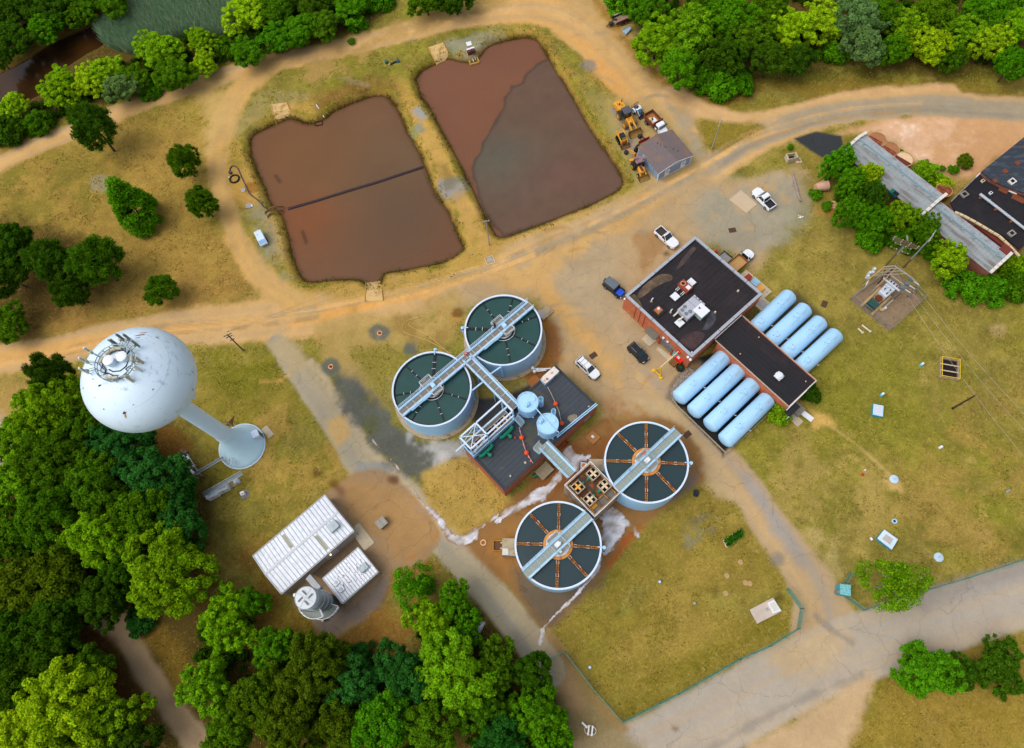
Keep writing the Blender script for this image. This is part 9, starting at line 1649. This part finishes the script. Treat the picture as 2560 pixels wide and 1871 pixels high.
 # ================================================================== PERSON on the clarifier walkway
px_,py_=G(1238.0,821.5,6.3);
def person(lab,x,y,z,a):
 t=thing('person',lab,'person',(x,y,z),a);bm=bmesh.new();J={'pel':(0,0,.92),'wa':(0,0,1.08),'ch':(.05,0,1.32),'nk':(.1,0,1.5),'hd':(.14,0,1.62),'hd2':(.15,0,1.72),'sl':(.06,.2,1.42),'sr':(.06,-.2,1.42),'el':(.22,.27,1.2),'er':(.22,-.27,1.2),'hl':(.45,.2,1.1),'hr':(.45,-.2,1.1),'fl':(.52,.2,1.08),'fr':(.52,-.2,1.08),'kl':(.03,.11,.5),'kr':(-.05,-.11,.5),'al':(0,.12,.09),'ar':(-.1,-.12,.09),'tl':(.16,.13,.04),'tr':(.06,-.13,.04),'pl':(0,.1,.88),'pr':(0,-.1,.88)}
 R_={'pel':.15,'wa':.15,'ch':.17,'nk':.065,'hd':.095,'hd2':.09,'sl':.085,'sr':.085,'el':.06,'er':.06,'hl':.04,'hr':.04,'fl':.035,'fr':.035,'kl':.075,'kr':.075,'al':.055,'ar':.055,'tl':.045,'tr':.045,'pl':.11,'pr':.11}
 E_=[('pel','wa'),('wa','ch'),('ch','nk'),('nk','hd'),('hd','hd2'),('ch','sl'),('ch','sr'),('sl','el'),('sr','er'),('el','hl'),('er','hr'),('hl','fl'),('hr','fr'),('pel','pl'),('pel','pr'),('pl','kl'),('pr','kr'),('kl','al'),('kr','ar'),('al','tl'),('ar','tr')]
 ks=list(J);me=bpy.data.meshes.new('body');me.from_pydata([J[k]for k in ks],[(ks.index(a_),ks.index(b_))for a_,b_ in E_],[]);o=link_mesh('body',me,t);sk=o.modifiers.new('skin','SKIN')
 L_=me.skin_vertices[0].data if me.skin_vertices else None
 if L_ is None:
  bm.from_mesh(me);lay=bm.verts.layers.skin.verify();bm.verts.ensure_lookup_table()
  for i,k in enumerate(ks):bm.verts[i][lay].radius=(R_[k],R_[k]);bm.verts[i][lay].use_root=(k=='pel')
  bm.to_mesh(me)
 else:
  for i,k in enumerate(ks):L_[i].radius=(R_[k],R_[k]);L_[i].use_root=(k=='pel')
 bm.free();ss=o.modifiers.new('sub','SUBSURF');ss.levels=ss.render_levels=1;me.materials.append(mat('dark_clothes','2c2a36',.8,var=.15));sk.use_smooth_shade=True
 SKN=mat('skin','9a6a50',.6);MB().ball((.16,0,1.66),.105,12,sz=1.2).obj('face',SKN,t,smooth=1);MB().ball((.12,0,1.72),.118,12,sz=.9).obj('hair',mat('dark_hair','20161a',.8),t,smooth=1)
 for s_ in(-1,1):
  MB().ball((.262,s_*.04,1.68),.016,6).obj('eye',DARK,t);MB().ball((.15,s_*.108,1.65),.028,6).obj('ear',SKN,t)
  for k in range(4):MB().tube([(.5,s_*.2-.03+.02*k,1.1),(.575+.01*(k in(1,2)),s_*.2-.036+.024*k,1.085),(.6,s_*.2-.036+.024*k,1.05)],.01,5).obj('finger',SKN,t)
  MB().tube([(.48,s_*.165,1.1),(.53,s_*.145,1.08)],.012,5).obj('thumb',SKN,t)
 MB().ball((.272,0,1.645),.02,6).obj('nose',SKN,t);bx((.26,0,1.605),(.012,.05,.012)).obj('mouth',mat('lip','7a4038',.6),t)
 return t
person('person in dark clothes leaning on the drive platform rail of the upper green clarifier',px_,py_,6.28,aU+pi/2)
# ================================================================== TREES, SHRUBS, REEDS
LEAF=leaf_mat('foliage');BARK=mat('bark','4a3c2c',.95,var=.3,scale=4);BARKP=mat('pale_bark','8a8272',.9,var=.2,scale=4)
def leaves_mesh(name,lumps,leaf,dens,seed,aspect=.62,up=.35,radial=0.0,droop=0.0,core=.66,jit=.55):
 """leaf cards gathered in clumps; a coarse inner hull, its colour darkened as painted shade, closes each clump"""
 r=np.random.default_rng(seed);V=[];F=[];C=[];n0=0
 for(cx,cy,cz,rad)in lumps:
  n=int(dens*4*pi*rad*rad*.75);d=r.normal(size=(n,3));d[:,2]+=up*.8;d/=np.linalg.norm(d,axis=1)[:,None];d[:,2]=np.where(d[:,2]<-.55,-d[:,2],d[:,2])
  p=np.array([cx,cy,cz])+d*rad*(.70+.36*r.random((n,1))**.7);nr=d+jit*r.normal(size=(n,3))+np.array([0,0,up]);nr/=np.linalg.norm(nr,axis=1)[:,None]
  t=np.cross(nr,r.normal(size=(n,3)));
  if radial:t=t*(1-radial)+d*radial+.25*r.normal(size=(n,3))
  t/=np.linalg.norm(t,axis=1)[:,None];b=np.cross(nr,t);b/=np.linalg.norm(b,axis=1)[:,None];s=leaf*(.65+.7*r.random((n,1)))
  q=np.stack([p-t*s*.5,p+b*s*.5*aspect+t*s*.05,p+t*s*.5-np.array([0,0,droop*leaf]),p-b*s*.5*aspect+t*s*.05],1)
  V.append(q.reshape(-1,3));F.append(np.arange(n*4).reshape(n,4)+n0);n0+=n*4
  k=(.8+.4*r.random())*(.6+.8*r.random((n,1)));hue=1+np.array([.16,.0,-.1])*r.normal(size=(n,1))*.6;C.append(np.repeat(np.clip(k*hue,.2,2),4,0))
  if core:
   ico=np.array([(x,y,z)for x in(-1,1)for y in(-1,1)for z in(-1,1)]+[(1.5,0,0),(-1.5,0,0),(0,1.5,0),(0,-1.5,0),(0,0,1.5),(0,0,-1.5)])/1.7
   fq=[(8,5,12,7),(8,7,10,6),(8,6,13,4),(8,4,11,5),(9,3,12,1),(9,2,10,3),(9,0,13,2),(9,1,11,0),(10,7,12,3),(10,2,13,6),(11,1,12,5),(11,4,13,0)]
   V.append(np.array([cx,cy,cz])+ico*rad*core*1.12);F.append(np.array(fq)+n0);n0+=14;C.append(np.full((14,3),.5)*np.array([.8,1,.8]))  # hull colour darkened to paint the shaded gaps between leaf clumps
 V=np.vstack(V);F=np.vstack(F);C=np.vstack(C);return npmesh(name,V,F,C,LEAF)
def dome(R,rz,n,lo,hi,seed,zmin=-.3,inner=.25,irr=.34):
 """clump centres over an uneven crown; radius R, half height rz"""
 r=np.random.default_rng(seed);out=[];ph=r.uniform(0,6.28,4);gold=pi*(3-sqrt(5))
 for i in range(n):
  z=1-(1-zmin)*(i+.5)/n;a=gold*i+r.normal()*.25;q=sqrt(max(0,1-min(z,1)**2));s=1+irr*(sin(2*a+ph[0])*.6+sin(3*a+ph[1])*.5+sin(5*a+ph[2])*.3)*q;f=r.uniform(.66,.94);rad=r.uniform(lo,hi)
  out.append((R*q*cos(a)*s*f,R*q*sin(a)*s*f,rz*z*f*r.uniform(.85,1.1),rad))
 for i in range(int(n*inner)):v=r.normal(size=3);v/=np.linalg.norm(v);f=r.uniform(.15,.55);out.append((R*v[0]*f,R*v[1]*f,rz*abs(v[2])*f,hi*1.15))
 return out
def wood_mesh(name,h,r0,zc,R,limbs,seed,m):
 r=np.random.default_rng(seed);b=MB();b.tube([(0,0,-zc),(r.normal()*.12,r.normal()*.12,-zc*.5),(r.normal()*.2,r.normal()*.2,0),(r.normal()*.3,r.normal()*.3,h*.5)],[r0,r0*.8,r0*.6,r0*.25],8)
 for k in range(limbs):
  a=6.28*k/limbs+r.normal()*.3;z0=r.uniform(-zc*.35,.1*h);e=r.uniform(.6,.95)*R;b.tube([(0,0,z0),(cos(a)*e*.4,sin(a)*e*.4,z0+e*.35),(cos(a+.2)*e*.8,sin(a+.2)*e*.8,z0+e*.55)],[r0*.45,r0*.3,r0*.1],5)
 return b.mesh(name,m,True)
KIND={}  # kind -> list of (crown mesh, trunk mesh, crown radius, crown half height, crown-centre height)
def kind(nm,R,rz,zc,vs):KIND[nm]=[(c,w,R,rz,zc)for c,w in vs]
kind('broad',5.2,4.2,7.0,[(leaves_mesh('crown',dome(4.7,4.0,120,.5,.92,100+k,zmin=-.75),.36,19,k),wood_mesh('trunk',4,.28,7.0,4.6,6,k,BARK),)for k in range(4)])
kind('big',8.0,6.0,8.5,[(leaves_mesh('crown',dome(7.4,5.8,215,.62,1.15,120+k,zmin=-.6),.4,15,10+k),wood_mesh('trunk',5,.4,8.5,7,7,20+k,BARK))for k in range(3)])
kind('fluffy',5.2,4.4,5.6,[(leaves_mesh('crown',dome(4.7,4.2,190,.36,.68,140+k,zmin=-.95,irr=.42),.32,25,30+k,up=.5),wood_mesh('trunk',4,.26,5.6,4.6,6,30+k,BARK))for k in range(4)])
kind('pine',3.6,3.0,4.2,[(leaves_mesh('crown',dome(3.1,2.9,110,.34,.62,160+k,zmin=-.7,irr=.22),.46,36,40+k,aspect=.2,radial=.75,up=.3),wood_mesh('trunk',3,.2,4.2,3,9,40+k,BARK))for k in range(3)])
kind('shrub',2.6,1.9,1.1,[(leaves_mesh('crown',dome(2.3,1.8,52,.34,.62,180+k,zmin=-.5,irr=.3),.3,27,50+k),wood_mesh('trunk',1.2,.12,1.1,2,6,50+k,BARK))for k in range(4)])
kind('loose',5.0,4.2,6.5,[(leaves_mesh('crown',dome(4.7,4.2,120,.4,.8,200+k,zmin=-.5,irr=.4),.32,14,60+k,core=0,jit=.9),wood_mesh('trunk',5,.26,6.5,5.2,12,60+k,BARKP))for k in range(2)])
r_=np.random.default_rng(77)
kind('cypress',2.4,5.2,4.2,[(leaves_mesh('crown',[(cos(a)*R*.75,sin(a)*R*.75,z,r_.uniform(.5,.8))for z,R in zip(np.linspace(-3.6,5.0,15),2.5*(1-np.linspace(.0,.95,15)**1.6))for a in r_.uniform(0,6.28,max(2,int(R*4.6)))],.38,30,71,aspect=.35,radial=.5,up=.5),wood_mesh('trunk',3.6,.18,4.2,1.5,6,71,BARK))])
CATN={'pine':('pine_tree','tree'),'cypress':('cypress_tree','tree'),'shrub':('shrub','shrub')}
TINT={'dk':'33520b','md':'44680c','lt':'638a10','yl':'80a012','bl':'2a5a1e','ol':'465c0c','em':'46780c','pn':'3a5a0e','gy':'56763a'}
ti=[0];rT=np.random.default_rng(99)
def tree(u,v,rpx,kd,tint,lab,grp=None,hs=1.0,tilt=None):
 hs*=.6 if(v<265 and u<1100)else(.8 if v<220 else 1);vs=KIND[kd];c,w,R,rz,zc=vs[ti[0]%len(vs)];ti[0]+=1;u*=1.1327;v*=1.1327
 z0=zc*hs;x,y=G(u,v,z0);d=dist(G(u,v,z0),G(u+rpx*1.1327,v,z0));s=d/R;z0=zc*hs*(.55+.45*s);x,y=G(u,v,z0);s=dist(G(u,v,z0),G(u+rpx*1.1327,v,z0))/R
 nm,cat=CATN.get(kd,('broadleaf_tree','tree'));t=thing(nm,lab,cat,(x,y,0),rT.uniform(0,6.28),grp);o=link_mesh('crown',c,t,loc=(0,0,z0),scale=(s*rT.uniform(.94,1.06),s*rT.uniform(.94,1.06),(.6+.4*s)*hs if kd!='shrub' else s))
 h=hx(TINT[tint])*rT.uniform(1.25,1.6)*np.array([rT.uniform(.9,1.12),1.0,rT.uniform(.8,1.15)]);o.color=(*np.clip(h,0,1),1)
 link_mesh('trunk',w,t,loc=(0,0,z0),scale=(max(.6,s),max(.6,s),z0/zc));return t
TREES=[(205,280,54,'pine','pn','dark round pine half over the dike road at the left',1.5),(405,356,38,'pine','md','round pine with its trunk showing, upper of the two by the loop track',1.2),(446,448,41,'pine','md','round pine directly beside the loop track, lower of the two',1.1),(357,640,42,'pine','md','lone spreading pine on the brown grass above the dirt road',.9),(290,452,46,'cypress','em','bright pointed conical evergreen leaning alone in the left field',1.0),(25,545,62,'broad','dk','dark tree at the left edge, uppermost of the field clump',.9),(112,578,54,'pine','pn','dark clumped pine in the middle of the field clump',1.4),(212,578,60,'pine','md','wide greener pine on the right of the field clump',1.4),(158,640,44,'pine','dk','darkest pine at the bottom of the field clump',1.2),(15,605,52,'broad','dk','dark tree at the left edge, below the uppermost of the field clump',.8),(18,715,50,'broad','md','low bushy tree at the left edge just above the dirt road',.6),(35,10,56,'broad','dk','dark tree in the top left corner beyond the creek'),(115,10,50,'broad','dk','dark tree beyond the creek, second from the top left corner'),(190,0,46,'broad','md','mid green tree beyond the creek at the top edge, left of the reeds'),(250,5,40,'broad','md','small tree beyond the creek cut by the top edge over the reeds'),(20,85,56,'broad','dk','dark shaded tree overhanging the creek at the left edge'),(100,58,46,'fluffy','em','fresh green tree overhanging the bend of the creek'),(175,35,36,'fluffy','md','small tree at the creek end next to the reeds'),(-5,125,34,'broad','dk','low dark tree on the far creek bank at the left edge'),(30,235,36,'fluffy','yl','light yellow green tree leaning over the creek at the left edge'),(20,290,42,'shrub','dk','dark low bush on the near creek bank at the left edge'),(85,275,34,'shrub','md','green bush between the creek and the dike road, left end'),(130,195,50,'fluffy','lt','light green tree on the near bank where the creek widens'),(195,180,44,'fluffy','yl','pale yellow green tree on the near creek bank'),(230,160,44,'fluffy','yl','pale tree just right of the palest one on the near bank'),(265,195,40,'broad','gy','grey green tree between the pale bank trees and the road'),(295,175,44,'fluffy','md','mid green tree on the near bank below the reeds, left one'),(350,110,58,'fluffy','lt','large light tree standing in front of the reeds'),(385,165,46,'broad','md','mid green tree by the dike road below the large light one'),(330,200,30,'shrub','em','bright bush at the roadside below the reed bed trees'),(445,90,36,'fluffy','lt','small light tree at the right end of the reeds'),(450,140,36,'fluffy','yl','yellow green tree at the roadside right of the reeds'),(545,30,58,'fluffy','yl','large bright willow like tree at the top edge right of the reeds'),(500,110,34,'shrub','md','low green bush between reeds and road'),(545,115,40,'broad','em','dense green tree by the road below the bright willow like one'),(610,85,46,'broad','em','dense bush tree at the roadside, left of three'),(660,70,46,'broad','em','dense bush tree at the roadside, middle of three'),(715,55,42,'broad','md','dense bush tree at the roadside, right of three'),(615,15,50,'broad','md','tree cut by the top edge right of the bright willow like one'),(690,5,50,'broad','dk','darker tree cut by the top edge above the roadside bushes'),(770,15,50,'fluffy','em','fresh green tree at the top edge near the sandy clearing'),(840,2,34,'shrub','em','small bush at the top edge left of the sandy clearing'),(790,55,22,'shrub','em','little bush at the tip of the roadside thicket'),(940,2,40,'broad','md','dark tree cut by the top edge above the dike, left one'),(1005,0,44,'broad','dk','dark tree cut by the top edge above the dike, right one'),(776,92,9,'shrub','em','tiny green tuft on the bare strip by the dike road'),(1370,5,40,'shrub','em','low bush at the top edge behind the maroon trailer'),(1425,20,46,'broad','em','fresh tree at the top left end of the upper right wood'),(1450,90,64,'fluffy','lt','bright tree with vines above the metal hull'),(1530,65,70,'fluffy','lt','large bright tree, second along the front of the upper right wood'),(1500,150,50,'broad','em','green tree at the lower left front of the upper right wood'),(1545,175,42,'shrub','em','leafy bush at the foot of the wood by the road bend'),(1590,190,44,'shrub','em','spreading bush of long leaves at the wood foot'),(1635,185,34,'shrub','em','bush at the right end of the long leaved thicket'),(1600,120,56,'broad','dk','shaded dark tree behind the long leaved bushes'),(1610,35,62,'broad','em','tall green tree at the top edge, third in the upper right wood'),(1655,80,58,'fluffy','md','tree with dark gap on its left in the upper right wood'),(1560,5,40,'broad','md','tree cut by the top edge behind the large bright one'),(1700,20,52,'broad','md','tree cut by the top edge left of the yellow leaved pair'),(1745,60,60,'fluffy','yl','tall yellow green tree, left of the yellow leaved pair'),(1815,50,60,'fluffy','yl','tall yellow green tree, right of the yellow leaved pair'),(1700,130,46,'broad','dk','dark shaded tree below the yellow leaved pair'),(1765,130,40,'broad','dk','dark low tree by the grass strip, below the yellow leaved pair'),(1840,120,34,'shrub','em','pointed bright bush at the grass strip right of the yellow pair'),(1890,40,60,'broad','gy','grey green tree in the middle of the upper right wood'),(1905,100,52,'broad','gy','grey green tree at the front in the middle of the upper right wood'),(1950,30,46,'broad','md','tree cut by the top edge right of the grey green ones'),(1970,110,44,'fluffy','em','front tree with a bare branch, right of the grey green ones'),(2000,55,54,'fluffy','lt','light tree at the top edge behind the bare branch'),(2055,100,52,'fluffy','yl','yellowish tree at the front of the wood, right part'),(2065,30,55,'broad','md','mid green tree at the top edge above the yellowish front one'),(2105,130,36,'fluffy','md','small front tree right of the yellowish one'),(2125,70,54,'fluffy','lt','light tree in the right part of the wood'),(2175,25,56,'broad','em','fresh green tree at the top edge near the right corner'),(2190,95,52,'fluffy','yl','yellow green tree near the right corner of the wood'),(2235,140,44,'broad','em','green tree at the right edge where the wood ends'),(2250,60,50,'broad','lt','light tree cut by the right edge at the top corner'),(2230,15,40,'broad','em','tree filling the top right corner'),(1850,362,42,'fluffy','em','bushy tree over the upper end of the old tin shed'),(1918,390,32,'fluffy','yl','yellow tipped bush against the tin shed wall'),(1880,410,40,'fluffy','em','dense green bush between the yellow tipped one and the rusty tank'),(1925,435,36,'broad','dk','dark bush along the tin shed below the yellow tipped one'),(1880,470,40,'fluffy','em','green bush at the lawn edge above the crossarm pole, left one'),(1930,490,44,'fluffy','em','green bush at the lawn edge above the crossarm pole, middle one'),(1985,480,40,'fluffy','lt','light bush against the shed above the silver topped pole'),(1920,530,36,'shrub','em','low bush at the lawn edge just left of the crossarm pole'),(1985,525,34,'shrub','em','low dark bush behind the crossarm pole'),(2040,515,44,'fluffy','md','bush tree behind the silver topped pole'),(2095,575,44,'fluffy','yl','light yellow green bush tree at the far part of the tin shed'),(2060,555,34,'shrub','em','bush at the lawn edge right of the silver topped pole'),(2130,635,46,'shrub','em','large low bush at the lawn edge below the shed end, left one'),(2185,640,46,'shrub','em','large low bush at the lawn edge below the shed end, middle one'),(2240,630,46,'shrub','md','large low bush at the lawn edge below the shed end, at the right edge'),(2235,590,36,'shrub','lt','light bush at the end wall of the tin shed'),(2045,385,36,'shrub','lt','bright bush on the sandy lot side of the tin shed'),(2078,405,24,'shrub','yl','small yellow flecked bush at the far side of the tin shed'),(1985,340,13,'shrub','em','little bush between the rust red tanks'),(2130,357,20,'shrub','ol','yellow brown bush against the black ruin wall'),(2105,375,13,'shrub','em','dark little bush on the sand by the black ruin'),(2080,372,8,'shrub','em','tiny dark tuft on the sandy lot'),(1800,430,16,'shrub','em','weedy bush at the foot of the rusty overturned tank'),(1825,455,14,'shrub','em','small weedy bush below the overturned tank'),(1745,325,8,'shrub','em','tiny bush beside the open concrete box'),(2225,445,14,'shrub','em','small bush between ruin and shed end'),(1720,915,28,'shrub','lt','round green shrub at the end of the pit of blue tanks',1.3),(1787,868,27,'shrub','dk','dark shrub hidden behind the wing end',1.2),(1975,1290,76,'loose','lt','thin crowned bright tree with pale branches by the kiosk',1.0),(2045,1480,74,'fluffy','em','round bushy tree below the street, left one',.6),(2115,1490,46,'fluffy','dk','dark bushy tree below the street, middle one',.6),(2205,1475,66,'fluffy','dk','dark bushy tree below the street at the right edge',.6),(908,1296,52,'loose','em','thin tree with bare twigs at the lane side, top of the bottom wood',1.0),(1000,1330,50,'fluffy','em','green tree beside the asphalt lane, upper edge of the bottom wood'),(955,1375,60,'fluffy','lt','light tree behind the thin twiggy one'),(1030,1390,44,'fluffy','em','small green tree overhanging the asphalt lane'),(935,1290,26,'shrub','em','small fresh bush beside the thin twiggy tree'),(1090,1470,62,'fluffy','md','green tree at the lane side below the overhanging one'),(1175,1480,48,'broad','dk','dark ragged tree at the end of the lane'),(1000,1480,92,'big','lt','very large yellow green tree in the middle of the bottom wood'),(890,1490,72,'broad','bl','tall blue green tree left of the very large one'),(800,1440,28,'shrub','bl','little blue green bush at the clearing edge'),(735,1440,36,'fluffy','md','small tree at the clearing edge below the filter tower'),(785,1510,60,'broad','bl','dark blue green tree with round clumps'),(690,1480,84,'big','ol','big dark olive tree below the clearing'),(610,1430,56,'fluffy','em','bright green tree at the clearing edge, left one'),(500,1370,72,'fluffy','lt','light round tree right of the woodland lane, upper one'),(455,1515,66,'fluffy','lt','bright tree right of the woodland lane, lower one'),(560,1330,36,'broad','em','green tree at the white shed side of the wood'),(570,1540,72,'broad','ol','olive tree between the bright lane tree and the big olive one'),(510,1610,60,'broad','md','tree at the bottom edge right of the woodland lane'),(640,1600,78,'big','ol','dark olive tree at the bottom edge'),(745,1590,60,'broad','ol','small olive tree at the bottom edge between olive and bright ones'),(845,1590,74,'broad','em','bright green tree at the bottom edge under the blue green one'),(950,1600,70,'broad','md','tree at the bottom edge under the very large one'),(1065,1560,66,'fluffy','md','green tree right of the very large one'),(1100,1630,60,'broad','bl','blue green tree at the bottom edge'),(1190,1580,74,'fluffy','em','bright fine leaved tree at the right end of the bottom wood'),(1215,1640,48,'fluffy','em','bright tree at the bottom edge, right end of the bottom wood'),(118,828,44,'pine','pn','spiky pine on top of the western wood below the dirt road',2.0),(110,900,74,'big','lt','light green tree directly left of the tower bulb'),(190,950,60,'broad','md','mid green tree tucked under the tower bulb edge'),(55,955,56,'broad','lt','light tree at the upper left edge of the western wood'),(270,985,66,'broad','bl','dark blue green tree below the tower bulb'),(120,1020,82,'big','md','large green tree in the upper middle of the western wood'),(35,1070,66,'broad','lt','light tree by the pale clearing at the left edge'),(215,1065,74,'big','md','large tree in the middle of the western wood'),(335,1050,74,'broad','bl','blue green tree by the antenna rack'),(395,1090,48,'broad','bl','small blue green tree at the wood edge by the white cabinets'),(310,1135,74,'broad','md','mid green tree left of the white cabinets'),(405,1165,60,'broad','bl','shaded blue green tree at the wood edge below the cabinets'),(110,1140,84,'big','md','large crown left of the middle of the western wood'),(225,1190,78,'big','lt','lighter large crown right of the middle of the western wood'),(25,1190,72,'broad','md','green tree at the left edge, middle height of the western wood'),(375,1265,104,'big','lt','biggest round crown at the right corner of the western wood'),(280,1260,60,'broad','dk','dark tree between the biggest crown and the lighter one'),(130,1265,76,'broad','ol','olive tree above the start of the woodland lane'),(45,1300,74,'broad','ol','olive tree at the left edge of the western wood'),(230,1325,60,'broad','dk','dark tree where the woodland lane begins'),(310,1370,36,'shrub','bl','blue green bush at the bend of the woodland lane'),(125,1360,66,'broad','dk','dark tree left of the woodland lane'),(40,1400,72,'broad','dk','dark tree at the left edge above the big bright one'),(120,1440,60,'broad','dk','dark tree between lane and left edge'),(150,1560,110,'big','yl','big bright tree in the bottom left, left of the lane'),(245,1590,76,'fluffy','lt','bright tree between the biggest bright crown and the lane'),(45,1520,60,'broad','dk','dark tree at the left edge beside the big bright one'),(60,1625,74,'fluffy','yl','bright tree in the bottom left corner'),(300,1640,52,'broad','dk','dark tree at the bottom edge by the lane'),(200,1470,46,'broad','md','green tree above the big bright crown by the lane'),]
for T_ in TREES:tree(*T_[:6],hs=T_[6]if len(T_)>6 else 1.0)
# undergrowth closing the wood floors
rU=np.random.default_rng(61)
for lab,poly,n,tn in(('leafy undergrowth on the floor of the upper right wood',[(1360,-30),(1420,60),(1450,120),(1500,180),(1560,215),(1640,200),(1690,150),(1780,150),(1860,135),(1960,140),(2080,140),(2230,160),(2290,-40)],420,'dk'),('leafy undergrowth along the creek banks and the dike road',[(-20,300),(80,300),(150,260),(260,215),(400,190),(480,150),(580,130),(700,95),(780,60),(850,20),(850,-20),(580,-20),(560,60),(430,70),(300,130),(250,150),(140,190),(60,250)],300,'dk'),('leafy undergrowth on the far creek bank',[(-20,-20),(280,-20),(205,30),(110,65),(0,120),(-40,130)],110,'dk'),('leafy undergrowth under the bottom wood',[(420,1400),(560,1340),(640,1450),(720,1440),(800,1440),(900,1400),(960,1330),(1050,1370),(1100,1450),(1220,1480),(1250,1670),(480,1670)],300,'dk'),('leafy undergrowth under the western wood',[(-30,960),(70,900),(200,900),(300,990),(420,1060),(440,1200),(460,1300),(330,1360),(200,1340),(250,1500),(300,1660),(-30,1660)],420,'dk'),('weedy undergrowth by the old tin shed',[(1840,380),(1900,370),(1960,450),(2080,540),(2200,610),(2260,620),(2260,670),(2110,650),(2030,570),(1930,550),(1870,500),(1840,440)],130,'em')):
 Pp=np.array([GD(*p)for p in poly]);(x0,y0),(x1,y1)=Pp.min(0),Pp.max(0);x,y=rU.uniform(x0,x1,n*4),rU.uniform(y0,y1,n*4);k=sdpoly(x[None],y[None],Pp)[0]<-.6;x,y=x[k][:n],y[k][:n]
 me=leaves_mesh('undergrowth',[(a,b,rU.uniform(.2,1.3),rU.uniform(.6,1.3))for a,b in zip(x,y)],.34,8,n,up=.5);o=tag(link_mesh('undergrowth',me),lab,'undergrowth',kind='stuff');o.color=(*hx(TINT[tn]),1)
 # small stuff: reeds, weeds, grass tufts
def blades(name,lab,cat,pts,h,w,col,var,seed,lean=.5,kind_='stuff'):
 r=np.random.default_rng(seed);n=len(pts);hh=h*r.uniform(.6,1.15,n);a=r.uniform(0,6.28,n);le=lean*hh*r.uniform(.2,1,n);b=r.uniform(0,6.28,n);dx,dy=np.cos(a)*w/2,np.sin(a)*w/2;x,y,z=pts.T
 tx,ty=x+np.cos(b)*le,y+np.sin(b)*le;V=np.stack([np.stack([x-dx,y-dy,z],1),np.stack([x+dx,y+dy,z],1),np.stack([tx+dx*.4,ty+dy*.4,z+hh],1),np.stack([tx-dx*.4,ty-dy*.4,z+hh],1)],1).reshape(-1,3);F=np.arange(n*4).reshape(n,4)
 C=np.array([hx(c)for c in col])[r.integers(0,len(col),n)]*r.uniform(1-var,1+var,(n,1));me=npmesh(name,V,F,np.repeat(C,4,0),LEAF);return tag(link_mesh(name,me),lab,cat,kind=kind_)
def scatter(pts,n,seed,z=0.0,keep=None):
 P=np.array(pts);r=np.random.default_rng(seed);x0,y0=P.min(0);x1,y1=P.max(0);x,y=r.uniform(x0,x1,n*3),r.uniform(y0,y1,n*3);d=sdpoly(x[None],y[None],P)[0];k=d<0
 if keep is not None:k&=keep(x,y,d)
 return np.stack([x[k],y[k],np.full(k.sum(),z)],1)[:n]
RP=[GD(*p,1)for p in((213,62),(250,25),(330,-12),(560,-20),(580,30),(545,65),(490,78),(420,70),(380,80),(300,115),(250,105),(225,90))]
blades('reeds','bed of tall grey green reeds above the creek at the top left','reeds',scatter(RP,30000,1,-.2),2.6,.11,['84a884','93b08a','6f9a74','b0b48c','7ca07c'],.3,2,lean=.45)
PBp=np.array(P_:=[G(*ZI(*p))for p in((95,240),(235,145),(262,205),(125,300))]);blades('bed_plants','bright leafy plants filling the timber bed by the drive','plants',scatter(PBp,700,4,.3),.55,.16,['3f8a10','2f7410','5aa018'],.3,5,lean=.7)
# weeds along banks, verges and shed walls; dry tufts over the lawns
def edge_pts(poly,n,w,seed,z=.0):
 r=np.random.default_rng(seed);P=np.vstack([poly,poly[:1]]);L_=np.linalg.norm(np.diff(P,axis=0),axis=1);s=r.uniform(0,L_.sum(),n);cs=np.concatenate([[0],np.cumsum(L_)]);i=np.clip(np.searchsorted(cs,s)-1,0,len(L_)-1);f=((s-cs[i])/L_[i])[:,None];q=P[i]*(1-f)+P[i+1]*f+r.normal(size=(n,2))*w;k=vnoise(q[:,0],q[:,1],3.0,seed)>-.1;return np.concatenate([q[k],np.full((k.sum(),1),z)],1)
def grow(P,k):c=P.mean(0);d=P-c;return P+d/np.linalg.norm(d,axis=1)[:,None]*k
blades('bank_weeds','weeds and rough grass along the edges of both ponds','weeds',np.vstack([edge_pts(grow(PL,.5),2200,.35,1,-.75),edge_pts(grow(PR,.5),2200,.35,2,-.75),edge_pts(grow(PL,1.6),900,.5,3,-.1),edge_pts(grow(PR,1.6),900,.5,4,-.1)]),.5,.14,['5c6a14','6d6a1c','7a6a26','4a5c10'],.3,6,lean=.9)
def grid_val(A,x,y):return A[np.clip(((y-GY0)/GS).astype(int),0,ny-1),np.clip(((x-GX0)/GS).astype(int),0,nx-1)]
r=np.random.default_rng(44);x,y=r.uniform(GX0+10,GX1-8,420000),r.uniform(GY0+8,GY1-8,420000);g=grid_val(GR,x,y);zz=grid_val(ZZ,x,y);nn=vnoise(x,y,2.4,91)+.7*vnoise(x,y,.9,92);k=(g>.6)&(zz>-.25)&(nn>.22);k[np.cumsum(k)>62000]=False
blades('grass_tufts','dry and green grass tufts over the mown lawns and fields','grass',np.stack([x[k],y[k],zz[k]],1),.16,.2,['a48a48','8a7a32','b49a58','70701e','5f681a','947a3c'],.22,7,lean=1.4)
